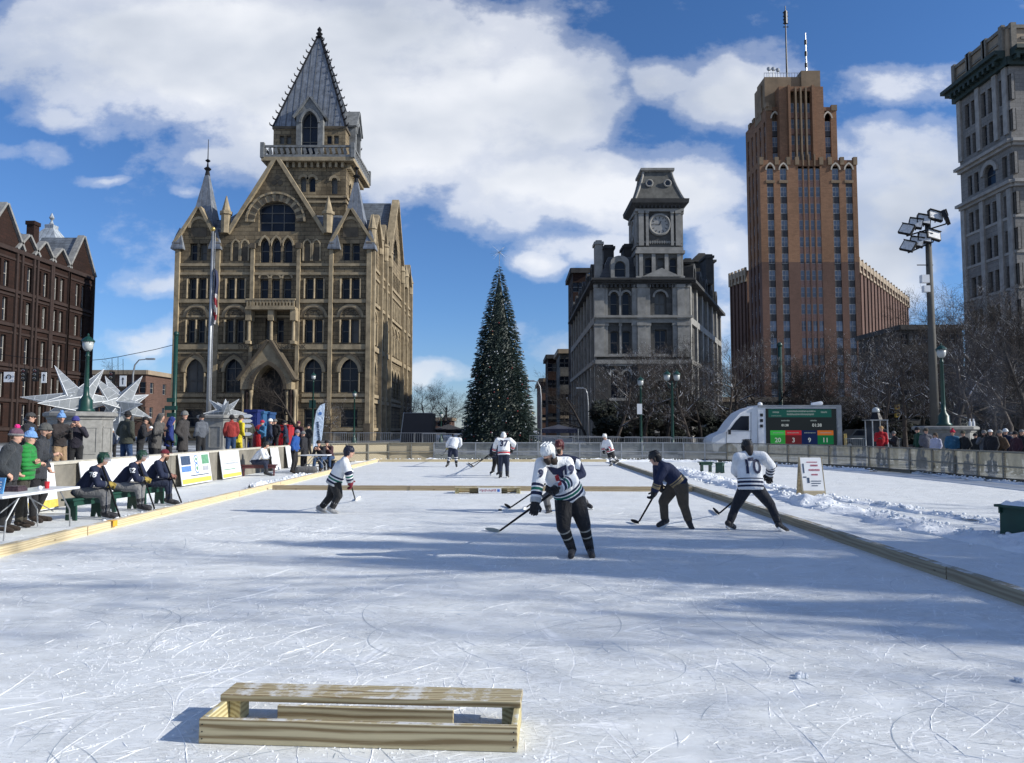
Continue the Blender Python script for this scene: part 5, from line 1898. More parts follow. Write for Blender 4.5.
# ================================================================== brick blocks behind and beside it
def block(name, label, x0, x1, y0, y1, z1, mat, rows, cols, wh=1.5, ww_=.9, side=None, trim='terracotta', group=None, side_cols=0, par=.6):
 """plain city block with real window openings on its front and on one flank"""
 b_ = thing(name, label, 'building', ((x0 + x1) / 2, (y0 + y1) / 2, 0), group)
 mw_, mt_ = MB(), MB()
 todo = []
 fw = Wall((x0, y0, 0), (1, 0, 0))
 hs_ = []
 for r_ in range(rows):
  zc = 2.2 + (z1 - par - 2.6) * (r_ + .35) / rows
  for c_ in range(cols):
   xc = (x1 - x0) * (c_ + .5) / cols
   hs_.append((xc - ww_ / 2, xc + ww_ / 2, zc, zc + wh))
 fw.face(mw_, [(0, 0), (x1 - x0, 0), (x1 - x0, z1), (0, z1)], hs_, .25)
 todo += [(fw, h) for h in hs_]
 if side == 'left':
  sw = Wall((x0, y1, 0), (0, -1, 0))
 else:
  sw = Wall((x1, y0, 0), (0, 1, 0))
 hs_ = []
 for r_ in range(rows):
  zc = 2.2 + (z1 - par - 2.6) * (r_ + .35) / rows
  for c_ in range(side_cols):
   xc = (y1 - y0) * (c_ + .5) / side_cols
   hs_.append((xc - ww_ / 2, xc + ww_ / 2, zc, zc + wh))
 sw.face(mw_, [(0, 0), (y1 - y0, 0), (y1 - y0, z1), (0, z1)], hs_, .25)
 todo += [(sw, h) for h in hs_]
 ox = x1 if side == 'left' else x0
 mw_.add([(ox, y0, 0), (ox, y1, 0), (ox, y1, z1), (ox, y0, z1), (x0, y1, 0), (x1, y1, 0), (x1, y1, z1), (x0, y1, z1)], [(0, 1, 2, 3), (4, 5, 6, 7)])
 mw_.build('wall', mat, b_)
 mb_ = MB(); mb_.box(x0 + .1, x1 - .1, y0 + .1, y1 - .1, z1 - .8, z1 - .6); mb_.build('roof', 'roof_black', b_)
 fw.bar(mt_, -.3, x1 - x0 + .3, z1 - par, z1 + .15, -.02, .45)
 sw.bar(mt_, -.3, y1 - y0 + .3, z1 - par, z1 + .15, -.02, .45)
 fw.bar(mt_, -.02, x1 - x0 + .02, 3.6, 4.1, -.02, .2)
 mt_.build('cornice', trim, b_)
 for wl_, h in todo[:100]:
  wl_.window(h, b_, .25, 0, 1, .06, frame='win_frame_pale')
 if todo[100:]:
  window_mass(todo[100:], b_, .25)
 return b_
zq = ZV(274, 116)
block('brick_building', 'brown brick block with a dark cornice joined to the back of the grey clock building', XU(573, 113, 350), XU(589, 113, 350), 112.6, 122, zq, 'redstone', 6, 3, side='left', trim='limestone_dark', side_cols=3)
block('shop_building', 'narrow red brick shop building with a small hood, left of its row beyond the tree', XU(541, 150, 350), XU(552, 150, 350), 150, 175, ZV(379, 150), 'redbrick', 3, 2, side='left', side_cols=4)
block('shop_building', 'four storey dark shop building in the gap between tree and clock building', XU(548, 138, 350), XU(561, 138, 350), 138, 149, ZV(355.5, 138), 'redstone', 4, 3, side='left', side_cols=3, trim='limestone_dark')
block('shop_building', 'grey shop building touching the left flank of the clock building', XU(560, 126, 350), XU(573, 126, 350), 126, 137, ZV(350, 126), 'limestone', 4, 3, side='left', side_cols=3)
# ================================================================== art deco tower
YA = 185.0
za = lambda v, Y=YA: ZV(v, Y)
tow = thing('skyscraper', 'very tall orange brick art deco tower with stepped crown and masts', 'building', (XU(810, YA + 15, 300), YA + 15, 0))
ax0, ax1 = XU(761, YA, 230), XU(858.5, YA, 230)
CH = [(768, 774.7), (781.3, 788), (799.5, 803.8), (805.2, 809.4), (811, 815.2), (817, 821.4), (833.6, 840.4), (847, 853.7)]
w = Wall((0, YA, 0), (1, 0, 0))
zsplit = za(262)
ztop = za(160)
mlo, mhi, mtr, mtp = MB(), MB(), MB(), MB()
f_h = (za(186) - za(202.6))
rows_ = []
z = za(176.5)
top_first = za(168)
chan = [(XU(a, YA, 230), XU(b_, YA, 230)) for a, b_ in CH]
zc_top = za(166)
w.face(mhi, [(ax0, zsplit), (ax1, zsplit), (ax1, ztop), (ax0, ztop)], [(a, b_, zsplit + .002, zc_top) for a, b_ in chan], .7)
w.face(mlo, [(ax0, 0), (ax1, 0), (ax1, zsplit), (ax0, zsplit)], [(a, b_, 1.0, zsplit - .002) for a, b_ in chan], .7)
win = []
zrow = za(180)
k = 0
spd, spp = MB(), MB()
while zrow > 5:
 for i, (a, b_) in enumerate(chan):
  win.append((w, (a + .02, b_ - .02, zrow, zrow + (2.55 if k else 3.0))))
  w.bar(spp if 1 < i < 6 else spd, a, b_, zrow - (f_h - 2.55), zrow, -.75, -.2 if 1 < i < 6 else -.25)
 zrow -= f_h
 k += 1
vis = [x for x in win if x[1][2] > za(392)]
vis.sort(key=lambda x: -x[1][2])
for wl_, h in vis[:72]:
 wl_.window(h, tow, .30, 1 if h[1] - h[0] > 1.4 else 0, 1, .1, glass='glass_blue', frame='win_frame_pale')
low = [x for x in win if x not in vis[:72]]
# pointed pale heads at the top of the outer bays
for i in (0, 1, 6, 7):
 a, b_ = chan[i]
 w.ring(mtp, a - .05, b_ + .05, za(170), 1.5, 'pointed', .35, -.1, .25)
 w.bar(mtr, a - .3, b_ + .3, za(183), za(180.3), -.5, .12)
for i in (2, 3, 4, 5):
 a, b_ = chan[i]
for xx in [ax0 + .4, (chan[0][1] + chan[1][0]) / 2, (chan[1][1] + chan[2][0]) / 2 - 1.0, (chan[1][1] + chan[2][0]) / 2 + 1.2, (chan[5][1] + chan[6][0]) / 2 - 1.2, (chan[5][1] + chan[6][0]) / 2 + 1.0, (chan[6][1] + chan[7][0]) / 2, ax1 - .4]:
 w.bar(mtr, xx - .5, xx + .5, ztop - 1.3, ztop + .7, -.6, .3)
for i in range(3, 6):
 xx = (chan[i - 1][1] + chan[i][0]) / 2
 w.bar(mtr, xx - .14, xx + .14, za(166), ztop + 1.4, -.4, .35)
 w.bar(mhi, xx - .16, xx + .16, zsplit, za(166), -.3, .02)
# left side of lower shaft
YA2 = YA + 10
wls = Wall((ax0, YA2, 0), (0, -1, 0))
lch = [(1.2, 2.4), (4.0, 5.2), (6.8, 8.0)]
wls.face(mhi, [(0, zsplit), (10, zsplit), (10, ztop), (0, ztop)], [(a, b_, zsplit + .002, zc_top) for a, b_ in lch], .6)
wls.face(mlo, [(0, 0), (10, 0), (10, zsplit), (0, zsplit)], [(a, b_, 1, zsplit - .002) for a, b_ in lch], .6)
for a, b_ in lch:
 zr = za(180)
 while zr > 5:
  low.append((wls, (a + .02, b_ - .02, zr, zr + 2.5)))
  wls.bar(spd, a, b_, zr - (f_h - 2.55), zr, -.7, -.45)
  zr -= f_h
mhi.add([(ax1, YA, 0), (ax1, YA, ztop), (ax1, YA2, ztop), (ax1, YA2, 0), (ax0, YA2, 0), (ax0, YA2, ztop), (ax0, YA, ztop)], [(0, 1, 2, 3), (3, 2, 5, 4), (1, 6, 5, 2)])
# upper stage B
YBs = YA + 4
b0x, b1x = XU(767, YBs, 150), XU(837.5, YBs, 150)
zB = ZV(107, YBs)
wB = Wall((0, YBs, 0), (1, 0, 0))
chB = [(XU(772.2, YBs, 130), XU(778.2, YBs, 130)), (XU(825, YBs, 130), XU(831, YBs, 130))]
wB.face(mhi, [(b0x, ztop - 4), (b1x, ztop - 4), (b1x, zB), (b0x, zB)], [(a, b_, ztop - 1, zB - 1.0) for a, b_ in chB], .6)
for a, b_ in chB:
 zr = ztop + .8
 while zr + 2.6 < zB - 1.5:
  wB.window((a + .02, b_ - .02, zr, zr + 2.6), tow, .5, 1, 1, .1, glass='glass_blue', frame='win_frame_pale')
  wB.bar(spd, a, b_, zr - 1.5, zr, -.6, -.4)
  zr += f_h
 wB.ring(mtp, a - .1, b_ + .1, zB - 3.1, 1.5, 'pointed', .35, -.1, .25)
YB2 = YBs + 17
wBl = Wall((b0x, YB2, 0), (0, -1, 0))
lchB = [(1.5 + k_ * 3.3, 2.7 + k_ * 3.3) for k_ in range(5)]
zBl = zB - 2
wBl.face(mhi, [(0, 30), (17, 30), (17, zB), (0, zB)], [(a, b_, 31, zBl - 1.5) for a, b_ in lchB], .6)
for a, b_ in lchB:
 zr = zBl - 5
 while zr > 32:
  low.append((wBl, (a + .02, b_ - .02, zr, zr + 2.5)))
  wBl.bar(spd, a, b_, zr - 1.5, zr, -.6, -.45)
  zr -= f_h
 wBl.bar(mtr, b_ + .2, b_ + 1.9, zB - .2, zB + 1.0, -.5, .25)
mhi.add([(b1x, YBs, ztop - 4), (b1x, YBs, zB), (b1x, YB2, zB), (b1x, YB2, ztop - 4), (b0x, YB2, zB), (b0x, YBs, zB), (b0x, YB2, 30)], [(0, 1, 2, 3), (1, 5, 4, 2), (3, 2, 4, 6)])
wB.bar(mtr, b0x - .1, b0x + 1.4, zB - 1.0, zB + .5, -.5, .25)
wB.bar(mtr, b1x - 1.4, b1x + .1, zB - 1.0, zB + .5, -.5, .25)
# centre shaft C, a little forward
YC = YBs - 1.5
c0x, c1x = XU(776 + 6.5, YC, 120), XU(824, YC, 120)
c0x = XU(779.5, YC, 120)
zC = ZV(86.5, YC)
wC = Wall((0, YC, 0), (1, 0, 0))
chC = [(XU(a, YC, 120), XU(b_, YC, 120)) for a, b_ in ((791, 795), (796.5, 800.2), (801.5, 805.2), (806.8, 811))]
wC.face(mhi, [(c0x, ztop - 4), (c1x, ztop - 4), (c1x, zC), (c0x, zC)], [(a, b_, ztop - 3, zC - 1.2) for a, b_ in chC], .7)
n_c = 0
zr = ztop + .8
while zr + 2.4 < zC - 1.5:
 for a, b_ in chC:
  if n_c < 24:
   wC.window((a + .02, b_ - .02, zr, zr + 2.5), tow, .6, 0, 1, .1, glass='glass_blue', frame='win_frame_pale')
  wC.bar(spp, a, b_, zr - 1.55, zr, -.7, -.45)
  n_c += 1
 zr += f_h
for i in range(1, 4):
 xx = (chC[i - 1][1] + chC[i][0]) / 2
 wC.bar(mtr, xx - .2, xx + .2, ztop, zC - .4, -.4, .45)
for x_ in (chC[0][0] - .5, chC[3][1] + .5):
 wC.bar(mhi, x_ - .3, x_ + .3, ztop - 2, zC + .2, -.2, .5)
mhi.add([(c0x, YC, ztop - 4), (c0x, YC, zC), (c0x, YC + 14, zC), (c0x, YC + 14, ztop), (c1x, YC, ztop - 4), (c1x, YC, zC), (c1x, YC + 14, zC), (c1x, YC + 14, ztop)], [(0, 1, 2, 3), (4, 5, 6, 7), (1, 5, 6, 2), (3, 2, 6, 7)])
# crown
YD = YC + 3
mcr = MB()
d0x, d1x = XU(764.5, YD, 80), XU(819.5, YD, 80)
mcr.box(d0x, d1x - 4.5, YD, YD + 6, zC - 8, ZV(77, YD))
mcr.box(d1x - 5, d1x, YD - .5, YD + 12, zC - 2, ZV(71.5, YD))
mcr.box(XU(763, YD, 80), d0x + 2, YD + 2, YD + 7, zB - 2, ZV(82, YD))
mcr.build('crown', 'tower_brown', tow)
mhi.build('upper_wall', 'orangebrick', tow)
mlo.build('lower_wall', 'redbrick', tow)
mtr.build('parapet', 'tower_brown', tow)
mtp.build('arch_trim', 'terracotta_pale', tow)
spd.build('spandrel', 'spandrel_dark', tow)
spp.build('center_spandrel', 'spandrel_pink', tow)
window_mass(low, tow, .30, frame='win_frame_pale', glass='glass_blue', fr=.1)
# roof railing and masts
mb = MB()
zr_ = ZV(77, YD)
for k in range(14):
 x = d0x + (d1x - 5 - d0x) * k / 13
 mb.tube([(x, YD + .2, zr_), (x, YD + .2, zr_ + 1.2)], .07, 4)
mb.tube([(d0x, YD + .2, zr_ + 1.2), (d1x - 5, YD + .2, zr_ + 1.2)], .07, 4)
mb.build('railing', 'galv', tow)
for u, v in ((786.5, 6), (806, 33)):
 x = XU(u, YD + 4, 60)
 zt = ZV(v, YD + 4)
 mb = MB()
 mb.tube([(x, YD + 4, zr_ - .5), (x, YD + 4, zt)], [.28, .12], 6)
 an = mb.build('antenna', 'dark_iron' if u < 800 else 'galv', tow)
 mb = MB()
 if u < 800:
  mb.tube([(x, YD + 4, zt - 5), (x, YD + 4, zt - 1.5)], .5, 6)
  for k in range(5):
   mb.box(x - .7, x + .7, YD + 3.9, YD + 4.1, zt - 2 - k, zt - 1.8 - k)
 else:
  for k in range(6):
   mb.tube([(x, YD + 4, zt - 2 - k * 3.2), (x, YD + 4, zt - 3.2 - k * 3.2)], .36, 6)
 mb.build('antenna_head', 'dark_iron', an)
mb = MB()
for u, v in ((769, 69), (773.5, 69), (778, 70)):
 x = XU(u, YD + 1, 75)
 zt = ZV(v, YD + 1)
 mb.tube([(x, YD + 1, zr_), (x, YD + 1, zt)], .12, 5)
 mb.ball((x, YD + 1, zt), .6, .3, .6, 8, 6)
mb.build('dish_cluster', 'galv', tow)
# its long lower wings, separate building masses behind
def pier_wing(name, label, p0, p1, z1, n_, depth, mat='redbrick'):
 t_ = thing(name, label, 'building', (Vector(p0) + Vector(p1)) / 2)
 wl_ = Wall(p0, Vector(p1) - Vector(p0))
 L = (Vector(p1) - Vector(p0)).length
 m1, m2, sp_ = MB(), MB(), MB()
 pitch = L / n_
 ch_ = [(pitch * (k + .28), pitch * (k + .72)) for k in range(n_)]
 wl_.face(m1, [(0, 0), (L, 0), (L, z1), (0, z1)], [(a, b_, 2, z1 - 3) for a, b_ in ch_], .6)
 q = wl_.N * -depth
 A, B = Vector(p0), Vector(p1)
 Zt = Vector((0, 0, z1))
 m1.add([A, A + q, A + q + Zt, A + Zt, B, B + q, B + q + Zt, B + Zt], [(0, 1, 2, 3), (4, 5, 6, 7), (3, 2, 6, 7), (1, 5, 6, 2)])
 m1.build('wall', mat, t_)
 wl_.bar(m2, 0, L, z1 - 1.2, z1 + .3, -.02, .35)
 wl_.bar(m2, 0, L, z1 - 3, z1 - 2.4, -.02, .15)
 for k in range(n_ + 1):
  x = min(max(pitch * k, .4), L - .4)
  wl_.bar(m2, x - .35, x + .35, z1 - 3.2, z1 + .9, .0, .45)
 m2.build('parapet', 'terracotta', t_)
 lw = []
 for a, b_ in ch_:
  zr = z1 - 6.5
  while zr > 3:
   lw.append((wl_, (a + .02, b_ - .02, zr, zr + 2.5)))
   wl_.bar(sp_, a, b_, zr + 2.5, zr + f_h, -.65, -.42)
   zr -= f_h
 sp_.build('spandrel', 'spandrel_dark', t_)
 lw.sort(key=lambda x: -x[1][2])
 for wl2, h in lw[:100]:
  wl2.window(h, t_, .55, 0, 0, .1, glass='glass_blue')
 if lw[100:]:
  window_mass(lw[100:], t_, .55, glass='glass_blue')
 return t_
z_w = ZV(262, 200)
pier_wing('office_building', 'lower red brick wing stretching away behind the right edge of the tall tower', (XU(859, 198, 300), 198, 0), (XU(909, 258, 320), 258, 0), z_w, 17, 14)
pier_wing('office_building', 'low brick block showing just left of the tall tower shaft', (XU(730.5, 217, 330), 217, 0), (XU(748, 208, 330), 208, 0), ZV(271, 209), 5, 12)
# ================================================================== pale stone office block at the right edge
XP = 55.0
pal = thing('stone_building', 'pale grey stone office block with a dark projecting cornice at the right edge', 'building', (XP + 9, 86, 0))
yfar, ynear = YU(961.5, XP, 200), 79.6
L = yfar - ynear
wp = Wall((XP, yfar, 0), (0, -1, 0))
zc = ZV(96, yfar)
def pz(u, v):
 return ZV(v, YU(u, XP, v))
m1, m2, m3, m4 = MB(), MB(), MB(), MB()
bay = [YU(971.8, XP, 150), YU(988.8, XP, 150), YU(1007.8, XP, 150)]
bay = [yfar - b_ for b_ in bay]
fh = 3.95
hs = []
zt = pz(971.8, 101)
levels = [zt - k_ * fh - (0 if k_ < 2 else .9) - (0 if k_ < 3 else .5) for k_ in range(10)]
for k_, z_ in enumerate(levels):
 if z_ < 5:
  continue
 for i, b_ in enumerate(bay):
  if k_ == 2 and i == 1:
   hs.append((b_ - 1.0, b_ + 1.0, z_ - 2.4, z_, 'round'))
   continue
  for sg in (-1, 1):
   hgt = 2.9 if k_ == 0 else 2.4
   hs.append((b_ + sg * .62 - .42, b_ + sg * .62 + .42, z_ - hgt, z_))
wp.face(m1, [(0, 0), (L, 0), (L, zc), (0, zc)], hs, .4)
fr_ = Wall((XP, ynear, 0), (1, 0, 0))
hs_f = []
for k_, z_ in enumerate(levels):
 if z_ < 5:
  continue
 for i in range(5):
  hs_f.append((1.8 + i * 3.4, 3.2 + i * 3.4, z_ - 2.4, z_))
fr_.face(m1, [(0, 0), (18, 0), (18, zc), (0, zc)], hs_f, .4)
m1.add([(XP, yfar, 0), (XP, yfar, zc), (XP + 18, yfar, zc), (XP + 18, yfar, 0), (XP + 18, ynear, 0), (XP + 18, ynear, zc)], [(0, 1, 2, 3), (3, 2, 5, 4)])
m1.build('wall', 'palestone', pal)
for h in hs:
 wp.window(h, pal, .4, 0, 1, .08)
window_mass([(fr_, h) for h in hs_f], pal, .4)
zb2, zb3 = levels[2] + 1.1, levels[3] + 1.0
for wl_, L_ in ((wp, L), (fr_, 18)):
 for z_ in (zb2, zb3):
  wl_.bar(m2, -.3, L_ + .3, z_, z_ + .35, -.02, .7)
  wl_.bar(m2, -.1, L_ + .1, z_ - .35, z_, -.02, .35)
 for k_ in range(5, 10):
  if levels[k_] > 5 and k_ in (7,):
   wl_.bar(m2, -.1, L_ + .1, levels[k_] + .7, levels[k_] + 1.1, -.02, .3)
 for k_, z_ in enumerate(levels):
  if k_ > 2 and z_ > 5:
   wl_.bar(m2, 0, L_, z_ - 2.75, z_ - 2.45, -.02, .10)
for b_ in [0.35] + [(bay[0] + bay[1]) / 2, (bay[1] + bay[2]) / 2, L - .6]:
 for k_, (za_, zb_) in enumerate(((levels[1] - 2.6, zc - .2), (4, zb3 - .4))):
  wp.bar(m2, b_ - .35, b_ + .35, za_, zb_, -.02, .22)
wp.ring(m2, bay[1] - 1.0, bay[1] + 1.0, levels[2] - 1.0, 1.0, 'round', .5, -.02, .2)
m2.build('trim', 'palestone_trim', pal)
cz = zc
for wl_, L_ in ((wp, L), (fr_, 18)):
 wl_.bar(m3, -.4, L_ + .4, cz - .9, cz, -.02, .5)
 wl_.bar(m3, -.8 if wl_ is wp else .01, L_ + (.8 if wl_ is fr_ else 0), cz, cz + .45, -.02, 1.1)
 wl_.bar(m3, -1.1 if wl_ is wp else .01, L_ + (1.1 if wl_ is fr_ else 0), cz + .45, cz + .9, -.02, 1.5)
 for k_ in range(int(L_ / .9)):
  wl_.bar(m3, .2 + k_ * .9, .55 + k_ * .9, cz - .5, cz + .02, .4, 1.15)
m3.build('cornice', 'copper_green', pal)
m5 = MB()
for wl_, L_ in ((wp, L), (fr_, 18)):
 q0, q1 = (0, L_ + .3) if wl_ is wp else (-.3, L_)
 m5.add([wl_.p(q0, cz, .3), wl_.p(q1, cz, .3), wl_.p(q1, cz + 3.2, .3), wl_.p(q0, cz + 3.2, .3)], [(0, 1, 2, 3)])
 wl_.bar(m4, -.1, L_ + .1, cz + 3.2, cz + 3.6, -.6, .5)
 for f in (.02, .32, .35, .64, .67, .97):
  wl_.bar(m4, L_ * f - .3, L_ * f + .3, cz + .9, cz + 3.8, .2, .6)
 for f in (.18, .5, .82):
  wl_.bar(m4, L_ * (f - .11), L_ * (f + .11), cz + 2.0, cz + 2.3, .28, .42)
m5.add([(XP - .3, yfar, cz), (XP - .3, yfar, cz + 3.2), (XP + 18, yfar, cz + 3.2), (XP + 18, yfar, cz)], [(0, 1, 2, 3)])
m5.build('attic_wall', 'terracotta', pal)
m4.build('parapet', plain('parapet_tan', (.17, .15, .12), .8, var=.3), pal)
# ================================================================== red sandstone row at the left edge
XS = -48.0
red = thing('red_building', 'dark red sandstone building with pointed gables at the left edge', 'building', (XS - 8, 72, 0))
y_end = YU(91.5, XS, 330)
y_st = 52.0
wr_ = Wall((XS, y_st, 0), (0, 1, 0))
Lr = y_end - y_st
ly = lambda u, v=290: YU(u, XS, v) - y_st
def rz_(u, v):
 return ZV(v, YU(u, XS, v))
ze = rz_(60, 264)
m1, m2, m3 = MB(), MB(), MB()
gabs = [(ly(25.5), 1.55, rz_(25.5, 235)), (ly(42), 1.55, rz_(42, 242)), (ly(59), 1.55, rz_(59, 249)), (ly(80.5), 2.35, rz_(81, 236)), (ly(1.5), 2.6, rz_(1.5, 202)), (ly(1.5) - 5.0, 1.6, rz_(25.5, 235)), (ly(1.5) - 9, 1.6, rz_(25.5, 235))]
gabs.sort()
ol = [(0, 0), (Lr, 0), (Lr, ze)]
for c, hw_, za_ in reversed(gabs):
 ol += [(min(Lr - .01, c + hw_), ze), (c, za_), (c - hw_, ze)]
ol += [(0, ze)]
hs = []
rowz = [(295, 272), (327, 306), (365, 341), (398, 376), (425, 405)]
rowZ = [(ZV(a + 1, YU(42, XS, 290)), ZV(b_, YU(42, XS, 290))) for a, b_ in rowz]
cols = []
for c, hw_, za_ in gabs:
 cols += [c - .55, c + .55]
for c in cols:
 for z0_, z1_ in rowZ:
  if z0_ > .4:
   hs.append((c - .36, c + .36, z0_, z1_))
wr_.face(m1, ol, hs, .35)
for h in hs:
 wr_.window(h, red, .35, 0, 1, .07, frame='win_frame_pale', glass='glass' if random.random() < .6 else 'pane_blind')
for z0_, z1_ in rowZ:
 wr_.bar(m2, 0, Lr, z0_ - .45, z0_ - .15, -.02, .16)
 wr_.bar(m2, 0, Lr, z1_ + .2, z1_ + .4, -.02, .10)
wr_.bar(m2, 0, Lr, ze - .5, ze - .1, -.02, .25)
for c, hw_, za_ in gabs:
 coping(wr_, [(c - hw_ - .1, ze - .15), (c, za_), (c + hw_ + .1, ze - .15)], m3, .22, -.4, .3)
 for sg in (-1, 1):
  wr_.bar(m2, c + sg * hw_ - .13, c + sg * hw_ + .13, 0, ze, -.02, .22)
wf_ = Wall((XS - 14, y_st, 0), (1, 0, 0))
m1.add([(XS - 14, y_st, 0), (XS, y_st, 0), (XS, y_st, ze), (XS - 14, y_st, ze), (XS - 14, y_end, 0), (XS, y_end, 0), (XS, y_end, ze), (XS - 14, y_end, ze)], [(0, 1, 2, 3), (4, 5, 6, 7), (0, 4, 7, 3)])
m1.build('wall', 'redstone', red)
m2.build('trim', 'redstone_trim', red)
m3.build('coping', plain('coping_grey', (.22, .22, .215), .8, var=.3), red)
mb = MB()
rzt = ze + 3.6
mb.add([(XS - .2, y_st, ze - .1), (XS - .2, y_end, ze - .1), (XS - 5, y_st, rzt), (XS - 5, y_end, rzt), (XS - 14, y_st, ze), (XS - 14, y_end, ze)], [(0, 1, 3, 2), (2, 3, 5, 4), (0, 2, 4), (1, 5, 3)])
for c, hw_, za_ in gabs:
 gable_roof(mb, y_st + c - hw_ + .05, y_st + c + hw_ - .05, y_st + c, ze - .1, za_ - .1, 'x', 0, 4.5, XS - .05)
rf = mb.build('roof', 'slate_roof', red)
mb = MB()
py = YU(51, XS - 7, 240)
zb_, zt_ = ze + 1, ZV(224, py)
mb.lathe((XS - 7 + (py * 0), py, 0), [(3.6, zb_), (2.5, zb_ + 3.4), (.7, zt_ - .6), (.75, zt_ - .2), (.15, zt_)], 4, PI / 4)
mb.lathe((XS - 7, py, zt_), [(.25, 0), (.1, .4), (.3, .7), (.05, 1.3)], 8)
mb.build('roof_pyramid', 'pale_roof', rf)
mb = MB()
yc_ = YU(32, XS - 4, 230)
mb.box(XS - 4.3, XS - 3.5, yc_ - .45, yc_ + .45, ze + 1, ZV(223, yc_) - .3)
mb.box(XS - 4.4, XS - 3.4, yc_ - .55, yc_ + .55, ZV(223, yc_) - .3, ZV(222, yc_))
mb.build('chimney', 'redstone', rf)
# low brick block down the side street at the left
block('brick_building', 'low red brick block down the side street left of the bank', XU(86, 128, 400), XU(145, 128, 400), 128, 142, ZV(371, 128), 'redbrick', 2, 9, 1.9, 1.3, side='right', side_cols=3)
block('brick_building', 'distant flat roofed brick block right of the bank beyond the stage box', XU(398, 170, 400), XU(450, 170, 400), 170, 184, ZV(418, 170), 'redbrick', 2, 8, 1.2, 1.2, side='right', side_cols=3)
block('stone_shop', 'low dark building far behind the truck under the trees', XU(700, 120, 400), XU(900, 120, 400), 120, 132, ZV(398, 120), 'limestone', 2, 14, 2.2, 1.3, side='left', side_cols=3)
# ================================================================== rink surround
m, t, b = newmat('polycarbonate')
oc = t.n('ShaderNodeTexCoord').outputs['Object']
nn = t.noise(t.mapping(oc, (1, 1, .5)), 2.5, 5, .7)
colr = t.ramp(nn, [(.3, (.17, .18, .175)), (.7, (.36, .37, .35))])
tl = t.n('ShaderNodeBsdfTranslucent'); t.put(tl.inputs[0], t.mix(1.0, colr, (1.0, .95, .78), 'MULTIPLY'))
df = t.n('ShaderNodeBsdfDiffuse'); t.put(df.inputs[0], colr)
gl = t.n('ShaderNodeBsdfGlossy'); gl.inputs['Roughness'].default_value = .25
m1_ = t.n('ShaderNodeMixShader'); m1_.inputs[0].default_value = .32
m.node_tree.links.new(df.outputs[0], m1_.inputs[1]); m.node_tree.links.new(tl.outputs[0], m1_.inputs[2])
m2_ = t.n('ShaderNodeMixShader'); m2_.inputs[0].default_value = .08
m.node_tree.links.new(m1_.outputs[0], m2_.inputs[1]); m.node_tree.links.new(gl.outputs[0], m2_.inputs[2])
tp = t.n('ShaderNodeBsdfTransparent')
m3_ = t.n('ShaderNodeMixShader'); m3_.inputs[0].default_value = .30
m.node_tree.links.new(m2_.outputs[0], m3_.inputs[1]); m.node_tree.links.new(tp.outputs[0], m3_.inputs[2])
m.node_tree.links.new(m3_.outputs[0], m.node_tree.nodes['Material Output'].inputs[0])
plain('concrete', (.185, .17, .14), .85, var=.35, scale=1.6, bmp=.3, bscale=18)
plain('concrete_pale', (.46, .43, .36), .85, var=.25, scale=2)
def panel(p0, p1, label, group, kind, h=1.05):
 p0, p1 = Vector((*p0, 0)), Vector((*p1, 0))
 L = (p1 - p0).length
 u = (p1 - p0) / L
 t_ = thing('fence_panel' if kind != 'wall' else 'wall_panel', label, 'barrier', (0, 0, 0), group)
 n_ = Vector((-u.y, u.x, 0))
 def bx_(mb, a, c, z0, z1, d0, d1):
  mb.obox(u * ((a + c) / 2) + n_ * ((d0 + d1) / 2) + Vector((0, 0, (z0 + z1) / 2)), u * ((c - a) / 2), n_ * ((d1 - d0) / 2), Vector((0, 0, (z1 - z0) / 2)))
 mb = MB()
 if kind == 'wall':
  bx_(mb, 0.01, L - .01, 0, h - .07, 0, .16); mb.build('slab', 'concrete', t_)
  mb = MB(); bx_(mb, 0, L, h - .07, h, -.03, .19); mb.build('coping', 'concrete_pale', t_)
  mb = MB(); bx_(mb, -.05, .05, 0, h - .075, -.035, -.002); mb.build('joint_post', 'weathered', t_)
 else:
  if kind == 'ply':
   bx_(mb, .0, L, .04, h - .05, .045, .065); mb.build('board', 'plywood', t_)
  else:
   mb.add([u * 0 + n_ * .05 + Vector((0, 0, .12)), u * L + n_ * .05 + Vector((0, 0, .12)), u * L + n_ * .05 + Vector((0, 0, h - .06)), n_ * .05 + Vector((0, 0, h - .06))], [(0, 1, 2, 3)])
   mb.build('panel', 'polycarbonate', t_)
   mb = MB(); bx_(mb, 0, L, 0, .14, .04, .07); mb.build('kick_board', 'weathered', t_)
  for x in (0.0, L / 2):
   mb = MB(); bx_(mb, x - .035, x + .035, 0, h - .052, -.035, .035); mb.build('post', 'weathered' if kind != 'mesh' else 'galv', t_)
  for z in (h - .05, h * .48):
   mb = MB(); bx_(mb, 0, L, z, z + .05, -.05 if z > .8 else -.045, .072 if z > .8 else -.01); mb.build('rail', 'weathered' if kind != 'mesh' else 'galv', t_)
 t_.location = p0
 return t_
y = 6.0
while y < 33:
 panel((-10.62, y + 2.4), (-10.62, y), 'grey concrete wall panel in the long low wall behind the players bench side', 'wall panels on the left side', 'wall')
 y += 2.4
def chain(pts, kind, label, group, step=2.44):
 P = [Vector(p) for p in pts]
 D = [0]
 for a, c in zip(P, P[1:]):
  D.append(D[-1] + (c - a).length)
 def at(d):
  k = max(j for j in range(len(D) - 1) if D[j] <= d + 1e-6)
  return P[k].lerp(P[k + 1], min(1, (d - D[k]) / (D[k + 1] - D[k])))
 n_ = round(D[-1] / step)
 for i in range(n_):
  a, c = at(D[-1] * i / n_), at(D[-1] * (i + 1) / n_)
  panel(a, c, label, group, kind)
chain([(-10.62, 33.0), (-10.3, 37.6), (-8.7, 40.9), (-6, 41.9), (-4.4, 41.9)], 'ply', 'tan plywood fence panel round the far left corner of the ice', 'plywood panels at the far left corner')
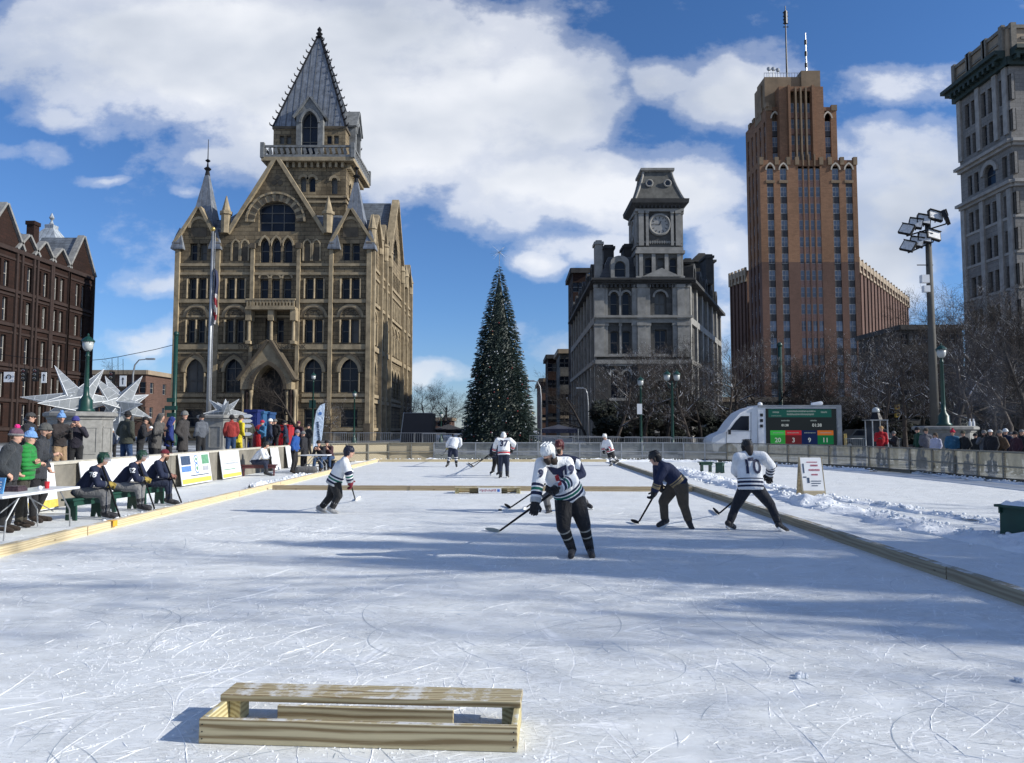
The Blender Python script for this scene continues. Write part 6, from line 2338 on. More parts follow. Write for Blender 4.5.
chain([(-4.4, 41.9), (9, 41.9), (11.7, 40.5)], 'mesh', 'clear plastic fence panel on grey posts across the far end of the ice', 'clear panels along the far end')
chain([(11.7, 40.5), (13.9, 37.7), (15.5, 34), (16.4, 29)], 'side', 'hazy plastic fence panel round the far right corner in front of the truck', 'panels at the far right corner')
chain([(16.4, 29), (16.8, 24), (17.0, 10), (17.0, 4)], 'side', 'weathered translucent fence panel on the right side below the watching crowd', 'panels along the right side')
# ------------------------------------------------------------------ crowd barriers
def crowd_barrier(label, group):
 t_ = thing('crowd_barrier', label, 'barrier', (0, 0, 0), group)
 mb = MB()
 mb.tube([(-1.1, 0, .2), (-1.1, 0, 1.08), (1.1, 0, 1.08), (1.1, 0, .2), (-1.1, 0, .2)], .022, 6)
 mb.build('frame', 'galv', t_)
 mb = MB()
 for k in range(16):
  x = -1.0 + k * .1333
  mb.tube([(x, 0, .2), (x, 0, 1.07)], .009, 4)
 mb.build('bars', 'galv', t_)
 for s in (-1, 1):
  mb = MB()
  mb.tube([(s * .85, -.3, .02), (s * .85, 0, .2), (s * .85, .3, .02)], .018, 5)
  mb.build('foot', 'galv', t_)
 return t_
cb0 = None
rnd = random.Random(4)
for i, (u, Y, a) in enumerate([(352, 46, 4), (375, 48, -3), (398, 48, 0), (440, 47, 3), (556, 47, 0), (590, 46.5, 4), (625, 46.5, -3), (655, 47, 2), (688, 46, 0), (700, 49, -4), (720, 48, 3), (430, 52, 0), (545, 52, 2), (575, 53, 0), (605, 53, 0), (640, 53, 0), (672, 53, 0), (862, 44, 8), (884, 44, 10), (330, 50, 0), (309, 50, 4)]):
 o = cb0 = crowd_barrier('grey steel crowd barrier standing behind the far end fence', 'crowd barriers beyond the rink') if cb0 is None else copy_tree(cb0_src)
 if i == 0:
  cb0_src = o
 x = XU(u, Y, 432)
 o.location = (x, Y, GZ(x))
 o.rotation_euler = (0, 0, R(a))
# ------------------------------------------------------------------ wooden goals
def goal(label, loc, ang, snow=True):
 t_ = thing('hockey_goal', label, 'goal', loc, 'low timber goal boxes on the ice')
 W_, D_, H_ = .915, .44, .14
 def part(name, x0, x1, y0, y1, z0, z1, mat='lumber'):
  mb = MB()
  c = Vector(((x0 + x1) / 2, (y0 + y1) / 2, (z0 + z1) / 2))
  mb.box(x0, x1, y0, y1, z0, z1)
  ob = mb.build(name, mat, t_, org=Vector(loc))
  me = ob.data
  for v in me.vertices:
   v.co = v.co - (c - Vector(loc)) + Vector(loc) * 0
  ob.location = c
  bv = ob.modifiers.new('b', 'BEVEL'); bv.width = .004; bv.segments = 2
  return ob
 t_.location = (0, 0, 0)
 # built about the origin, then set down
 loc0 = Vector(loc)
 loc = (0, 0, 0)
 part('front_board', -W_, W_, -.019, .019, .002, H_)
 for s in (-1, 1):
  part('side_board', s * W_ - (.038 if s > 0 else 0), s * W_ + (0 if s > 0 else .038), .0195, D_, .002, H_, 'lumber_y')
  part('corner_block', s * (W_ - .075) - .035, s * (W_ - .075) + .035, D_ - .15, D_ - .02, .002, H_ - .002, 'lumber_y')
 part('back_board', -.55, .52, D_ - .215, D_ - .187, .002, H_ - .006)
 part('top_plank', -W_ - .004, W_ + .004, D_ - .185, D_ - .075, H_ + .001, H_ + .039)
 part('top_plank', -W_ - .004, W_ + .006, D_ - .070, D_ + .040, H_ + .001, H_ + .039)
 for s in (-1, 1):
  for k in range(3):
   mb = MB()
   mb.tube([(s * (W_ - .02), -.0215, .03 + k * .04), (s * (W_ - .02), -.017, .03 + k * .04)], .004, 8)
   mb.build('screw', 'dark_iron', t_, org=(0, 0, 0))
 t_.location = loc0
 t_.rotation_euler = (0, 0, R(ang))
 return t_
woodmat('lumber_y', (0.60, 0.53, 0.30), (0.36, 0.29, 0.145), 1, 1.0, 0.5)
gl_, gr_ = G(198, 744), G(518, 753)
goal('low timber goal box lying on the ice in the foreground', (gl_ + gr_) / 2 + Vector((0, .02, 0)), math.degrees(math.atan2(gr_.y - gl_.y, gr_.x - gl_.x)))
g2 = goal('small far timber goal box with a white sign on its back at mid ice', G(487, 493.5) + Vector((0.02, .40, 0)), 180)
# back of the far goal: sign
q = G(490, 493.5)
mb = MB(); mb.box(q.x - .32, q.x + .32, q.y - .090, q.y - .078, .006, .165)
sg_ = mb.build('sign', 'white_plastic', g2, org=None)
mb2 = MB()
mb.v = []
# red script-like strokes and a blue dot on the sign
rnd = random.Random(2)
mbq = MB()
xx = q.x - .27
while xx < q.x + .17:
 w_ = rnd.uniform(.015, .035)
 mbq.obox((xx, q.y - .0915, .09 + rnd.uniform(-.012, .012)), (w_ * .35, 0, .004), (0, .001, 0), (-.004, 0, rnd.uniform(.018, .04)))
 xx += w_ * 1.25
so_ = mbq.build('sign_lettering', fabric('sign_red', (.42, .2, .24)), g2)
mbq = MB(); mbq.obox((q.x + .24, q.y - .0915, .09), (.035, 0, 0), (0, .001, 0), (0, 0, .035)); bo_ = mbq.build('sign_mark', fabric('sign_blue', (.05, .15, .5)), g2)
for o_ in (sg_, so_, bo_):      # built in world place: bring under the turned goal
 wl_ = Vector(g2.location)
 for v in o_.data.vertices:
  d = v.co
  v.co = Vector((-d.x, -d.y, d.z))
# ------------------------------------------------------------------ boards leaning on the wall
def lean_board(label, u0, u1, z1, marks, X=-10.45, lean=.16):
 y0, y1 = YU(u0, X, 470), YU(u1, X, 470)
 t_ = thing('sponsor_board', label, 'sign', (X, (y0 + y1) / 2, 0), 'white boards leaning along the left wall')
 a = Vector((X + lean + .05, y0, .03)); b_ = Vector((X + lean + .05, y1, .03))
 up_ = Vector((-lean, 0, z1))
 nrm = (b_ - a).cross(up_).normalized()
 mb = MB(); mb.prism([a, b_, b_ + up_, a + up_], nrm * .02)
 mb.build('panel', 'white_plastic', t_)
 L = (b_ - a).length
 for k, (fx0, fx1, fz0, fz1, mat) in enumerate(marks):
  mb = MB()
  p = [a + (b_ - a) * fx + up_ * fz + nrm * .0215 for fx, fz in ((fx0, fz0), (fx1, fz0), (fx1, fz1), (fx0, fz1))]
  mb.prism(p, nrm * (.002 + .0007 * k))
  mb.build('printed_mark', mat, t_)
 return t_, a, b_, up_, nrm
yel = fabric('band_yellow', (.70, .52, .10)); blu = fabric('print_blue', (.10, .22, .50)); dkb = fabric('print_navy', (.04, .07, .13)); grn = fabric('print_green', (.12, .30, .18))
lean_board('plain white board behind the folding table, nearest of the row', 20, 50, 1.0, [(.0, 1, .02, .2, yel)])
lean_board('long blank white board behind the three seated players', 76, 163, .98, [])
tb_, a_, b_, u_, n_ = lean_board('white sponsor board with a round blue emblem and a yellow foot band', 175.5, 206, .98, [(.02, .98, .04, .19, yel), (.04, .34, .42, .60, blu), (.05, .34, .64, .93, dkb), (.72, .96, .62, .93, grn), (.72, .92, .40, .55, plain('print_grey', (.35, .36, .4))), (.30, .9, .26, .29, dkb)])
for r0, mt_ in ((.17, blu), (.13, 'white_plastic'), (.07, grn)):
 for cz in (.50, .80):
  mb = MB()
  c = a_ + (b_ - a_) * .53 + u_ * cz + n_ * (.025 + (.17 - r0) * .03)
  uu = (b_ - a_).normalized(); vv = u_.normalized()
  mb.prism([c + uu * math.cos(2 * PI * k / 20) * r0 + vv * math.sin(2 * PI * k / 20) * r0 * (1.0 if cz < .6 else .8) for k in range(20)], n_ * .002)
  mb.build('emblem', mt_, tb_)
lean_board('white sponsor board with faint grey script and a yellow foot band', 217, 236, .98, [(.02, .98, .03, .16, yel), (.1, .92, .50, .56, plain('print_grey2', (.4, .42, .45))), (.3, .9, .60, .63, 'print_grey2'), (.1, .7, .30, .33, grn)])
lean_board('small plain white board behind the seated referee', 268, 276, .95, [])
lean_board('white board leaning askew left of the folding table with the banner', 283.5, 292, .98, [])
# ------------------------------------------------------------------ benches
def bench(label, c, L, ang, mat, hh=.43, dp=.28, group='players benches'):
 t_ = thing('bench', label, 'bench', (0, 0, 0), group)
 mb = MB(); mb.box(-L / 2, L / 2, -dp / 2, dp / 2, hh - .04, hh); mb.build('seat', mat, t_)
 mb = MB(); mb.box(-L / 2 + .06, L / 2 - .06, -dp / 2 + .03, -dp / 2 + .06, hh - .14, hh - .041); mb.box(-L / 2 + .06, L / 2 - .06, dp / 2 - .06, dp / 2 - .03, hh - .14, hh - .041)
 mb.build('apron', mat, t_)
 for s in (-1, 1):
  x = s * (L / 2 - .12)
  mb = MB()
  mb.prism([(x - .02, -dp / 2 + .015, 0), (x - .02, -.05, 0), (x - .02, 0, .13), (x - .02, .05, 0), (x - .02, dp / 2 - .015, 0), (x - .02, dp / 2 - .03, hh - .042), (x - .02, -dp / 2 + .03, hh - .042)], (.04, 0, 0))
  mb.build('leg', mat, t_)
 t_.location = c
 t_.rotation_euler = (0, 0, R(ang))
 return t_
bench('green wooden bench under the nearest seated player', (-8.62, 15.05, 0), .9, 90 - 12, 'bench_green')
bench('green wooden bench under the second seated player', (-8.65, 16.55, 0), .9, 90 - 12, 'bench_green')
bench('green wooden bench under the third seated player in the dark red cap', (-8.6, 17.75, 0), .9, 90 - 10, 'bench_green')
qb = G(258, 476)
bench('dark red wooden bench under the seated referee', (qb.x, qb.y + .1, 0), 1.35, 12, 'bench_maroon')
q1, q2_ = G(706, 472), G(720, 473)
bench('small green bench standing beyond the right timber, left of a pair', (q1.x, q1.y, 0), 0.62, 12, 'bench_green', group='pair of green benches on the side ice')
bench('small green bench standing beyond the right timber, right of a pair', (q2_.x, q2_.y, 0), 0.50, 62, 'bench_green', dp=.34, group='pair of green benches on the side ice')
qq = G(1006, 545)
tb = bench('green bench with snow on its seat at the right edge of the side ice', (qq.x + .75, qq.y + .3, 0), 1.3, 24, 'bench_green', hh=.60, dp=.6, group='benches off the rink')
mb = MB()
rnd = random.Random(9)
vs, fs = [], []
for i in range(14):
 for j in range(6):
  e = min(i, 13 - i, j, 5 - j)
  vs.append((-.63 + i * 1.26 / 13, -.28 + j * .56 / 5, .596 + (0 if e == 0 else .03 + rnd.uniform(0, .05))))
for i in range(13):
 for j in range(5):
  fs.append((i * 6 + j, i * 6 + 6 + j, i * 6 + 7 + j, i * 6 + 1 + j))
mb.add(vs, fs)
so_ = mb.build('snow_cap', 'snow', None, smooth=True); so_.parent = tb
mb = MB(); mb.box(-.60, .60, -.26, -.23, .02, .45); s2_ = mb.build('front_board', 'bench_green', None); s2_.parent = tb
for o_ in (so_, s2_):
 o_.location = (0, 0, 0)
# ------------------------------------------------------------------ folding tables
def folding_table(label, x0, x1, y0, y1, h=.74):
 c = Vector(((x0 + x1) / 2, (y0 + y1) / 2, 0))
 t_ = thing('folding_table', label, 'table', c, 'white folding tables')
 mb = MB(); mb.box(x0, x1, y0, y1, h - .045, h)
 o = mb.build('tabletop', 'white_plastic', t_)
 bv = o.modifiers.new('b', 'BEVEL'); bv.width = .015; bv.segments = 2
 longy = (y1 - y0) > (x1 - x0)
 for s in (0, 1):
  mb = MB()
  if longy:
   ya = y0 + .2 if s == 0 else y1 - .2
   d = .12 if s == 0 else -.12
   for x in (x0 + .07, x1 - .07):
    mb.tube([(x, ya + d * 2.5, h - .05), (x, ya, h * .45), (x, ya - d * .3, .02)], .014, 6)
   mb.tube([(x0 + .07, ya, .25), (x1 - .07, ya, .25)], .011, 6)
   mb.tube([((x0 + x1) / 2, ya, .30), ((x0 + x1) / 2, (y0 + y1) / 2, h - .06)], .010, 6)
  else:
   xa = x0 + .2 if s == 0 else x1 - .2
   d = .12 if s == 0 else -.12
   for yy_ in (y0 + .07, y1 - .07):
    mb.tube([(xa + d * 2.5, yy_, h - .05), (xa, yy_, h * .45), (xa - d * .3, yy_, .02)], .014, 6)
   mb.tube([(xa, y0 + .07, .25), (xa, y1 - .07, .25)], .011, 6)
  mb.build('leg_frame', 'galv', t_)
 return t_
folding_table('white folding table with posters at the left edge by the spectators', -8.75, -8.02, 11.75, 13.85)
folding_table('white folding table in front of the seated pair beside the feather banner', XU(302, 30.8, 455), XU(329.5, 30.8, 455), 30.5, 31.2)
# things on the near table
pk = fabric('poster_pink', (.75, .12, .25)); pb = fabric('poster_blue', (.12, .35, .65))
t_ = thing('poster_box', 'red and blue folded card display standing on the near folding table', 'display', (-8.5, 12.25, .742))
for (x, mat) in ((-8.66, pk), (-8.48, pb)):
 mb = MB(); mb.prism([(x, 12.2, .742), (x + .17, 12.16, .742), (x + .17, 12.22, 1.0), (x, 12.26, 1.0)], (0, .02, 0))
 o = mb.build('card', mat, t_)
 mb = MB()
 for k in range(4):
  mb.prism([(x + .03, 12.19 + .010 * k - .008, .79 + .045 * k), (x + .13, 12.165 + .010 * k - .008, .79 + .045 * k), (x + .13, 12.17 + .010 * k - .008, .805 + .045 * k), (x + .03, 12.195 + .01 * k - .008, .805 + .045 * k)], (0, .004, 0))
 mb.build('print', 'white_paint', o)
for (x, y, r_, mat, nm, lb) in ((-8.2, 12.95, .038, 'white_paint', 'ball', 'white ball lying on the near folding table'),):
 mb = MB(); mb.ball((x, y, .742 + r_), r_, n=12, m=8); o = mb.build(nm, mat, smooth=True, org=(x, y, .742)); tag(o, lb, 'ball')
mb = MB(); mb.lathe((-8.3, 13.3, .742), [(.035, 0), (.042, .11), (.044, .12), (.03, .125)], 12)
tag(mb.build('cup', fabric('cup_red', (.5, .03, .04)), org=(-8.3, 13.3, .742)), 'small red cup on the far end of the near folding table', 'cup')
mb = MB(); mb.box(-8.62, -8.35, 12.6, 12.85, .742, .80); mb.box(-8.60, -8.37, 12.62, 12.83, .80, .83)
tag(mb.build('gift_box', fabric('box_dark', (.05, .03, .04)), org=(-8.5, 12.7, .742)), 'flat dark box lying on the near folding table', 'box')
# duffel bags by the far table
for (u, v, lb, cl) in ((337, 470, 'dark blue sports bag on the snow right of the far folding table', (.03, .05, .12)), (306, 474, 'grey sports bag beside the boots of the standing pair', (.12, .12, .12))):
 q = G(u, v)
 mb = MB()
 mb.capsule(q + Vector((-.3, 0, .16)), q + Vector((.3, .05, .16)), .15, .15, 12, Vector((0, 0, 1)), 1.0, 1.1)
 o = mb.build('sports_bag', fabric('bag' + str(u), cl), smooth=True, org=q)
 tag(o, lb, 'bag')
 mb = MB(); mb.tube([q + Vector((-.15, 0, .29)), q + Vector((-.08, 0, .40)), q + Vector((.08, 0, .40)), q + Vector((.15, 0, .29))], .012, 5)
 mb.build('handle', 'black_plastic', o)
# ------------------------------------------------------------------ feather banner
q = G(313, 467)
t_ = thing('feather_banner', 'tall white feather banner with blue lettering beside the far folding table', 'banner', q)
yb_ = q.y
L_ = [(313.2, 452), (313, 438), (314, 424), (316.5, 411), (320, 405.5), (325, 403.2)]
R_ = [(325, 403.2), (324.3, 412), (323.5, 425), (321.5, 440), (318, 447), (313.2, 452)]
ps = [W(u, v, yb_) for u, v in L_ + R_[1:-1]]
mb = MB(); mb.prism(ps, (0, .012, 0)); mb.build('flag', fabric('banner_cloth', (.62, .72, .84)), t_)
mb = MB(); mb.tube([q, W(313.0, 440, yb_), W(314, 424, yb_), W(316.5, 411, yb_), W(320, 405.3, yb_), W(325, 403, yb_)], [.018, .016, .014, .012, .01, .006], 6); mb.build('pole', 'galv', t_)
mb = MB(); mb.tube([q + Vector((-.35, 0, .02)), q + Vector((.35, 0, .02))], .015, 5); mb.tube([q + Vector((0, -.35, .02)), q + Vector((0, .35, .02))], .015, 5); mb.build('base', 'dark_iron', t_)
mb = MB()
rnd = random.Random(5)
for k in range(11):
 p = W(318.3 + (k - 5) * .28 * -1 * .5, 440 - k * 1.75, yb_ - .012)
 mb.obox(p, (.055, 0, .012), (0, .002, 0), (-.010, 0, .026 + rnd.uniform(-.008, .01)))
mb.build('lettering', dkb, t_)
mb = MB()
c = W(320.2, 413.5, yb_ - .012)
mb.prism([c + Vector((math.cos(a) * .085, 0, math.sin(a) * .085)) for a in [2 * PI * k / 16 for k in range(16)]], (0, .004, 0))
mb.build('emblem', blu, t_)
# ------------------------------------------------------------------ A-frame sign
q = G(811, 496)
t_ = thing('a_frame_sign', 'white sandwich board with red lettering on the side ice', 'sign', q)
wd, hh_ = .28, 1.03
for s, nm in ((-1, 'front_panel'), (1, 'back_panel')):
 mb = MB()
 mb.prism([q + Vector((-wd, s * .24, .02)), q + Vector((wd, s * .24 - s * 0, .02)), q + Vector((wd, s * .02, hh_)), q + Vector((-wd, s * .02, hh_))], (0, .018, 0))
 mb.build(nm, 'white_plastic' if s < 0 else 'plywood', t_)
sl_ = lambda z: -.24 + .22 * (z - .02) / (hh_ - .02) - .003
mb = MB()
mb.prism([q + Vector((-wd, sl_(.03), .03)), q + Vector((wd, sl_(.03), .03)), q + Vector((wd, sl_(.16), .16)), q + Vector((-wd, sl_(.16), .16))], (0, .002, 0))
mb.build('foot_board', 'plywood', t_)
mb = MB()
rnd = random.Random(12)
for z, x0, x1, hgt in ((.90, -.12, .24, .02), (.80, -.02, .18, .045), (.68, -.08, .20, .045), (.56, -.02, .14, .04)):
 x = x0
 while x < x1:
  wq = .02 if z < .88 else .36
  mb.prism([q + Vector((x, sl_(z) - .003, z)), q + Vector((x + wq * .8, sl_(z) - .003, z)), q + Vector((x + wq * .8, sl_(z + hgt) - .003, z + hgt)), q + Vector((x, sl_(z + hgt) - .003, z + hgt))], (0, .002, 0))
  x += wq * 1.25
mb.build('red_lettering', fabric('print_red', (.40, .08, .12)), t_)
mb = MB()
for z, x0, x1, hgt in ((.40, -.05, .22, .02), (.34, -.05, .2, .02), (.28, -.05, .12, .02), (.36, -.15, -.09, .14), (.62, -.24, -.2, .25), (.5, -.25, -.16, .03)):
 mb.prism([q + Vector((x0, sl_(z) - .003, z)), q + Vector((x1, sl_(z) - .003, z)), q + Vector((x1, sl_(z + hgt) - .003, z + hgt)), q + Vector((x0, sl_(z + hgt) - .003, z + hgt))], (0, .002, 0))
mb.build('blue_marks', dkb, t_)
mb = MB()
for s in (-1, 1):
 mb.prism([q + Vector((s * (wd + .01), -.24, 0)), q + Vector((s * (wd + .01), -.19, 0)), q + Vector((s * (wd + .01), .02, hh_ + .02)), q + Vector((s * (wd + .01), -.02, hh_ + .02))], (.02 * s, 0, 0))
 mb.prism([q + Vector((s * (wd + .01), .24, 0)), q + Vector((s * (wd + .01), .19, 0)), q + Vector((s * (wd + .01), -.01, hh_ + .02)), q + Vector((s * (wd + .01), .025, hh_ + .02))], (.018 * s, 0, 0))
mb.build('side_rail', 'plank_grey', t_)
# ------------------------------------------------------------------ stone pedestals with lamps and star sculptures
def pedestal(label, u, v_top, Y, wpx):
 x = XU(u, Y, v_top)
 zt = ZV(v_top, Y)
 z0 = GZ(x) - .1
 rr = wpx / 2 / F * Y * 1.03
 t_ = thing('stone_pedestal', label, 'pedestal', (x, Y, z0), 'stone pedestals round the square')
 mb = MB()
 mb.lathe((x, Y, 0), [(rr * 1.0, z0), (rr * 1.0, z0 + .28), (rr * .93, z0 + .33), (rr * .93, zt - .30), (rr * .97, zt - .26), (rr * .97, zt - .2), (rr * .95, zt - .199)], 8, PI / 8)
 mb.build('block', 'granite', t_)
 mb = MB(); mb.lathe((x, Y, 0), [(rr * 1.0, zt - .198), (rr * 1.07, zt - .15), (rr * 1.07, zt - .05), (rr * .98, zt)], 8, PI / 8); mb.build('cap', 'granite', t_)
 mb = MB()
 for k in range(8):
  a = 2 * PI * k / 8
  d = Vector((math.cos(a), math.sin(a), 0)); s_ = Vector((-d.y, d.x, 0))
  ap_ = rr * .93 * math.cos(PI / 8)
  c = Vector((x, Y, 0)) + d * (ap_ + .012) + Vector((0, 0, (z0 + zt) / 2))
  for (a_, b_, cc, dd) in ((0, 1, .26 * rr, .02), (0, -1, .26 * rr, .02)):
   mb.obox(c + Vector((0, 0, b_ * ((zt - z0) / 2 - .55))), s_ * .24 * rr, d * .012, Vector((0, 0, .03)))
   mb.obox(c + s_ * b_ * .24 * rr, s_ * .025, d * .012, Vector((0, 0, (zt - z0) / 2 - .58)))
 mb.build('panel_moulding', 'granite', t_)
 return x, zt
def lamp_post(label, x, y, z0, h, heads=1, group='green street lamps', s=1.0, base=True):
 t_ = thing('street_lamp', label, 'street lamp', (x, y, z0), group)
 mb = MB()
 if base:
  mb.lathe((x, y, z0), [(.30 * s, 0), (.30 * s, .08 * s), (.23 * s, .14 * s), (.22 * s, .42 * s), (.13 * s, .55 * s), (.10 * s, .62 * s), (.085 * s, .9 * s)], 10)
 mb.lathe((x, y, z0), [(.085 * s, .0), (.085 * s, .9 * s), (.06 * s, h - .75 * s), (.09 * s, h - .72 * s), (.06 * s, h - .68 * s), (.055 * s, h - .55 * s)], 10)
 mb.build('post', 'paint_green', t_, True)
 offs = [0] if heads == 1 else [-.32, .32]
 for dx in offs:
  if heads > 1:
   mb = MB(); mb.tube([(x, y, z0 + h - .9 * s), (x + dx * .6, y, z0 + h - .95 * s), (x + dx, y, z0 + h - .6 * s)], .03, 6); mb.build('arm', 'paint_green', t_)
  mb = MB(); mb.lathe((x + dx, y, z0 + h - .54 * s), [(.10 * s, 0), (.17 * s, .1 * s), (.20 * s, .34 * s)], 8); ln = mb.build('lantern', 'bulb_glass', t_, True)
  mb = MB(); mb.lathe((x + dx, y, z0 + h - .20 * s), [(.235 * s, 0), (.20 * s, .06 * s), (.09 * s, .16 * s), (.03 * s, .19 * s), (.04 * s, .24 * s), (.01 * s, .30 * s)], 10); mb.build('lantern_cap', 'paint_green', ln)
  mb = MB()
  for k in range(8):
   a = 2 * PI * k / 8
   mb.tube([(x + dx + .102 * s * math.cos(a), y + .102 * s * math.sin(a), z0 + h - .54 * s), (x + dx + .205 * s * math.cos(a), y + .205 * s * math.sin(a), z0 + h - .2 * s)], .010 * s, 4)
  mb.build('lantern_frame', 'paint_green', ln)
 return t_
x, zt = pedestal('grey stone pedestal carrying the green lamp, behind the seated players', 81, 412, 27, 60)
lamp_post('green street lamp on top of the left stone pedestal among the star spikes', XU(86, 27, 400), 27, zt, ZV(336, 27) - zt + .0, s=1.02)
x, zt = pedestal('grey stone pedestal with a small white star, beside the red and yellow coats', 223, 415, 36, 44)
x, zt = pedestal('broad grey stone pedestal behind the crowd on the right', 945, 426, 34, 54)
lamp_post('green street lamp on top of the right stone pedestal', XU(943, 34, 400), 34, zt, ZV(345, 34) - zt, s=1.1)
ped_r = (x, zt)
for u, lb in ((964.5, 'left'), (968, 'right')):
 xx = XU(u, 34, 420)
 mb = MB(); mb.lathe((xx, 33.6, zt), [(.06, 0), (.06, .18), (.03, .22), (.03, .32), (.001, .33)], 8)
 tag(mb.build('bottle', 'white_plastic', org=(xx, 33.6, zt)), 'pale bottle standing on the right pedestal, ' + ('nearer the lamp' if lb == 'left' else 'nearer the edge'), 'bottle', 'bottles on the pedestal')
# stage-left small frame pedestal near the banner
m, t, b = newmat('star_mesh')
oc = t.n('ShaderNodeTexCoord').outputs['Object']
tl = t.n('ShaderNodeBsdfTranslucent'); t.put(tl.inputs[0], (.55, .58, .60))
df = t.n('ShaderNodeBsdfPrincipled'); t.put(df.inputs['Base Color'], t.ramp(t.noise(oc, 4, 3), [(.3, (.36, .38, .39)), (.7, (.52, .54, .55))])); df.inputs['Roughness'].default_value = .5
a_ = t.n('ShaderNodeMixShader'); a_.inputs[0].default_value = .35
m.node_tree.links.new(df.outputs[0], a_.inputs[1]); m.node_tree.links.new(tl.outputs[0], a_.inputs[2])
tp = t.n('ShaderNodeBsdfTransparent'); c_ = t.n('ShaderNodeMixShader'); c_.inputs[0].default_value = .20
m.node_tree.links.new(a_.outputs[0], c_.inputs[1]); m.node_tree.links.new(tp.outputs[0], c_.inputs[2])
m.node_tree.links.new(c_.outputs[0], m.node_tree.nodes['Material Output'].inputs[0])
def star(label, uc, vc, Y, tips, r, extra=4, seed=1):
 rnd = random.Random(seed)
 c = W(uc, vc, Y)
 t_ = thing('star_sculpture', label, 'sculpture', (c.x, c.y, GZ(c.x)), 'white spiked star sculptures')
 T = [W(u, v, Y + dy) for u, v, dy in tips]
 L0 = sum((p - c).length for p in T) / len(T)
 for k in range(extra):
  a = rnd.uniform(0, 2 * PI)
  T.append(c + Vector((math.cos(a) * .5, (-1 if k % 2 else 1) * rnd.uniform(.6, .9), rnd.uniform(-.1, .6))) * L0)
 for p in T:
  if p.z < GZ(c.x) + .03:
   p = c.lerp(p, (c.z - GZ(c.x) - .03) / (c.z - p.z))
  d = (p - c).normalized()
  a = d.orthogonal().normalized(); b_ = d.cross(a)
  th = rnd.uniform(0, PI / 2)
  a, b_ = a * math.cos(th) + b_ * math.sin(th), b_ * math.cos(th) - a * math.sin(th)
  base = [c + d * r * .25 + q * r for q in (a, b_, -a, -b_)]
  mb = MB(); mb.add(base + [p], [(0, 1, 4), (1, 2, 4), (2, 3, 4), (3, 0, 4)])
  sp_ = mb.build('spike', 'star_mesh', t_)
  mb = MB()
  for q in base:
   mb.tube([q, p], [r * .035 + .006, .006], 4)
  for f in (.25, .5, .72):
   ring = [q.lerp(p, f) for q in base]
   mb.tube(ring, .006, 4, closed=True)
  mb.build('spike_edge', 'white_paint', sp_)
star('large white spiked star sculpture at the far left behind the lamp pedestal', 78, 402, 30.2, [(20, 397, -.4), (43, 416, -.8), (54.5, 365.5, .3), (104, 369, .6), (62, 376, .9), (43, 440, -.3), (102, 440, .5)], .42, 3, 3)
star('large white spiked star sculpture just right of the lamp pedestal', 119, 406, 31.5, [(93, 375.5, -.3), (105, 376, .7), (142.5, 376, .2), (142.5, 404, -.5), (152, 418, .3), (117, 440, -.2), (98, 430, -.8)], .42, 3, 8)
star('small white spiked star on the second stone pedestal', 225, 412.5, 36, [(208.8, 399.5, 0), (225.5, 399, .2), (239, 399, 0), (203, 413.5, -.4), (247, 413.5, .3), (217, 402, .7)], .26, 2, 5)
# ------------------------------------------------------------------ flagpole with hanging flag
Yf = 37.5
xf = XU(208.5, Yf, 400)
zf = ZV(231, Yf)
t_ = thing('flagpole', 'tall grey flagpole in front of the sandstone bank', 'flagpole', (xf, Yf, GZ(xf)))
mb = MB(); mb.tube([(xf, Yf, GZ(xf)), (xf, Yf, zf * .5), (xf, Yf, zf)], [.115, .09, .055], 12); mb.lathe((xf, Yf, GZ(xf)), [(.24, 0), (.22, .18), (.12, .3)], 12); mb.build('pole', 'galv', t_, True)
mb = MB(); mb.ball((xf, Yf, zf + .1), .13, n=12, m=8); mb.build('finial', plain('gold', (.5, .36, .12), .35, .8), t_, True)
mb = MB(); mb.tube([(xf + .14, Yf - .02, GZ(xf) + 1), (xf + .14, Yf - .02, zf - .1)], .008, 4); mb.build('rope', 'white_plastic', t_)
zt_, zb_ = ZV(268, Yf), ZV(322, Yf)
m, t, b = newmat('flag_cloth')
oc = t.n('ShaderNodeTexCoord').outputs['Object']
s1 = t.n('ShaderNodeSeparateXYZ'); t.put(s1.inputs[0], oc)
st = t.math('GREATER_THAN', t.math('FRACT', t.math('ADD', t.math('MULTIPLY', s1.outputs[2], 1.35), t.math('MULTIPLY', s1.outputs[0], 2.8))), .5)
colf = t.mix(st, (.40, .38, .38), (.24, .02, .03))
can = t.math('GREATER_THAN', s1.outputs[2], (zt_ - zb_) * .52)
t.put(b.inputs['Base Color'], t.mix(can, colf, (.02, .025, .06)))
b.inputs['Roughness'].default_value = .8
mb = MB(); vs = []; fs = []
for i in range(25):
 f = i / 24
 z = zt_ + (zb_ - zt_) * f
 for j in range(13):
  g_ = j / 12
  w_ = (.07 + .13 * math.sin(f * 2.6 + .3)) * (1 + .2 * math.sin(f * 9))
  vs.append((xf + .12 + g_ * w_, Yf + .10 * math.sin(g_ * 14 + f * 3) * (.4 + g_), z - g_ * .12))
for i in range(24):
 for j in range(12):
  fs.append((i * 13 + j, i * 13 + j + 1, i * 13 + 14 + j, i * 13 + 13 + j))
mb.add(vs, fs)
o = mb.build('flag', 'flag_cloth', None, True, org=(xf + .12, Yf, zb_), recalc=False)
tag(o, 'red white and blue flag hanging limp on the flagpole', 'flag')
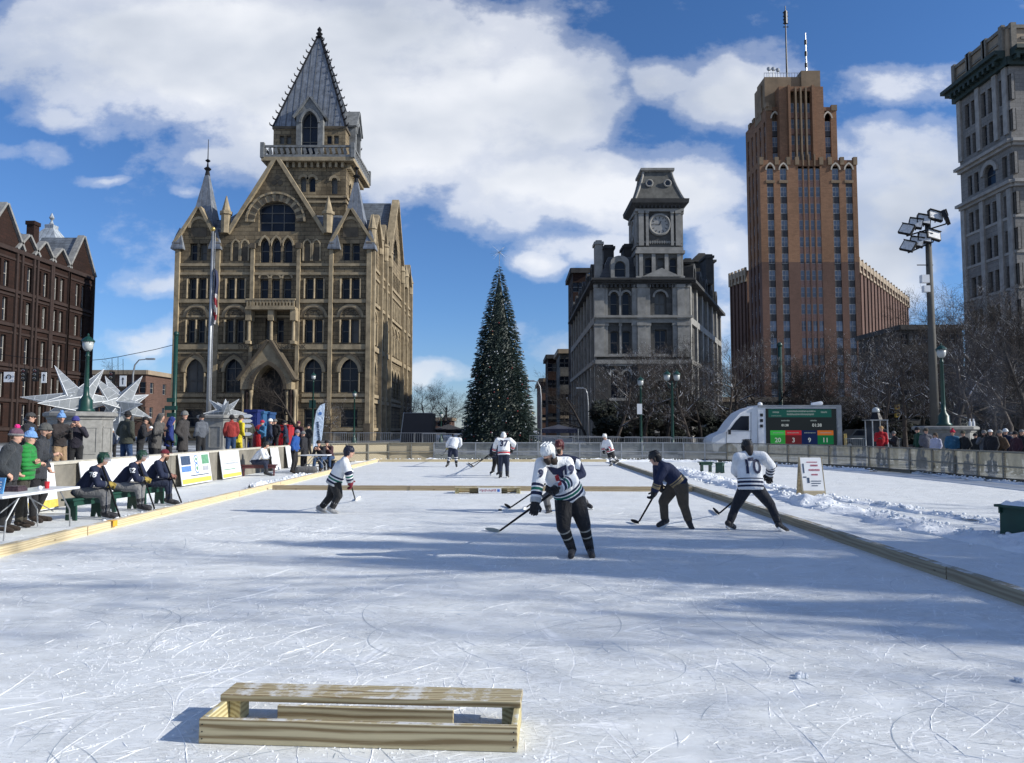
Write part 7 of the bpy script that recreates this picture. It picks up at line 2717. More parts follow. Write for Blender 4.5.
# ------------------------------------------------------------------ the decorated tree
XT, YTt = XU(499, 54, 400), 54.0
ztt = ZV(266, YTt)
t_ = thing('christmas_tree', 'very tall decorated conifer with baubles and a wire star beyond the rink', 'tree', (XT, YTt, GZ(XT)))
rnd = random.Random(11)
mb = MB(); mb.lathe((XT, YTt, GZ(XT)), [(.35, 0), (.30, 2), (.05, ztt - 1)], 8); mb.build('trunk', 'bark', t_)
m, t, b = newmat('fir')
oi = t.n('ShaderNodeTexCoord').outputs['Object']
t.put(b.inputs['Base Color'], t.ramp(t.noise(oi, 2.2, 4, .7), [(.3, (.009, .018, .015)), (.7, (.026, .048, .036))]))
b.inputs['Roughness'].default_value = .6
z0 = GZ(XT) + .15
Ht = ztt - z0
R0 = 40.5 / F * YTt * 1.0
def rad(f):
 return R0 * (1 - f) ** .76 + .06
vs, fs = [], []
for i in range(15000):
 f = 1 - math.sqrt(rnd.random())
 f = min(.995, f)
 a = rnd.uniform(0, 2 * PI)
 lay = (f * 34) % 1.0
 rr = rad(f) * (1.03 - .12 * lay) * rnd.uniform(.62, 1.02)
 z = z0 + Ht * f
 d = Vector((math.cos(a), math.sin(a), -.28 + rnd.uniform(-.25, .25))).normalized()
 s_ = d.cross(Vector((rnd.uniform(-.4, .4), rnd.uniform(-.4, .4), 1))).normalized()
 c = Vector((XT + rr * math.cos(a), YTt + rr * math.sin(a), z))
 L = rnd.uniform(.16, .34) * (1 - .35 * f)
 w_ = L * rnd.uniform(.16, .26)
 up_ = s_.cross(d)
 n0 = len(vs)
 vs += [c - d * L, c + s_ * w_ - d * L * .2, c + d * L * .6, c - s_ * w_ - d * L * .2, c + up_ * w_ * .9, c - d * L * .5 - up_ * w_ * .6]
 fs += [(n0, n0 + 1, n0 + 4), (n0 + 1, n0 + 2, n0 + 4), (n0 + 2, n0 + 3, n0 + 4), (n0 + 3, n0, n0 + 4), (n0, n0 + 5, n0 + 1), (n0, n0 + 3, n0 + 5)]
mb = MB(); mb.v = [Vector(v) for v in vs]; mb.f = fs
mb.build('crown', 'fir', t_, recalc=False)
core = MB(); core.lathe((XT, YTt, z0 + .1), [(R0 * .74, 0), (R0 * .4, Ht * .45), (.05, Ht * .93)], 20)
core.build('inner_branches', 'fir', t_)
bm_ = [plain('bauble_silver', (.34, .35, .36), .35, .3, var=.05), plain('bauble_gold', (.34, .27, .13), .35, .3, var=.05), plain('bauble_red', (.20, .03, .03), .35, .3, var=.05)]
base_me = {}
mass = [MB(), MB(), MB()]
for i in range(430):
 f = 1 - math.sqrt(rnd.random()); a = rnd.uniform(0, 2 * PI)
 rr = rad(f) * rnd.uniform(.90, 1.04)
 k = 0 if rnd.random() < .7 else (1 if rnd.random() < .72 else 2)
 c = Vector((XT + rr * math.cos(a), YTt + rr * math.sin(a), z0 + Ht * f))
 r_ = rnd.uniform(.035, .062)
 if i < 96 and math.sin(a) < .2:
  if k not in base_me:
   q = MB(); q.ball((0, 0, 0), .056, n=8, m=6)
   o = q.build('bauble', bm_[k], t_, True, org=(0, 0, 0)); base_me[k] = o; o.location = c - t_.location
  else:
   o = base_me[k].copy(); COL.objects.link(o); o.location = c - t_.location
 else:
  mass[k].ball(c, r_, n=6, m=4)
for k in range(3):
 o = mass[k].build('bauble', bm_[k], t_, True); o['kind'] = 'stuff'
# wire star burst on the top
mb = MB()
c = W(499.5, 252, YTt)
for k in range(22):
 d = Vector((rnd.gauss(0, 1), rnd.gauss(0, 1), rnd.gauss(0, 1))).normalized()
 mb.tube([c, c + d * rnd.uniform(.4, .95)], [.010, .003], 4)
mb.tube([(XT, YTt, ztt - .5), c], .02, 5)
mb.build('star_topper', 'galv', t_)
# ------------------------------------------------------------------ scoreboard truck
YK = 46.5
def k_(u, v, dy=0):
 return W(u, v, YK + dy)
zt0 = GZ(16)
trk = thing('scoreboard_truck', 'white truck with a lit scoreboard screen on its side, parked beyond the fence', 'truck', (XU(775, YK, 430), YK + 1, zt0))
prof = [(712.5, 446.5), (711.5, 441), (713, 437.5), (718, 434.5), (725.5, 431.5), (732.5, 421.5), (740, 413), (750, 408), (757.6, 406.3), (757.6, 450), (752, 453), (738, 453), (737, 448), (732, 444), (725, 444), (719, 448), (718, 452), (713.5, 451)]
mb = MB(); mb.prism([k_(u, v) for u, v in prof], (0, 1.95, 0)); cab = mb.build('cab', 'white_paint', trk)
mb = MB(); mb.prism([k_(u, v, -.012) for u, v in ((729.5, 430), (736, 421), (741, 416), (749, 416), (749, 430.5))], (0, .008, 0)); mb.build('side_window', 'glass', cab)
mb = MB()
p = [k_(726.3, 430.6, .12), k_(740, 413.2, .12)]
off = Vector((-.012, 0, .012))
mb.add([p[0] + off, p[1] + off, p[1] + off + Vector((0, 1.7, 0)), p[0] + off + Vector((0, 1.7, 0))], [(0, 1, 2, 3)]); mb.build('windscreen', 'glass', cab)
mb = MB(); q_ = k_(729.5, 432, -.16); mb.obox(q_, (.06, 0, 0), (0, .10, 0), (0, 0, .15)); mb.build('side_mirror', 'black_plastic', cab)
mb = MB()
for (a, c) in (((726.5, 432), (726.5, 444)), ((751, 412), (751, 452)), ((728, 431), (751, 431))):
 mb.tube([k_(*a, -.006), k_(*c, -.006)], .012, 4)
mb.build('door_seam', 'black_plastic', cab)
for dy in (0.15, 1.55):
 mb = MB(); q_ = k_(714.6, 439.5, dy); mb.obox(q_, (.10, 0, .06), (0, .14, 0), (-.03, 0, .10)); mb.build('headlight', 'bulb_glass', cab)
mb = MB(); mb.obox(k_(712.6, 447, .97), (.10, 0, 0), (0, .95, 0), (0, 0, .22)); mb.build('bumper', 'black_plastic', cab)
for u in (728, 826):
 for dy in (-.02, 1.75):
  q_ = Vector((XU(u, YK, 450), YK + dy, zt0 + .38))
  mb = MB(); mb.tube([q_, q_ + Vector((0, .24, 0))], .38, 20); wl_ = mb.build('wheel', 'rubber', trk)
  mb = MB(); mb.tube([q_ + Vector((0, -.012, 0)), q_ + Vector((0, .02, 0))], .22, 14); mb.build('rim', 'galv', wl_)
bx0_, bx1_ = XU(757.8, YK, 425), XU(841, YK, 425)
bzt, bzb = ZV(405.3, YK), ZV(447.5, YK)
mb = MB(); mb.box(bx0_, bx1_, YK - .08, YK + 2.1, bzb, bzt); bo = mb.build('box_body', 'white_paint', trk)
mb = MB(); mb.box(bx0_ + .1, bx1_ - .05, YK + .05, YK + 2.0, zt0 + .45, bzb - .003); mb.build('chassis', 'black_plastic', trk)
for v in (415, 420.5, 426):
 mb = MB(); q_ = k_(761.5, v, -.09); mb.obox(q_, (.09, 0, 0), (0, .012, 0), (0, 0, .09)); mb.build('marker_light', 'black_plastic', bo)
mb = MB()
sx0, sx1 = XU(765.3, YK, 425), XU(836, YK, 425)
sz0, sz1 = ZV(445, YK), ZV(408.6, YK)
ys = YK - .10
mb.box(sx0, sx1, ys, ys + .015, sz0, sz1)
def emis(name, col, st_):
 m, t, b = newmat(name)
 b.inputs['Base Color'].default_value = (*[c * .15 for c in col], 1)
 b.inputs['Emission Color'].default_value = (*[c * .6 for c in col], 1)
 b.inputs['Emission Strength'].default_value = st_
 b.inputs['Specular IOR Level'].default_value = .05
 b.inputs['Roughness'].default_value = .4
 return name
scr = mb.build('screen', emis('led_back', (.02, .026, .03), 1.0), trk)
def tile(name, fx0, fx1, fz0, fz1, mat, d=.004):
 mb = MB(); mb.box(sx0 + (sx1 - sx0) * fx0, sx0 + (sx1 - sx0) * fx1, ys - d, ys - d + .003, sz1 - (sz1 - sz0) * fz1, sz1 - (sz1 - sz0) * fz0)
 return mb.build(name, mat, scr)
tile('header', .04, .93, .02, .24, emis('led_teal', (.015, .085, .075), 1.0))
tile('score_tile', .06, .27, .60, .73, emis('led_green', (.05, .42, .07), 1.0)); tile('score_tile', .06, .27, .73, .98, emis('led_green2', (.03, .26, .05), 1.0))
tile('score_tile', .27, .50, .60, .73, emis('led_red', (.42, .03, .04), 1.0)); tile('score_tile', .27, .50, .73, .98, emis('led_red2', (.11, .02, .025), 1.0))
tile('score_tile', .50, .725, .60, .98, emis('led_navy', (.01, .02, .075), 1.0))
tile('score_tile', .725, .95, .60, .73, emis('led_orange', (.50, .14, .03), 1.0)); tile('score_tile', .725, .95, .73, .98, emis('led_green3', (.01, .14, .05), 1.0))
lw = emis('led_white', (.45, .5, .5), 1.0)
emis('led_dim', (.22, .27, .27), 1.0)
W_, H_ = sx1 - sx0, sz1 - sz0
for s, fx, fz, sz in (('20', .165, .87, .40), ('3', .385, .87, .40), ('9', .61, .87, .40), ('11', .835, .87, .40), ('01:38', .72, .46, .27), ('01:38', .27, .46, .20)):
 lettering('digits', s, sz, (sx0 + W_ * fx, ys - .009, sz1 - H_ * fz), (1, 0, 0), (0, 0, 1), lw, scr, .006)
rnd = random.Random(3)
mb = MB()
for fz, fx0, fx1, hh_ in ((.075, .30, .70, .05), (.16, .30, .68, .055), (.33, .22, .33, .04), (.33, .63, .72, .04), (.20, .08, .22, .02), (.10, .10, .18, .05), (.10, .78, .86, .05), (.665, .10, .24, .03), (.665, .30, .46, .03), (.665, .54, .70, .03), (.665, .76, .92, .03)):
 x = fx0
 while x < fx1:
  w_ = rnd.uniform(.008, .018)
  mb.box(sx0 + W_ * x, sx0 + W_ * (x + w_ * .7), ys - .010, ys - .008, sz1 - H_ * (fz + hh_ / 2 * rnd.uniform(.6, 1)), sz1 - H_ * (fz - hh_ / 2 * rnd.uniform(.6, 1)))
  x += w_
mb.build('small_print', 'led_dim', scr)
mb = MB(); q_ = k_(760, 404.5, .8); mb.ball(q_, .16, n=10, m=8); mb.build('roof_dome', 'white_paint', trk, True)
mb = MB(); q_ = k_(816, 404, .8); mb.capsule(q_ + Vector((-.25, 0, 0)), q_ + Vector((.3, 0, .05)), .09, .14, 8); mb.build('roof_vent', 'white_paint', trk, True)
mb = MB(); mb.box(bx0_, bx1_, YK - .13, YK - .085, bzt - .13, bzt + .01); mb.box(bx0_, bx1_, YK - .13, YK - .085, bzb - .02, bzb + .10); mb.box(bx1_ - .28, bx1_, YK - .13, YK - .085, bzb + .1, bzt - .13)
mb.build('screen_frame', 'galv', trk)
# ------------------------------------------------------------------ grey estate car behind the truck
YV = 58.0
cx = XU(862, YV, 440)
car = thing('parked_car', 'dark grey car parked behind the scoreboard truck', 'car', (cx, YV, GZ(cx)))
zc = GZ(cx)
mb = MB()
pr_ = [(-2.2, .35), (-2.25, .8), (-2.1, 1.05), (-1.3, 1.12), (-.9, 1.62), (1.5, 1.66), (2.0, 1.1), (2.2, 1.0), (2.25, .45), (2.1, .3)]
mb.prism([(cx + x, YV - .9, zc + z) for x, z in pr_], (0, 1.8, 0)); bd = mb.build('body', plain('car_grey', (.08, .09, .10), .3, .3), car)
mb = MB(); mb.prism([(cx + x, YV - .915, zc + z) for x, z in ((-1.15, 1.15), (-.8, 1.54), (1.4, 1.57), (1.75, 1.15))], (0, .01, 0)); mb.build('side_window', 'glass', bd)
for s in (-1.4, 1.4):
 for dy in (-.92, .72):
  mb = MB(); mb.tube([(cx + s, YV + dy, zc + .34), (cx + s, YV + dy + .2, zc + .34)], .34, 16); wl_ = mb.build('wheel', 'rubber', car)
  mb = MB(); mb.tube([(cx + s, YV + dy - .01, zc + .34), (cx + s, YV + dy + .02, zc + .34)], .2, 12); mb.build('rim', 'galv', wl_)
mb = MB(); mb.box(cx - 2.27, cx - 2.2, YV - .8, YV - .45, zc + .75, zc + .95); mb.build('headlight', 'bulb_glass', bd)
mb = MB(); mb.box(cx + 2.2, cx + 2.27, YV - .8, YV - .5, zc + .8, zc + 1.0); mb.build('tail_light', fabric('tail_red', (.4, .02, .02)), bd)
q = Vector((XU(845.5, 47.5, 440), 47.5, 0)); q.z = GZ(q.x)
mb = MB(); mb.tube([q, q + Vector((0, 0, 1.35))], .09, 10); tag(mb.build('bollard', plain('amber_paint', (.55, .40, .12)), org=q), 'yellowish bollard at the rear end of the scoreboard truck', 'bollard')
# ------------------------------------------------------------------ floodlight mast
YM = 41.0
xm = XU(930.5, YM, 300)
t_ = thing('floodlight_mast', 'tall wooden mast carrying two tilted rows of floodlights on the right', 'floodlight', (xm, YM, GZ(xm)))
zt = ZV(222, YM)
mb = MB(); mb.tube([(xm, YM, GZ(xm) - .1), (xm, YM, zt)], [.25, .15], 14); mb.build('mast', plain('mast_wood', (.085, .08, .07), .8, var=.25, scale=.8), t_, True)
for r_, (pts) in enumerate((((906.8, 229.5), (915.5, 223.8), (923.5, 220), (935, 216), (945.8, 217.5)), ((908.3, 246.2), (916.5, 242.3), (924.5, 238), (933.2, 235.3)))):
 mb = MB()
 P_ = [W(u, v + 6.5, YM) for u, v in pts]
 mb.tube([P_[0], P_[-1]], .045, 6); mb.build('cross_arm', 'dark_iron', t_)
 for i, (u, v) in enumerate(pts):
  c = W(u, v, YM - .25)
  yaw = R((-48, -22, -12, 4, 52)[i]) if r_ == 0 else R((-48, -20, -12, 6)[i])
  M = Matrix.Rotation(yaw, 3, 'Z') @ Matrix.Rotation(R(14 if i else 22), 3, 'Y') @ Matrix.Rotation(R(-22), 3, 'X')
  ax, ay, az = M @ Vector((1, 0, 0)), M @ Vector((0, 1, 0)), M @ Vector((0, 0, 1))
  hw = .36 if i < 3 else .40
  mb = MB(); mb.obox(c, ax * hw, ay * .09, az * .30); fl = mb.build('floodlight', 'dark_iron', t_)
  mb = MB(); mb.obox(c - ay * .095, ax * (hw - .05), ay * .006, az * .25); mb.build('lens', plain('lens_grey', (.55, .55, .55), .35, var=.25, scale=9), fl)
  mb = MB(); mb.tube([c - az * .1, W(u, v + 6.5, YM)], .03, 5); mb.build('bracket', 'dark_iron', fl)
  mb = MB(); mb.obox(c - ay * .10 + az * .27, ax * hw, ay * .10, az * .012); mb.build('hood', 'dark_iron', fl)
for u, v, s in ((924.5, 279, 1), (926, 289, .8)):
 mb = MB(); mb.obox(W(u, v, YM - .2), (.21 * s, 0, 0), (0, .14, 0), (0, 0, .22 * s)); mb.build('speaker', 'white_plastic', t_)
mb = MB(); mb.tube([W(917, 265, YM - .1), W(933, 265, YM - .1)], .03, 5); mb.build('cross_bar', 'dark_iron', t_)
# ------------------------------------------------------------------ street lamps, signal poles
for (u, vt, Y, hd, lb, s) in ((641, 377, 50, 1, 'green street lamp with a sign plate in front of the clock building, left of three', 1.1),
       (651.5, 395, 66, 2, 'small double street lamp farther back between two taller ones', 1.0),
       (672.5, 371, 49, 2, 'tall double headed green street lamp in front of the clock tower', 1.2),
       (803, 379, 60, 1, 'green street lamp rising behind the scoreboard truck', 1.1),
       (312.5, 373, 66, 1, 'green street lamp with green sign plates before the bank door', 1.1),
       (354, 391, 68, 1, 'green street lamp before the right corner of the bank', 1.0),
       (441, 412, 70, 1, 'small street lamp left of the decorated tree', .9)):
 x = XU(u, Y, 430)
 lamp_post(lb, x, Y, GZ(x), ZV(vt, Y) - GZ(x), hd, s=s)
 if u in (641, 312.5):
  for du in ((-.9, .9) if u < 400 else (-.9,)):
   q = W(u + du * 1.6, 404 if u < 400 else 409, Y - .1)
   mb = MB(); mb.box(q.x - .17, q.x + .17, q.y - .02, q.y, q.z - .35, q.z + .35)
   tag(mb.build('sign_plate', 'paint_green' if u < 400 else 'white_plastic', org=q), {(312.5, -.9): 'left green sign plate on the lamp before the bank', (312.5, .9): 'right green sign plate on the lamp before the bank', (641, -.9): 'white sign plate on the lamp before the clock building'}[(u, du)], 'sign')
def signal_pole(label, u, vt, Y, r_=.14):
 x = XU(u, Y, 430)
 t_ = thing('signal_pole', label, 'pole', (x, Y, GZ(x)), 'green signal poles')
 mb = MB(); mb.lathe((x, Y, GZ(x)), [(r_ * 2.2, 0), (r_ * 2.2, .3), (r_ * 1.5, .9), (r_ * 1.6, 1.2), (r_ * 1.05, 1.4), (r_ * .9, ZV(vt, Y) - GZ(x))], 10)
 mb.build('post', 'paint_green', t_, True)
 mb = MB(); mb.ball((x, Y, ZV(vt, Y)), r_ * 1.3, n=8, m=6); mb.build('finial', 'paint_green', t_, True)
 return x
xp = signal_pole('tall green signal pole at the left corner of the bank', 173.5, 334, 58, .17)
for v_ in (400, 408, 415):
 q = W(171, v_, 57.7); mb = MB(); mb.obox(q, (.45 if v_ == 408 else .28, 0, 0), (0, .12, 0), (0, 0, .16))
 tag(mb.build('signal_box', 'paint_green', org=q), {400: 'upper', 408: 'wide middle', 415: 'lower'}[v_] + ' green control box on the signal pole by the bank', 'box')
signal_pole('tall green signal pole rising behind the left end of the screen truck', 781.5, 345, 57, .17)
# span wires and hanging traffic lights
def wire(label, pts, r_=.018, mat='dark_iron'):
 mb = MB(); mb.tube(pts, r_, 5); o = mb.build('span_wire', mat, org=pts[0]); tag(o, label, 'wire', 'span wires over the street'); return o
Yw = 58
sag = [W(173, 345, Yw), W(155, 349.5, Yw), W(140, 352.5, Yw), W(120, 356.5, Yw), W(105, 359, Yw), W(88, 360.5, Yw), W(60, 361, Yw), W(20, 357, Yw), W(-30, 350, Yw)]
wire('thin span wire from the green pole by the bank to the left edge', sag, .025)
def traffic_light(label, u, v, Y, mat='dark_iron', hang=None, sz=1.0, face=True):
 q = W(u, v, Y)
 t_ = thing('traffic_light', label, 'traffic light', q, 'hanging traffic lights')
 mb = MB(); mb.box(q.x - .17 * sz, q.x + .17 * sz, q.y - .12, q.y + .12, q.z - .5 * sz, q.z + .5 * sz); bo_ = mb.build('housing', mat, t_)
 for k, mt_ in ((1, 'lamp_red'), (0, 'lamp_off'), (-1, 'lamp_off')):
  c = q + Vector((0, -.125, k * .31 * sz))
  mb = MB(); mb.tube([c, c + Vector((0, .012, 0))], .10 * sz, 12); ln = mb.build('lens', mt_, bo_)
  mb = MB(); mb.tube([c + Vector((.11 * sz * math.cos(R(a)), -.08, .11 * sz * math.sin(R(a)))) for a in range(0, 181, 30)], .02, 4); mb.build('visor', 'galv', ln)
 if hang:
  mb = MB(); mb.tube([q + Vector((0, 0, .5 * sz)), W(u, hang, Y)], .02, 4); mb.build('hanger', 'dark_iron', t_)
 return t_
plain('lamp_red', (.10, .02, .02), .3); plain('lamp_off', (.06, .05, .03), .3); plain('signal_yellow', (.45, .30, .05), .5)
traffic_light('black hanging traffic light against the red building, left of a pair', 24.5, 375, Yw, hang=358)
traffic_light('black hanging traffic light against the red building, right of a pair', 36, 375, Yw, hang=359)
traffic_light('hanging traffic light above the star spikes against the low brick block', 112, 378, Yw, hang=358)
traffic_light('small hanging traffic light lower beside the white arrow sign', 118, 390, Yw + 6, sz=.8, hang=357)
traffic_light('yellow traffic light hanging among the bare trees right of the truck', 897, 411, 58, 'signal_yellow', hang=395)
traffic_light('dark traffic light hanging left of the yellow one among the bare trees', 877, 406, 60, sz=.8, hang=390)
for (u, v, w_, h_, lb) in ((9, 377, .40, .40, 'white square hanging sign with a black turn symbol at the left edge'), (44, 377.5, .20, .42, 'narrow white hanging arrow sign right of the two traffic lights'), (123, 381, .26, .42, 'white hanging arrow sign above the star spikes')):
 q = W(u, v, Yw)
 mb = MB(); mb.box(q.x - w_, q.x + w_, q.y - .02, q.y + .02, q.z - h_, q.z + h_); o = mb.build('hanging_sign', 'white_plastic', org=q); tag(o, lb, 'sign')
 mb = MB()
 if u == 9:
  ring = [q + Vector((math.cos(R(a)) * .17, -.03, math.sin(R(a)) * .17)) for a in range(-60, 181, 20)]
  mb.tube(ring, .035, 4); mb.obox(q + Vector((-.17, -.03, -.06)), (.07, 0, 0), (0, .01, 0), (0, 0, .06))
 else:
  mb.obox(q + Vector((0, -.025, -.05)), (.035, 0, 0), (0, .005, 0), (0, 0, .22)); mb.prism([q + Vector((-.11, -.03, .12)), q + Vector((.11, -.03, .12)), q + Vector((0, -.03, .3))], (0, .01, 0))
 mb.build('symbol', 'black_plastic', o)
 mb = MB(); mb.tube([q + Vector((0, 0, h_)), W(u, 359, Yw)], .018, 4); mb.build('hanger', 'dark_iron', o)
def arm_light(label, u, vt, Y, du):
 x = XU(u, Y, 420)
 t_ = thing('arm_street_light', label, 'street light', (x, Y, GZ(x)), 'tall street lights with curved arms')
 A = [Vector((x, Y, GZ(x))), W(u, vt + 16, Y), W(u + du * .12, vt + 6, Y), W(u + du * .4, vt + 1, Y), W(u + du, vt, Y)]
 mb = MB(); mb.tube(A, [.13, .08, .06, .05, .04], 8); mb.build('post', 'galv', t_, True)
 mb = MB(); q = A[-1]; mb.obox(q + Vector((.2 if du > 0 else -.2, 0, 0)), (.35, 0, 0), (0, .14, 0), (0, 0, .07)); mb.build('head', 'galv', t_)
arm_light('curved arm street light above the low brick block left of the bank', 133, 359, 62, 15)
arm_light('curved arm street light just right of the decorated tree', 541, 381, 70, -8)
arm_light('curved arm street light left of the clock building', 588, 388, 72, -6)
# black stage box
Yk = 54
x0, x1 = XU(401.5, Yk, 425), XU(432.5, Yk, 425)
t_ = thing('stage_box', 'black covered stage box standing right of the bank', 'stage', ((x0 + x1) / 2, Yk, GZ(x0)))
mb = MB(); mb.prism([(x0 - .1, Yk, GZ(x0)), (x1, Yk, GZ(x0)), (x1, Yk, ZV(413.2, Yk)), (x0 + .18, Yk, ZV(413.2, Yk))], (0, 2.2, 0)); mb.build('cover', plain('cover_black', (.012, .010, .014), .55), t_)
mb = MB(); mb.tube([(x0 - .14, Yk - .04, GZ(x0)), (x0 + .16, Yk - .04, ZV(413, Yk)), (x1 + .02, Yk - .04, ZV(413, Yk))], .03, 6); mb.build('frame', 'galv', t_)
# dark event tents
def tent(label, u0, u1, ve, va, Y, mat, d=3.0, legs=True):
 x0, x1 = XU(u0, Y, 425), XU(u1, Y, 425)
 z0, zr = ZV(ve, Y), ZV(va, Y)
 t_ = thing('event_tent', label, 'tent', ((x0 + x1) / 2, Y + d / 2, GZ(x0)), 'event tents around the square')
 mb = MB()
 c = Vector(((x0 + x1) / 2, Y + d / 2, zr))
 cs = [Vector((x0, Y, z0)), Vector((x1, Y, z0)), Vector((x1, Y + d, z0)), Vector((x0, Y + d, z0))]
 mb.add(cs + [c] + [p - Vector((0, 0, .3)) for p in cs], [(0, 1, 4), (1, 2, 4), (2, 3, 4), (3, 0, 4), (0, 1, 6, 5), (1, 2, 7, 6), (2, 3, 8, 7), (3, 0, 5, 8)])
 mb.build('canopy', mat, t_)
 for p in cs:
  mb = MB(); mb.tube([Vector((p.x, p.y, GZ(x0))), p], .03, 6); mb.build('leg', 'galv', t_)
 return t_
tent('dark navy tent canopy just right of the decorated tree', 541, 578, 429, 424.5, 56, fabric('tent_navy', (.015, .02, .045)))
tent('low black tent canopy between stage box and decorated tree', 432, 462, 429.5, 424, 57, fabric('tent_black', (.012, .012, .016)))
tent('red tent canopy behind the left wall beside the blue boxes', 275, 291, 430, 424, 41, fabric('tent_red', (.42, .015, .02)), 1.6)
# red round inflatable and blue boxes
q = Vector((XU(260, 38, 430), 38, 0)); q.z = GZ(q.x)
mb = MB(); mb.ball(q + Vector((0, 0, ZV(431.5, 38) - q.z)), .34, .3, .36, 16, 10); mb.lathe(q, [(.33, 0), (.36, .2), (.34, ZV(437, 38) - q.z), (.2, ZV(432, 38) - q.z)], 14)
tag(mb.build('red_drum', fabric('drum_red', (.36, .012, .018), rough=.4), smooth=True, org=q), 'round red drum behind the wall above the seated referee', 'drum')
q = Vector((XU(282.5, 39.5, 436), 39.5, 0)); q.z = GZ(q.x)
mb = MB(); mb.box(q.x - .42, q.x + .42, q.y - .3, q.y + .3, q.z, ZV(426, 39.5)); mb.box(q.x - .45, q.x + .45, q.y - .33, q.y + .33, ZV(426, 39.5), ZV(425, 39.5))
tag(mb.build('red_cabinet', 'drum_red' if 'drum_red' in MATS else None, org=q), 'red cabinet under the red tent canopy', 'cabinet')
for (u0, u1, vt, Y, cl, lb) in ((244.5, 257, 409.5, 43, (.010, .022, .13), 'tall navy blue portable toilet behind the wall, left of the row'), (257.5, 263, 411, 43.6, (.03, .11, .24), 'lighter blue portable toilet in the middle of the row'), (264, 269.5, 412, 44.3, (.015, .06, .17), 'blue portable toilet at the right end of the row')):
 x0, x1 = XU(u0, Y, 425), XU(u1, Y, 425)
 z0, z1 = GZ(x0), ZV(vt, Y)
 t_ = thing('portable_toilet', lb, 'portable toilet', ((x0 + x1) / 2, Y, z0), 'blue cabins behind the left wall')
 mt_ = fabric('cabin%d' % int(u0), cl, rough=.5)
 mb = MB(); mb.box(x0, x1, Y, Y + 1.1, z0, z1 - .15); mb.build('cabin', mt_, t_)
 mb = MB(); mb.box(x0 - .04, x1 + .04, Y - .04, Y + 1.14, z1 - .148, z1); mb.build('roof', mt_, t_)
 mb = MB(); mb.box(x0 + .08, x1 - .08, Y - .025, Y - .003, z0 + .15, z1 - .3); dd = mb.build('door', mt_, t_)
 mb = MB(); mb.box(x1 - .2, x1 - .12, Y - .05, Y - .026, z0 + 1.0, z0 + 1.15); mb.build('handle', 'galv', dd)
# direction post with white arrow boards
q = Vector((XU(246.5, 35.5, 430), 35.5, 0)); q.z = GZ(q.x)
t_ = thing('direction_post', 'post with four white arrow boards beside the yellow coat', 'signpost', q)
mb = MB(); mb.tube([q, Vector((q.x, q.y, ZV(414.5, 35.5)))], .04, 6); mb.build('post', 'plank_grey', t_)
for v in (416, 421, 426, 434):
 z = ZV(v, 35.5)
 mb = MB(); mb.prism([(q.x - .28, q.y - .06, z - .08), (q.x + .18, q.y - .06, z - .08), (q.x + .3, q.y - .06, z), (q.x + .18, q.y - .06, z + .08), (q.x - .28, q.y - .06, z + .08)], (0, .02, 0)); mb.build('arrow_board', 'white_paint', t_)
# glass kiosk at the right
Yq = 40.0
x0, x1 = XU(872.5, Yq, 430), XU(887.5, Yq, 430)
t_ = thing('glass_kiosk', 'small glass kiosk with a round white dome behind the red coat', 'kiosk', ((x0 + x1) / 2, Yq, GZ(x0)))
z0, z1 = GZ(x0), ZV(420.5, Yq)
for x in (x0, x1):
 for yy_ in (Yq, Yq + .8):
  mb = MB(); mb.tube([(x, yy_, z0), (x, yy_, z1)], .035, 6); mb.build('post', 'galv', t_)
mb = MB(); mb.box(x0 - .15, x1 + .05, Yq - .05, Yq + .85, z1, z1 + .05); mb.build('roof_plate', 'galv', t_)
mb = MB(); c = Vector(((x0 + x1) / 2, Yq + .4, z1 + .05)); mb.lathe(c, [(.34, 0), (.2, .35), (.2, .4)], 8); mb.build('hood', 'dark_iron', t_)
mb = MB(); mb.ball(c + Vector((0, 0, .48)), .2, n=12, m=8); mb.build('dome', 'bulb_glass', t_, True)
mb = MB(); mb.add([(x0, Yq + .8, z0 + .3), (x1, Yq + .8, z0 + .3), (x1, Yq + .8, z1), (x0, Yq + .8, z1)], [(0, 1, 2, 3)]); mb.build('pane', 'glass', t_)
# lumps of snow on the ice
for (u, v, r_, lb) in ((800, 677, .035, 'small lump of snow lying on the open ice at lower right'), (1021, 682, .03, 'lump of snow on the ice at the right edge')):
 q = G(u, v)
 mb = MB(); rnd = random.Random(u)
 for k in range(7):
  mb.ball(q + Vector((rnd.uniform(-1, 1) * r_, rnd.uniform(-1, 1) * r_, r_ * .4)), r_ * rnd.uniform(.4, .9), r_ * rnd.uniform(.4, .9), r_ * rnd.uniform(.4, .8), 6, 5)
 tag(mb.build('snow_lump', 'snow', org=q), lb, 'snow lump')
# puck
q = G(500, 510.5); mb = MB(); mb.lathe((q.x, q.y, .003), [(.038, 0), (.038, .026)], 16); tag(mb.build('puck', 'puck_black', org=q), 'black puck on the ice left of the front stick pair', 'puck')
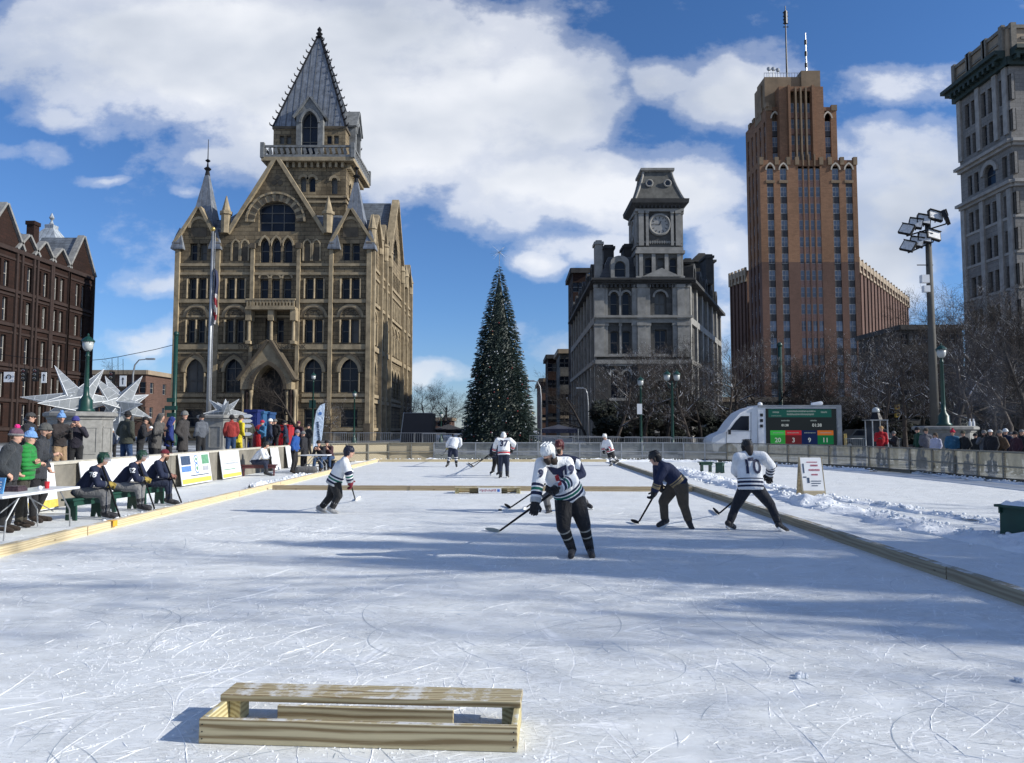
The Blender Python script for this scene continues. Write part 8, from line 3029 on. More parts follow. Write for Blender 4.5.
# ================================================================== trees
def make_tree(seed, H=9.0, spread=.9, mat='bark', levels=5, crown0=.28, trunk_r=.2):
 rnd = random.Random(seed)
 tk, cr = MB(), MB()
 def seg(p, d, L, r, lev):
  if lev > levels or r < .004:
   return
  n_ = 3 if lev < 3 else 2
  pts = [p]
  rr = [r]
  q = p
  dd = d
  for i in range(n_ + 1):
   dd = (dd + Vector((rnd.gauss(0, .16), rnd.gauss(0, .16), rnd.gauss(0, .10) + (.06 if lev > 1 else 0)))).normalized()
   q = q + dd * L / (n_ + 1)
   pts.append(q)
   rr.append(r * (1 - .62 * (i + 1) / (n_ + 1)))
  (tk if lev <= 1 else cr).tube(pts, rr, 7 if lev == 0 else (5 if lev < 3 else 3), cap=False)
  kids = (6, 6, 5, 5, 4, 0)[lev] if lev < 6 else 0
  for k in range(kids):
   t_ = (crown0 + (1 - crown0) * (k + rnd.random()) / kids) if lev == 0 else (.2 + .8 * (k + rnd.random()) / kids)
   t_ = min(.98, t_)
   i = min(len(pts) - 2, int(t_ * (len(pts) - 1)))
   f = t_ * (len(pts) - 1) - i
   b_ = pts[i].lerp(pts[i + 1], f)
   base_d = (pts[i + 1] - pts[i]).normalized()
   a = rnd.uniform(0, 2 * PI)
   o_ = base_d.orthogonal().normalized()
   o_ = (Matrix.Rotation(a, 3, base_d) @ o_)
   nd = (base_d * rnd.uniform(.35, .8) + o_ * spread * rnd.uniform(.7, 1.1) + Vector((0, 0, .12))).normalized()
   seg(b_, nd, L * rnd.uniform(.42, .66), max(.0065, (rr[i] * (1 - f) + rr[i + 1] * f) * rnd.uniform(.5, .68)), lev + 1)
 seg(Vector((0, 0, 0)), Vector((rnd.uniform(-.05, .05), rnd.uniform(-.05, .05), 1)), H * .72, trunk_r, 0)
 return tk, cr
TREES = []
for i, sd_ in enumerate((3, 14, 25, 36)):
 tk, cr = make_tree(sd_, mat='bark')
 mt_ = 'bark_snowy' if i in (1, 2) else 'bark'
 zt_max = max(v.z for v in cr.v)
 t_ = bpy.data.objects.new('bare_tree', None)
 COL.objects.link(t_)
 tk.build('trunk', mt_, t_, True, org=(0, 0, 0), recalc=False)
 cr.build('crown', mt_, t_, False, org=(0, 0, 0), recalc=False)
 TREES.append((t_, zt_max))
used_t = set()
def place_tree(i, x, y, h, rot, label, group='bare trees around the square', z=None):
 src, H = TREES[i]
 if i not in used_t:
  used_t.add(i); o = src
 else:
  o = copy_tree(src)
 s = h / H
 o.location = (x, y, GZ(x) - .05 if z is None else z)
 o.rotation_euler = (0, 0, R(rot))
 o.scale = (s, s, s)
 tag(o, label, 'tree', group)
spots = [
 (0, 846, 53, 360, 'bare tree just right of the scoreboard truck'),
 (1, 872, 48, 345, 'bare tree with pale snowy limbs behind the glass kiosk'),
 (2, 905, 52, 333, 'bare tree left of the floodlight mast'),
 (3, 926, 60, 330, 'bare tree directly behind the floodlight mast'),
 (0, 953, 47, 300, 'tall bare tree right of the floodlight mast'),
 (1, 978, 45, 305, 'tall bare tree with snowy limbs behind the right pedestal'),
 (2, 1008, 47, 290, 'tall bare tree before the pale office block'),
 (3, 1036, 42, 285, 'tall bare tree cut by the right edge'),
 (3, 966, 62, 300, 'bare tree farther back against the pale office block'),
 (0, 995, 64, 310, 'bare tree farther back, second against the pale office block'),
 (1, 890, 66, 338, 'bare tree farther back under the low brick wing'),
 (2, 835, 64, 352, 'bare tree behind the rear end of the scoreboard truck'),
 (1, 716, 56, 352, 'bare tree left of the tall tower base'),
 (2, 736, 61, 338, 'bare tree above the cab of the scoreboard truck'),
 (0, 757, 58, 350, 'bare tree behind the front of the scoreboard box'),
 (3, 793, 60, 345, 'bare tree behind the middle of the scoreboard screen'),
 (2, 818, 57, 356, 'bare tree behind the right half of the scoreboard screen'),
 (0, 774, 70, 350, 'bare tree farther back at the foot of the tall tower'),
 (1, 612, 58, 352, 'bare tree with a pale trunk before the left corner of the clock building'),
 (2, 646, 62, 345, 'bare tree before the middle of the clock building'),
 (3, 668, 60, 350, 'bare tree before the clock tower'),
 (1, 694, 55, 352, 'bare tree with snowy limbs at the right corner of the clock building'),
 (0, 588, 70, 372, 'small bare tree beside the left flank of the clock building'),
 (0, 157, 76, 366, 'small bare tree left of the bank'),
 (2, 424, 92, 384, 'low bare tree right of the bank behind the stage box'),
 (3, 443, 96, 385, 'low bare tree left of the decorated tree'),
 (1, 455, 90, 388, 'low bare tree close to the left side of the decorated tree'),
 (2, 412, 105, 388, 'distant bare tree at the right foot of the bank'),
 (0, 300, 74, 362, 'slim bare tree right of the bank door'),
 (3, 226, 73, 384, 'low bare tree left of the bank door'),
 (0, 940, 55, 306, 'tall bare tree filling the gap behind the floodlight mast'),
 (2, 1022, 56, 292, 'tall bare tree farther back at the right edge'),
 (3, 985, 54, 296, 'tall bare tree farther back above the crowd'),
 (1, 860, 58, 340, 'bare tree behind the grey car'),
 (0, 700, 66, 345, 'bare tree farther back right of the clock building'),
 (2, 330, 75, 398, 'small bare tree before the right part of the bank'),
]
for k, (i, u, Y, vt, lb) in enumerate(spots):
 x = XU(u, Y, 420)
 place_tree(i, x, Y, (ZV(vt, Y) - GZ(x)) * 1.12, k * 67, lb)
# trees of the square that stand outside the picture on the right: they throw the long shadows over the ice
for k, (x, y, h, i) in enumerate([(23, 5.2, 14.5, 0), (26, 3.4, 14, 1), (22, 6.4, 10.5, 2), (29, 5.0, 15.5, 3), (34, 4.2, 15, 2), (24, 7.6, 9.5, 1), (19, 3.6, 8.0, 2), (24.5, 4.3, 13.5, 3), (27, 6.4, 14, 2), (19.5, 5.3, 9, 3), (37, 3.5, 17, 0)]):
 place_tree(i, x, y, h, 40 + k * 71, 'large bare tree right of the picture throwing its shadow on the ice', 'bare trees outside the picture', z=.1)
# dark evergreens before the clock building; right ones stand in for shaded ground floors
def evergreen(label, u, Y, vt, wpx, seed, group='dark evergreens before the buildings'):
 rnd = random.Random(seed)
 x = XU(u, Y, 430)
 z0 = GZ(x)
 H = ZV(vt, Y) - z0
 Rr = wpx / 2 / F * Y
 t_ = thing('evergreen_tree', label, 'tree', (x, Y, z0), group)
 mb = MB(); mb.lathe((x, Y, z0 - .1), [(.14, 0), (.10, H * .5), (.03, H * .95)], 7); mb.build('trunk', 'bark', t_)
 vs, fs = [], []
 cl = [(rnd.uniform(-1, 1), rnd.uniform(-1, 1), rnd.uniform(.1, 1), rnd.uniform(.3, .55)) for _ in range(22)]
 for k in range(8000):
  cx_, cy_, cz_, cr_ = rnd.choice(cl)
  d = Vector((rnd.gauss(0, 1), rnd.gauss(0, 1), rnd.gauss(0, 1))).normalized() * cr_ * rnd.uniform(.5, 1)
  sh = math.sqrt(max(.05, 1 - cz_ ** 2 * .85))
  c = Vector((x + (cx_ * .75 * sh + d.x * .8) * Rr, Y + (cy_ * .6 * sh + d.y * .8) * Rr, z0 + max(.03, (cz_ * .80 + d.z * .25)) * H))
  a = Vector((rnd.gauss(0, 1), rnd.gauss(0, 1), rnd.gauss(0, .6))).normalized() * rnd.uniform(.13, .26)
  b_ = a.orthogonal().normalized() * rnd.uniform(.05, .1)
  n0 = len(vs); vs += [c - a, c + b_, c + a, c - b_]; fs.append((n0, n0 + 1, n0 + 2, n0 + 3))
 mb = MB(); mb.v = [Vector(v) for v in vs]; mb.f = fs
 mb.build('crown', 'evergreen', t_, recalc=False)
plain('evergreen', (.018, .024, .016), .8, var=.5, scale=1.5)
evergreen('dark evergreen before the clock building, leftmost', 608, 68, 394, 50, 1)
evergreen('broad dark evergreen before the middle of the clock building', 634, 66, 384, 66, 2)
evergreen('tall dark evergreen below the clock tower', 661, 69, 380, 60, 3)
evergreen('dark evergreen at the right corner of the clock building', 690, 67, 388, 60, 4)
evergreen('dark evergreen left of the scoreboard truck cab', 722, 70, 398, 40, 5)
evergreen('dark evergreen added for shaded ground floors right of the scoreboard truck', 862, 69, 392, 50, 6)
evergreen('dark evergreen added for shaded ground floors left of the floodlight mast base', 903, 70, 388, 56, 7)
evergreen('dark evergreen added for shaded ground floors right of the floodlight mast base', 952, 72, 385, 60, 8)
evergreen('dark evergreen added for shaded ground floors before the pale office block', 1000, 68, 380, 60, 9)
evergreen('dark evergreen added for shaded ground floors at the right edge behind the crowd', 1040, 66, 378, 60, 10)
for k_, (x_, y_, h_, w_) in enumerate(((20.5, 7.1, 13.2, 2.1), (23, 7.9, 14.0, 1.7), (21.5, 5.7, 13.4, 2.0), (18.6, 6.3, 9.8, 1.7), (19.5, 4.4, 9.4, 1.9), (21.5, 3.4, 10.4, 2.0), (18.8, 9.2, 8.6, 1.1))):  # unseen evergreens added to thicken the shade bands on the ice
 pq_ = 512 + x_ / y_ * F
 evergreen('unseen evergreen added right of the picture to thicken shade on the ice', pq_, y_, 430 - (h_ - 1.7) / y_ * F, w_ / y_ * F, 30 + k_, 'unseen evergreens added for shade')
block('dark_building', 'dark low office block between brick wing and pale office block', XU(903, 112, 380), XU(964, 112, 380), 112, 126, ZV(326, 112), 'limestone_dark', 5, 9, 1.7, 1.2, side='left', side_cols=2, trim='limestone_dark')
# thin smoke drifting above the crowd at the right
m = bpy.data.materials.new('smoke'); m.use_nodes = True
nt = m.node_tree; nt.nodes.clear(); t = NT(nt)
pv = t.n('ShaderNodeVolumePrincipled'); out_ = t.n('ShaderNodeOutputMaterial')
oc = t.n('ShaderNodeTexCoord').outputs['Generated']
d = t.vmath('LENGTH', t.vmath('MULTIPLY', t.vmath('SUBTRACT', oc, (.5, .5, .45)), (2.1, 2.1, 2.1)))
fal = t.ramp(d, [(.2, 1.0), (1.0, 0.0)])
nz = t.ramp(t.noise(oc, 3.5, 3, .6), [(.42, 0.0), (.7, 1.0)])
t.put(pv.inputs['Density'], t.math('MULTIPLY', t.math('MULTIPLY', fal, nz), .085))
pv.inputs['Color'].default_value = (.62, .74, 1.0, 1)
nt.links.new(pv.outputs[0], out_.inputs['Volume'])
MATS['smoke'] = m
c = W(985, 385, 39)
mb = MB(); mb.ball(c, 2.8, 2.0, 4.2, 16, 12)
so_ = mb.build('smoke', 'smoke', org=c); so_['kind'] = 'stuff'; so_['label'] = 'thin bluish smoke drifting above the crowd at the right'
# ================================================================== people
def PJ(Y, d, face, s=1.0):
 J = {}
 for k, q in d.items():
  p = W(q[0], q[1], Y + (q[2] if len(q) > 2 else 0))
  J[k] = p
 J['face'] = Vector(face)
 J['s'] = s
 low = min(J['anL'].z, J['anR'].z)
 return J
def sit(pos, ang, seat=.45, h=1.75, lean=.25, hands=.05, spread=.14):
 s = h / 1.8
 J = dict(pelvis=(0, 0, seat + .11), chest=(0, .10 + lean * .5, seat + .42), neck=(0, .12 + lean, seat + .60), head=(0, .17 + lean * 1.25, seat + .755),
   shL=(-.185, .10 + lean, seat + .55), shR=(.185, .10 + lean, seat + .55), elL=(-.24, .22 + lean, seat + .27), elR=(.24, .22 + lean, seat + .27),
   haL=(-.07, .44 + lean * .6, seat + .20 + hands), haR=(.07, .46 + lean * .6, seat + .22 + hands), hipL=(-.10, .02, seat + .10), hipR=(.10, .02, seat + .10),
   knL=(-spread, .46, seat + .09), knR=(spread, .48, seat + .07), anL=(-spread, .44, .11), anR=(spread + .03, .56, .11), toL=(-spread - .02, .62, .05), toR=(spread + .05, .74, .05))
 M = Matrix.Rotation(R(ang), 3, 'Z')
 out = {k: Vector(pos) + M @ Vector((v[0] * s, v[1] * s, v[2] if k not in ('head', 'neck', 'chest') else seat + (v[2] - seat) * s)) for k, v in J.items()}
 out['face'] = M @ Vector((0, 1, -.1))
 out['s'] = s
 return out
def patch(name, pts, pos, right, up, mat, onto):
 right, up = Vector(right).normalized(), Vector(up).normalized()
 nrm = right.cross(up)
 bm = bmesh.new()
 vs = [bm.verts.new((x, y, 0)) for x, y in pts]
 bm.faces.new(vs)
 bmesh.ops.triangulate(bm, faces=bm.faces)
 for _ in range(4):
  bmesh.ops.subdivide_edges(bm, edges=[e for e in bm.edges if e.calc_length() > .03], cuts=1)
 bmesh.ops.triangulate(bm, faces=bm.faces)
 me = bpy.data.meshes.new(name); bm.to_mesh(me); bm.free()
 ow = wloc(onto)
 bv = BVHTree.FromPolygons([v.co + ow for v in onto.data.vertices], [tuple(p.vertices) for p in onto.data.polygons])
 pos = Vector(pos)
 for v in me.vertices:
  p = pos + right * v.co.x + up * v.co.y
  hit = bv.ray_cast(p + nrm * .6, -nrm, 1.5)
  if hit[0] is not None:
   p = hit[0] + nrm * .010
  v.co = p - pos
 return link(name, me, mat, onto, pos)
WH, NV, GR_, GY = (.78, .79, .80), (.018, .025, .06), (.01, .14, .10), (.42, .44, .46)
jerseymat('jersey_teal', [(0, GY), (.07, WH), (.10, NV), (.145, WH), (.165, GR_), (.205, WH), (.225, NV), (.26, WH)])
jerseymat('jersey_ten', [(0, WH), (.05, NV), (.085, WH), (.115, NV), (.155, WH), (.185, NV), (.205, WH)])
jerseymat('jersey_stripe', [(0, GY), (.05, NV), (.09, WH), (.12, GR_), (.16, WH), (.185, NV), (.225, WH)])
jerseymat('jersey_red', [(0, WH), (.04, (.45, .02, .03)), (.10, WH), (.115, NV), (.14, WH)])
jerseymat('jersey_navy', [(0, NV), (.07, (.30, .23, .13)), (.12, NV), (.135, (.30, .23, .13)), (.16, NV)])
jerseymat('jersey_black', [(0, NV), (.05, (.36, .30, .18)), (.08, NV), (.10, (.36, .30, .18)), (.13, NV)])
jerseymat('jersey_bench', [(0, (.016, .022, .05)), (.06, (.12, .13, .13)), (.08, (.016, .022, .05))])
jerseymat('jersey_plain', [(0, (.70, .72, .76)), (.04, NV), (.06, (.70, .72, .76))])
jerseymat('sock_stripe', [(0, (.7, .7, .7)), (.12, NV), (.18, (.7, .7, .7)), (.24, NV), (.29, (.7, .7, .7))])
jerseymat('sock_black', [(0, (.02, .02, .02)), (.20, (.35, .34, .30)), (.225, (.02, .02, .02)), (.31, (.35, .34, .30)), (.335, (.02, .02, .02))])
BK = ('black', (.02, .02, .022))
NVY = ('navy', (.02, .026, .05))
GRY = ('grey', (.13, .13, .135))
BRN = ('brown', (.075, .06, .045))
WHT = ('white', (.74, .75, .74))
GLV = dict(gfat=1.5, skates=True, hands='glove', face=True)
plain('tape_grey', (.30, .33, .31), .8)
# skater 19 (front, facing the viewer)
Y = G(581, 556).y
J = PJ(Y, dict(head=(548, 453.5, -.42), neck=(553.5, 460.5, -.30), chest=(559, 474, -.16), pelvis=(569, 494, .05), shR=(541.5, 464, -.30), shL=(567, 463, -.22),
   elR=(537.5, 485, -.42), haR=(535, 506, -.52), elL=(571, 480, -.42), haL=(553, 491, -.66), hipR=(564, 500, .04), hipL=(576, 499.5, .06),
   knR=(563.5, 527, -.12), knL=(584, 525, -.05), anR=(572, 549.5, .02), anL=(590, 549, .08), toR=(571, 555.5, -.20), toL=(592, 555.5, -.14)), (-.52, -.72, -.45))
b0, t0 = person(J, 'hockey player in white jersey with 19 on the sleeve and a white helmet, nearest skater', dict(GLV, top='jersey', topmat='jersey_teal', trousers=BK, socks='sock_black', tlen=.1, tfat=1.12, hat=('helmet', WHT), beard='hair_dark', hair='hair_dark', gaiter=1, gcol=BK), 'hockey players on the ice', .018)
plain('ink_navy', (.015, .02, .06), .7); plain('ink_red', (.35, .03, .04), .7)
lettering('number', '19', .16, J['shL'].lerp(J['elL'], .40), (.97, -.1, .1), (-.1, 0, 1), 'ink_navy', t0, .008, t0)
lettering('number', '9', .15, J['shR'].lerp(J['elR'], .45), (.97, .1, -.1), (.1, 0, 1), 'ink_navy', t0, .006, t0)
cpos = J['chest'] + Vector((-.03, -.1, .02))
patch('emblem', [(-.16, .10), (0, .07), (.12, .12), (.07, .02), (.09, -.10), (0, -.02), (-.06, -.02)], cpos, (1, 0, 0), (0, 0, 1), 'ink_navy', t0)
patch('emblem_red', [(-.02, -.01), (.03, .02), (.06, -.10), (.01, -.12)], cpos + Vector((-.02, 0, -.03)), (1, 0, 0), (0, 0, 1), 'ink_red', t0)
hk = lambda u, v, yy_: W(u, v, yy_)
toe = G(486, 528.5, .03); heel = G(499.5, 531, .03)
hockey_stick('black hockey stick with a pale taped blade held by the player in the 19 jersey', W(559, 488, Y - .70), heel, toe, blade_mat='tape_grey')
# skater 10 (back to the viewer)
Y = G(755, 531).y
J = PJ(Y, dict(head=(747, 447.5, .12), neck=(747.8, 452.5, .08), chest=(749.5, 467, .05), pelvis=(750.5, 484.5, 0), shL=(738, 457.5, .05), shR=(762.5, 456.5, .02),
   elL=(735.5, 471, .28), haL=(744, 480, .42), elR=(771, 466, .15), haR=(769.5, 476, .30), hipL=(745.3, 488, 0), hipR=(757, 488, 0),
   knL=(736, 505.5, .10), knR=(770.5, 505, .08), anL=(729.5, 523, .10), anR=(779.5, 525.2, -.05), toL=(733.5, 526.5, .22), toR=(786, 530, .02)), (-.25, .95, -.15))
b0, t0 = person(J, 'hockey player seen from behind in white jersey number 10, legs spread wide', dict(GLV, top='jersey', topmat='jersey_ten', trousers=('tights', (.02, .022, .03)), tfat=1.0, hat=('helmet', BK), hair='hair_dark', longhair=True, gaiter=1, gcol=BK), 'hockey players on the ice', .019)
lettering('number', '10', .35, J['chest'].lerp(J['pelvis'], .05) + Vector((0, -.1, .02)), (1, 0, 0), (0, 0, 1), 'ink_navy', t0, .005, t0)
mb_name = lettering('name_bar', '|||||||', .055, J['neck'].lerp(J['chest'], .42) + Vector((0, -.1, 0)), (1, 0, 0), (0, 0, 1), 'ink_navy', t0, .004, t0)
hockey_stick('black hockey stick held across by the number 10 player', W(776, 466, Y + .25), G(719, 513.5, .04), G(713.5, 508, .04))
# navy skater bent over, right of centre
Y = G(677, 528).y
J = PJ(Y, dict(head=(654.8, 458.5, .10), neck=(660.5, 463.5, .06), chest=(667, 470.5, .02), pelvis=(677.5, 481.5, 0), shL=(657.5, 466.5, .20), shR=(664.5, 468, -.14),
   elL=(657.5, 480, .25), haL=(660, 487, .15), elR=(658, 481, -.2), haR=(653.8, 493.5, -.15), hipL=(674.5, 485, .09), hipR=(681, 485.5, -.09),
   knL=(663.5, 501.5, .08), knR=(683.5, 504, -.05), anL=(664.8, 520.5, .08), anR=(689, 522, -.06), toL=(659.3, 524.5, 0), toR=(692, 528.5, -.12)), (-.85, .35, -.35))
b0, t0 = person(J, 'hockey player in dark navy jersey with tan hem bands bending over the stick', dict(GLV, top='jersey', topmat='jersey_navy', trousers=BRN, tfat=1.1, hat=('helmet', BK), gcol=BK, jfat=.95), 'hockey players on the ice', .019)
hockey_stick('black hockey stick reaching down left from the bent navy player', W(660, 485, Y + .1), G(638.5, 522.5, .04), G(631.5, 520, .04))
# black jersey skater behind number 19
Y = 16.3
J = PJ(Y, dict(head=(559.5, 446.5, -.2), neck=(560, 455, -.12), chest=(561, 466, -.05), pelvis=(565, 482, .05), shR=(545.5, 461, -.1), shL=(576, 461, -.1),
   elR=(541, 472, -.3), haR=(537, 487, -.45), elL=(582.5, 474, -.15), haL=(566, 482, -.4), hipR=(558, 486, .05), hipL=(570, 486, .05),
   knR=(546, 498, -.15), knL=(579, 494, 0), anR=(549, 511.5, -.1), anL=(586.5, 504, .5), toR=(546, 515.5, -.35), toL=(590.5, 506.5, .35)), (-.6, -.75, -.3))
b0, t0 = person(J, 'hockey player in dark navy jersey and dark red helmet mostly hidden behind number 19', dict(GLV, top='jersey', topmat='jersey_black', trousers=GRY, hat=('helmet', ('maroon', (.09, .018, .02))), gcol=BK, beard='hair_dark'), 'hockey players on the ice', .022)
patch('shoulder_patch', [(-.07, -.1), (.05, -.12), (.08, .08), (-.02, .12)], J['shL'] + Vector((.02, -.1, -.06)), (1, 0, 0), (0, 0, 1), 'white_paint', t0)
hockey_stick('black hockey stick beside the puck, held by the hidden navy player', W(545, 484, Y - .45), G(510.5, 507.5, .03), G(505, 504, .04))
hockey_stick('second hockey stick held low just right of the puck stick', W(548, 492, Y + .2), G(526, 508, .03) + Vector((0, .1, 0)), G(522, 508.6, .03), blade_mat='tape_white')
# striped skater at left, side view
Y = G(332, 513).y
J = PJ(Y, dict(head=(349.3, 452.3, 0), neck=(345.2, 458.3, 0), chest=(341.5, 467, 0), pelvis=(334.8, 480.5, 0), shL=(344.2, 462, .17), shR=(344.8, 462.3, -.17),
   elL=(349.3, 471.5, .2), haL=(350.3, 477.5, .22), elR=(348.5, 473, -.22), haR=(350.6, 483.5, -.14), hipL=(334.8, 483, .09), hipR=(335.2, 483, -.09),
   knL=(330.5, 496.5, .08), knR=(338.5, 495.5, -.08), anL=(321, 508, .1), anR=(331.5, 509, -.1), toL=(317.8, 512.8, .1), toR=(337, 513.2, -.1)), (.97, .1, -.12))
J['toL'] = J['anL'] + Vector((.12, 0, -.07))
b0, t0 = person(J, 'hockey player in white jersey with green and navy stripes skating rightwards, left of the ice', dict(GLV, top='jersey', topmat='jersey_stripe', trousers=BK, tfat=1.05, hat=('helmet', ('ink', (.012, .014, .03))), gcol=('maroon_g', (.20, .02, .035)), hair='hair_dark', skate_col=('pale', (.3, .3, .3))), 'hockey players on the ice', .020)
hockey_stick('hockey stick with white taped blade ahead of the striped player', W(349.5, 479, Y - .1), G(355.3, 500, .03) + Vector((0, .0, 0)), G(361, 496.5, .04), blade_mat='tape_white')
# number 37 and the dark player in front of it
Y = G(504, 478).y
J = PJ(Y, dict(head=(503.5, 436, .28), neck=(503.8, 439.5, .16), chest=(503.8, 444, .08), pelvis=(503.9, 452.5, 0), shL=(497.8, 440, .12), shR=(509.8, 440, .12),
   elL=(495.3, 444.5, .25), haL=(494, 452, .4), elR=(514, 443.5, .2), haR=(512, 449.5, .35), hipL=(501.3, 454, 0), hipR=(506.6, 454, 0),
   knL=(500.8, 465, .05), knR=(507, 465, .05), anL=(500.6, 475.8, 0), anR=(507.3, 475, .1), toL=(499.8, 477.2, .15), toR=(508, 476.5, .25)), (-.1, .95, -.45), 1.0)
b0, t0 = person(J, 'hockey player seen from behind in white and red jersey number 37 near mid ice', dict(GLV, top='jersey', topmat='jersey_red', trousers=NVY, hat=('helmet', WHT), gcol=BK), 'hockey players on the ice', .024)
lettering('number', '37', .30, J['chest'] + Vector((0, -.1, .02)), (1, 0, 0), (0, 0, 1), 'ink_navy', t0, .012, t0)
hockey_stick('hockey stick of the number 37 player pointing down left', W(495, 450, Y + .3), G(473.5, 466.5, .04), G(471, 464.5, .04))
J = PJ(Y + 1.2, dict(head=(497, 440, 0), neck=(497.3, 444, 0), chest=(497, 449.5, 0), pelvis=(496.8, 456, 0), shL=(493.8, 446, .1), shR=(500.5, 446, -.1),
   elL=(491.5, 451, .1), haL=(491.3, 454.5, .1), elR=(496, 452, -.2), haR=(492.5, 455, -.2), hipL=(495.4, 457.5, .08), hipR=(498.4, 457.5, -.08),
   knL=(494.5, 464, .1), knR=(499, 464.5, -.1), anL=(492.8, 471, .1), anR=(499, 472, -.1), toL=(491, 472.5, 0), toR=(497.5, 473.5, -.1)), (-.95, .1, -.2), .95)
person(J, 'dark clothed hockey player half hidden on the left of the number 37 jersey', dict(GLV, top='jersey', topmat='jersey_bench', trousers=BK, hat=('helmet', BK), gcol=BK), 'hockey players on the ice', .028)
hockey_stick('hockey stick lying lower beside the number 37 stick', W(492, 455, Y + 1), G(470, 465, .04) + Vector((0, .6, 0)), G(467.5, 463.4, .04) + Vector((0, .6, 0)))
# far left bending player
Y = G(451, 467).y
J = PJ(Y, dict(head=(459.5, 438.5, .25), neck=(457, 438.5, .15), chest=(454.5, 440.5, .08), pelvis=(452.8, 446.5, -.05), shL=(450.5, 438.8, .1), shR=(460, 439.5, .1),
   elL=(447.5, 443.5, .2), haL=(447, 448, .35), elR=(460.5, 444.5, .3), haR=(457.5, 448, .4), hipL=(451.2, 448, 0), hipR=(454.8, 448, 0),
   knL=(449.7, 456, -.02), knR=(456, 456, -.02), anL=(447.8, 464.2, 0), anR=(456.3, 464, 0), toL=(446.5, 466, -.1), toR=(456.5, 466, -.12)), (.3, .9, -.5))
person(J, 'hockey player in white jersey bending forward far down the ice, left of the number 37', dict(GLV, top='jersey', topmat='jersey_plain', trousers=NVY, tlen=.05, tfat=1.15, socks='sock_stripe', hat=('helmet', BK), gcol=('amber', (.35, .28, .08))), 'hockey players on the ice', .028)
hockey_stick('hockey stick of the bending far player', W(448, 447, Y + .3), G(442.5, 456, .03), G(440.5, 455, .03))
# far right player gliding
Y = G(612, 466).y
J = PJ(Y, dict(head=(604.6, 436.8, -.05), neck=(606, 440, 0), chest=(607.5, 444, 0), pelvis=(610, 450, 0), shL=(604.5, 441.5, .12), shR=(609, 441.5, -.12),
   elL=(603, 446.5, .15), haL=(603.5, 451.5, .1), elR=(611.5, 446.5, -.15), haR=(608, 449.5, -.2), hipL=(608.8, 451.5, .08), hipR=(611.5, 451.5, -.05),
   knL=(610, 457.5, 0), knR=(613.5, 456.5, .3), anL=(611.2, 464.2, 0), anR=(617.5, 460.8, .6), toL=(610, 466, -.1), toR=(615.2, 462.5, .45)), (-.75, -.6, -.15))
person(J, 'hockey player in white jersey and white helmet gliding far down the ice on the right', dict(GLV, top='jersey', topmat='jersey_red', trousers=BK, tlen=.1, socks='sock_stripe', hat=('helmet', WHT), gcol=BK), 'hockey players on the ice', .028)
# ---- seated players on the green benches
JB = dict(top='jersey', topmat='jersey_bench', jfat=.86, gfat=1.35, skates=True, face=True)
for (x, y, ang, hd_, trs, gc, vis, num, lb, ln) in (
  (-8.68, 15.0, -82, ('helmet', ('green_h', (.01, .045, .03))), GRY, ('gold_g', (.30, .22, .05)), True, '78', 'seated hockey player in navy jersey 78 and green helmet, nearest of the three', .20),
  (-8.72, 16.5, -84, ('helmet', ('green_h', (.01, .045, .03))), ('lgrey', (.20, .20, .20)), ('gold_g', (.30, .22, .05)), True, '52', 'seated hockey player in navy jersey and green helmet, middle of the three', .26),
  (-8.66, 17.7, -80, ('cap', ('dkred', (.13, .015, .025))), NVY, ('bareish', (.25, .12, .09)), False, '', 'seated hockey player in navy jersey and dark red cap, farthest of the three', .16)):
 J = sit((x, y, 0), ang, .44, 1.78, ln, .02)
 b0, t0 = person(J, lb, dict(JB, hat=hd_, trousers=trs, gcol=gc, visor=vis, beard='hair_brown' if not vis else None), 'seated players', .020)
 if num:
  lettering('number', num, .14, J['shR'].lerp(J['elR'], .35) + Vector((0, -.05, 0)), (1, 0, 0), (0, 0, 1), 'white_paint', t0, .004, t0)
 h = (J['haL'] + J['haR']) / 2
 hockey_stick('hockey stick held by the ' + lb.split(',')[1].strip() + ' seated player', h + Vector((-.25, 0, .55)), Vector((x + .95, y - .25, .04)), Vector((x + 1.15, y - .3, .04)))
qb = G(254, 476)
J = sit((qb.x - .05, qb.y + .1, 0), -88, .44, 1.78, .24, .05)
person(J, 'seated referee in pale striped top and dark trousers on the dark red bench', dict(top='jersey', topmat='jersey_plain', trousers=NVY, hat=('helmet', BK), hair='hair_dark', longhair=True, skates=True, gfat=1.2, jfat=.86), 'seated players', .026)
for (u, v, Y, lb, tm, ct, ht) in ((322.5, 440.5, 31.9, 'person in black seated behind the far table, left of two', 'black', (.02, .02, .025), ('beanie', BK)), (330.5, 439, 32.6, 'person seated at the right end of the far table, farther back', 'dkmaroon', (.06, .03, .035), ('beanie', BK))):
 x = XU(u, Y, 450)
 J = sit((x, Y, 0), 172, .45, 1.75, .22, .30)
 person(J, lb, dict(topmat=fabric('jacket_' + tm, ct), trousers=('denim', (.03, .06, .13)), hat=ht, hands='bare', shades=False), 'people at the far table', .03)
 bench('dark stool of the ' + ('left' if u < 325 else 'right') + ' seated person behind the far table', (x, Y + .02, 0), .45, 0, 'black_plastic', group='stools behind the far table')
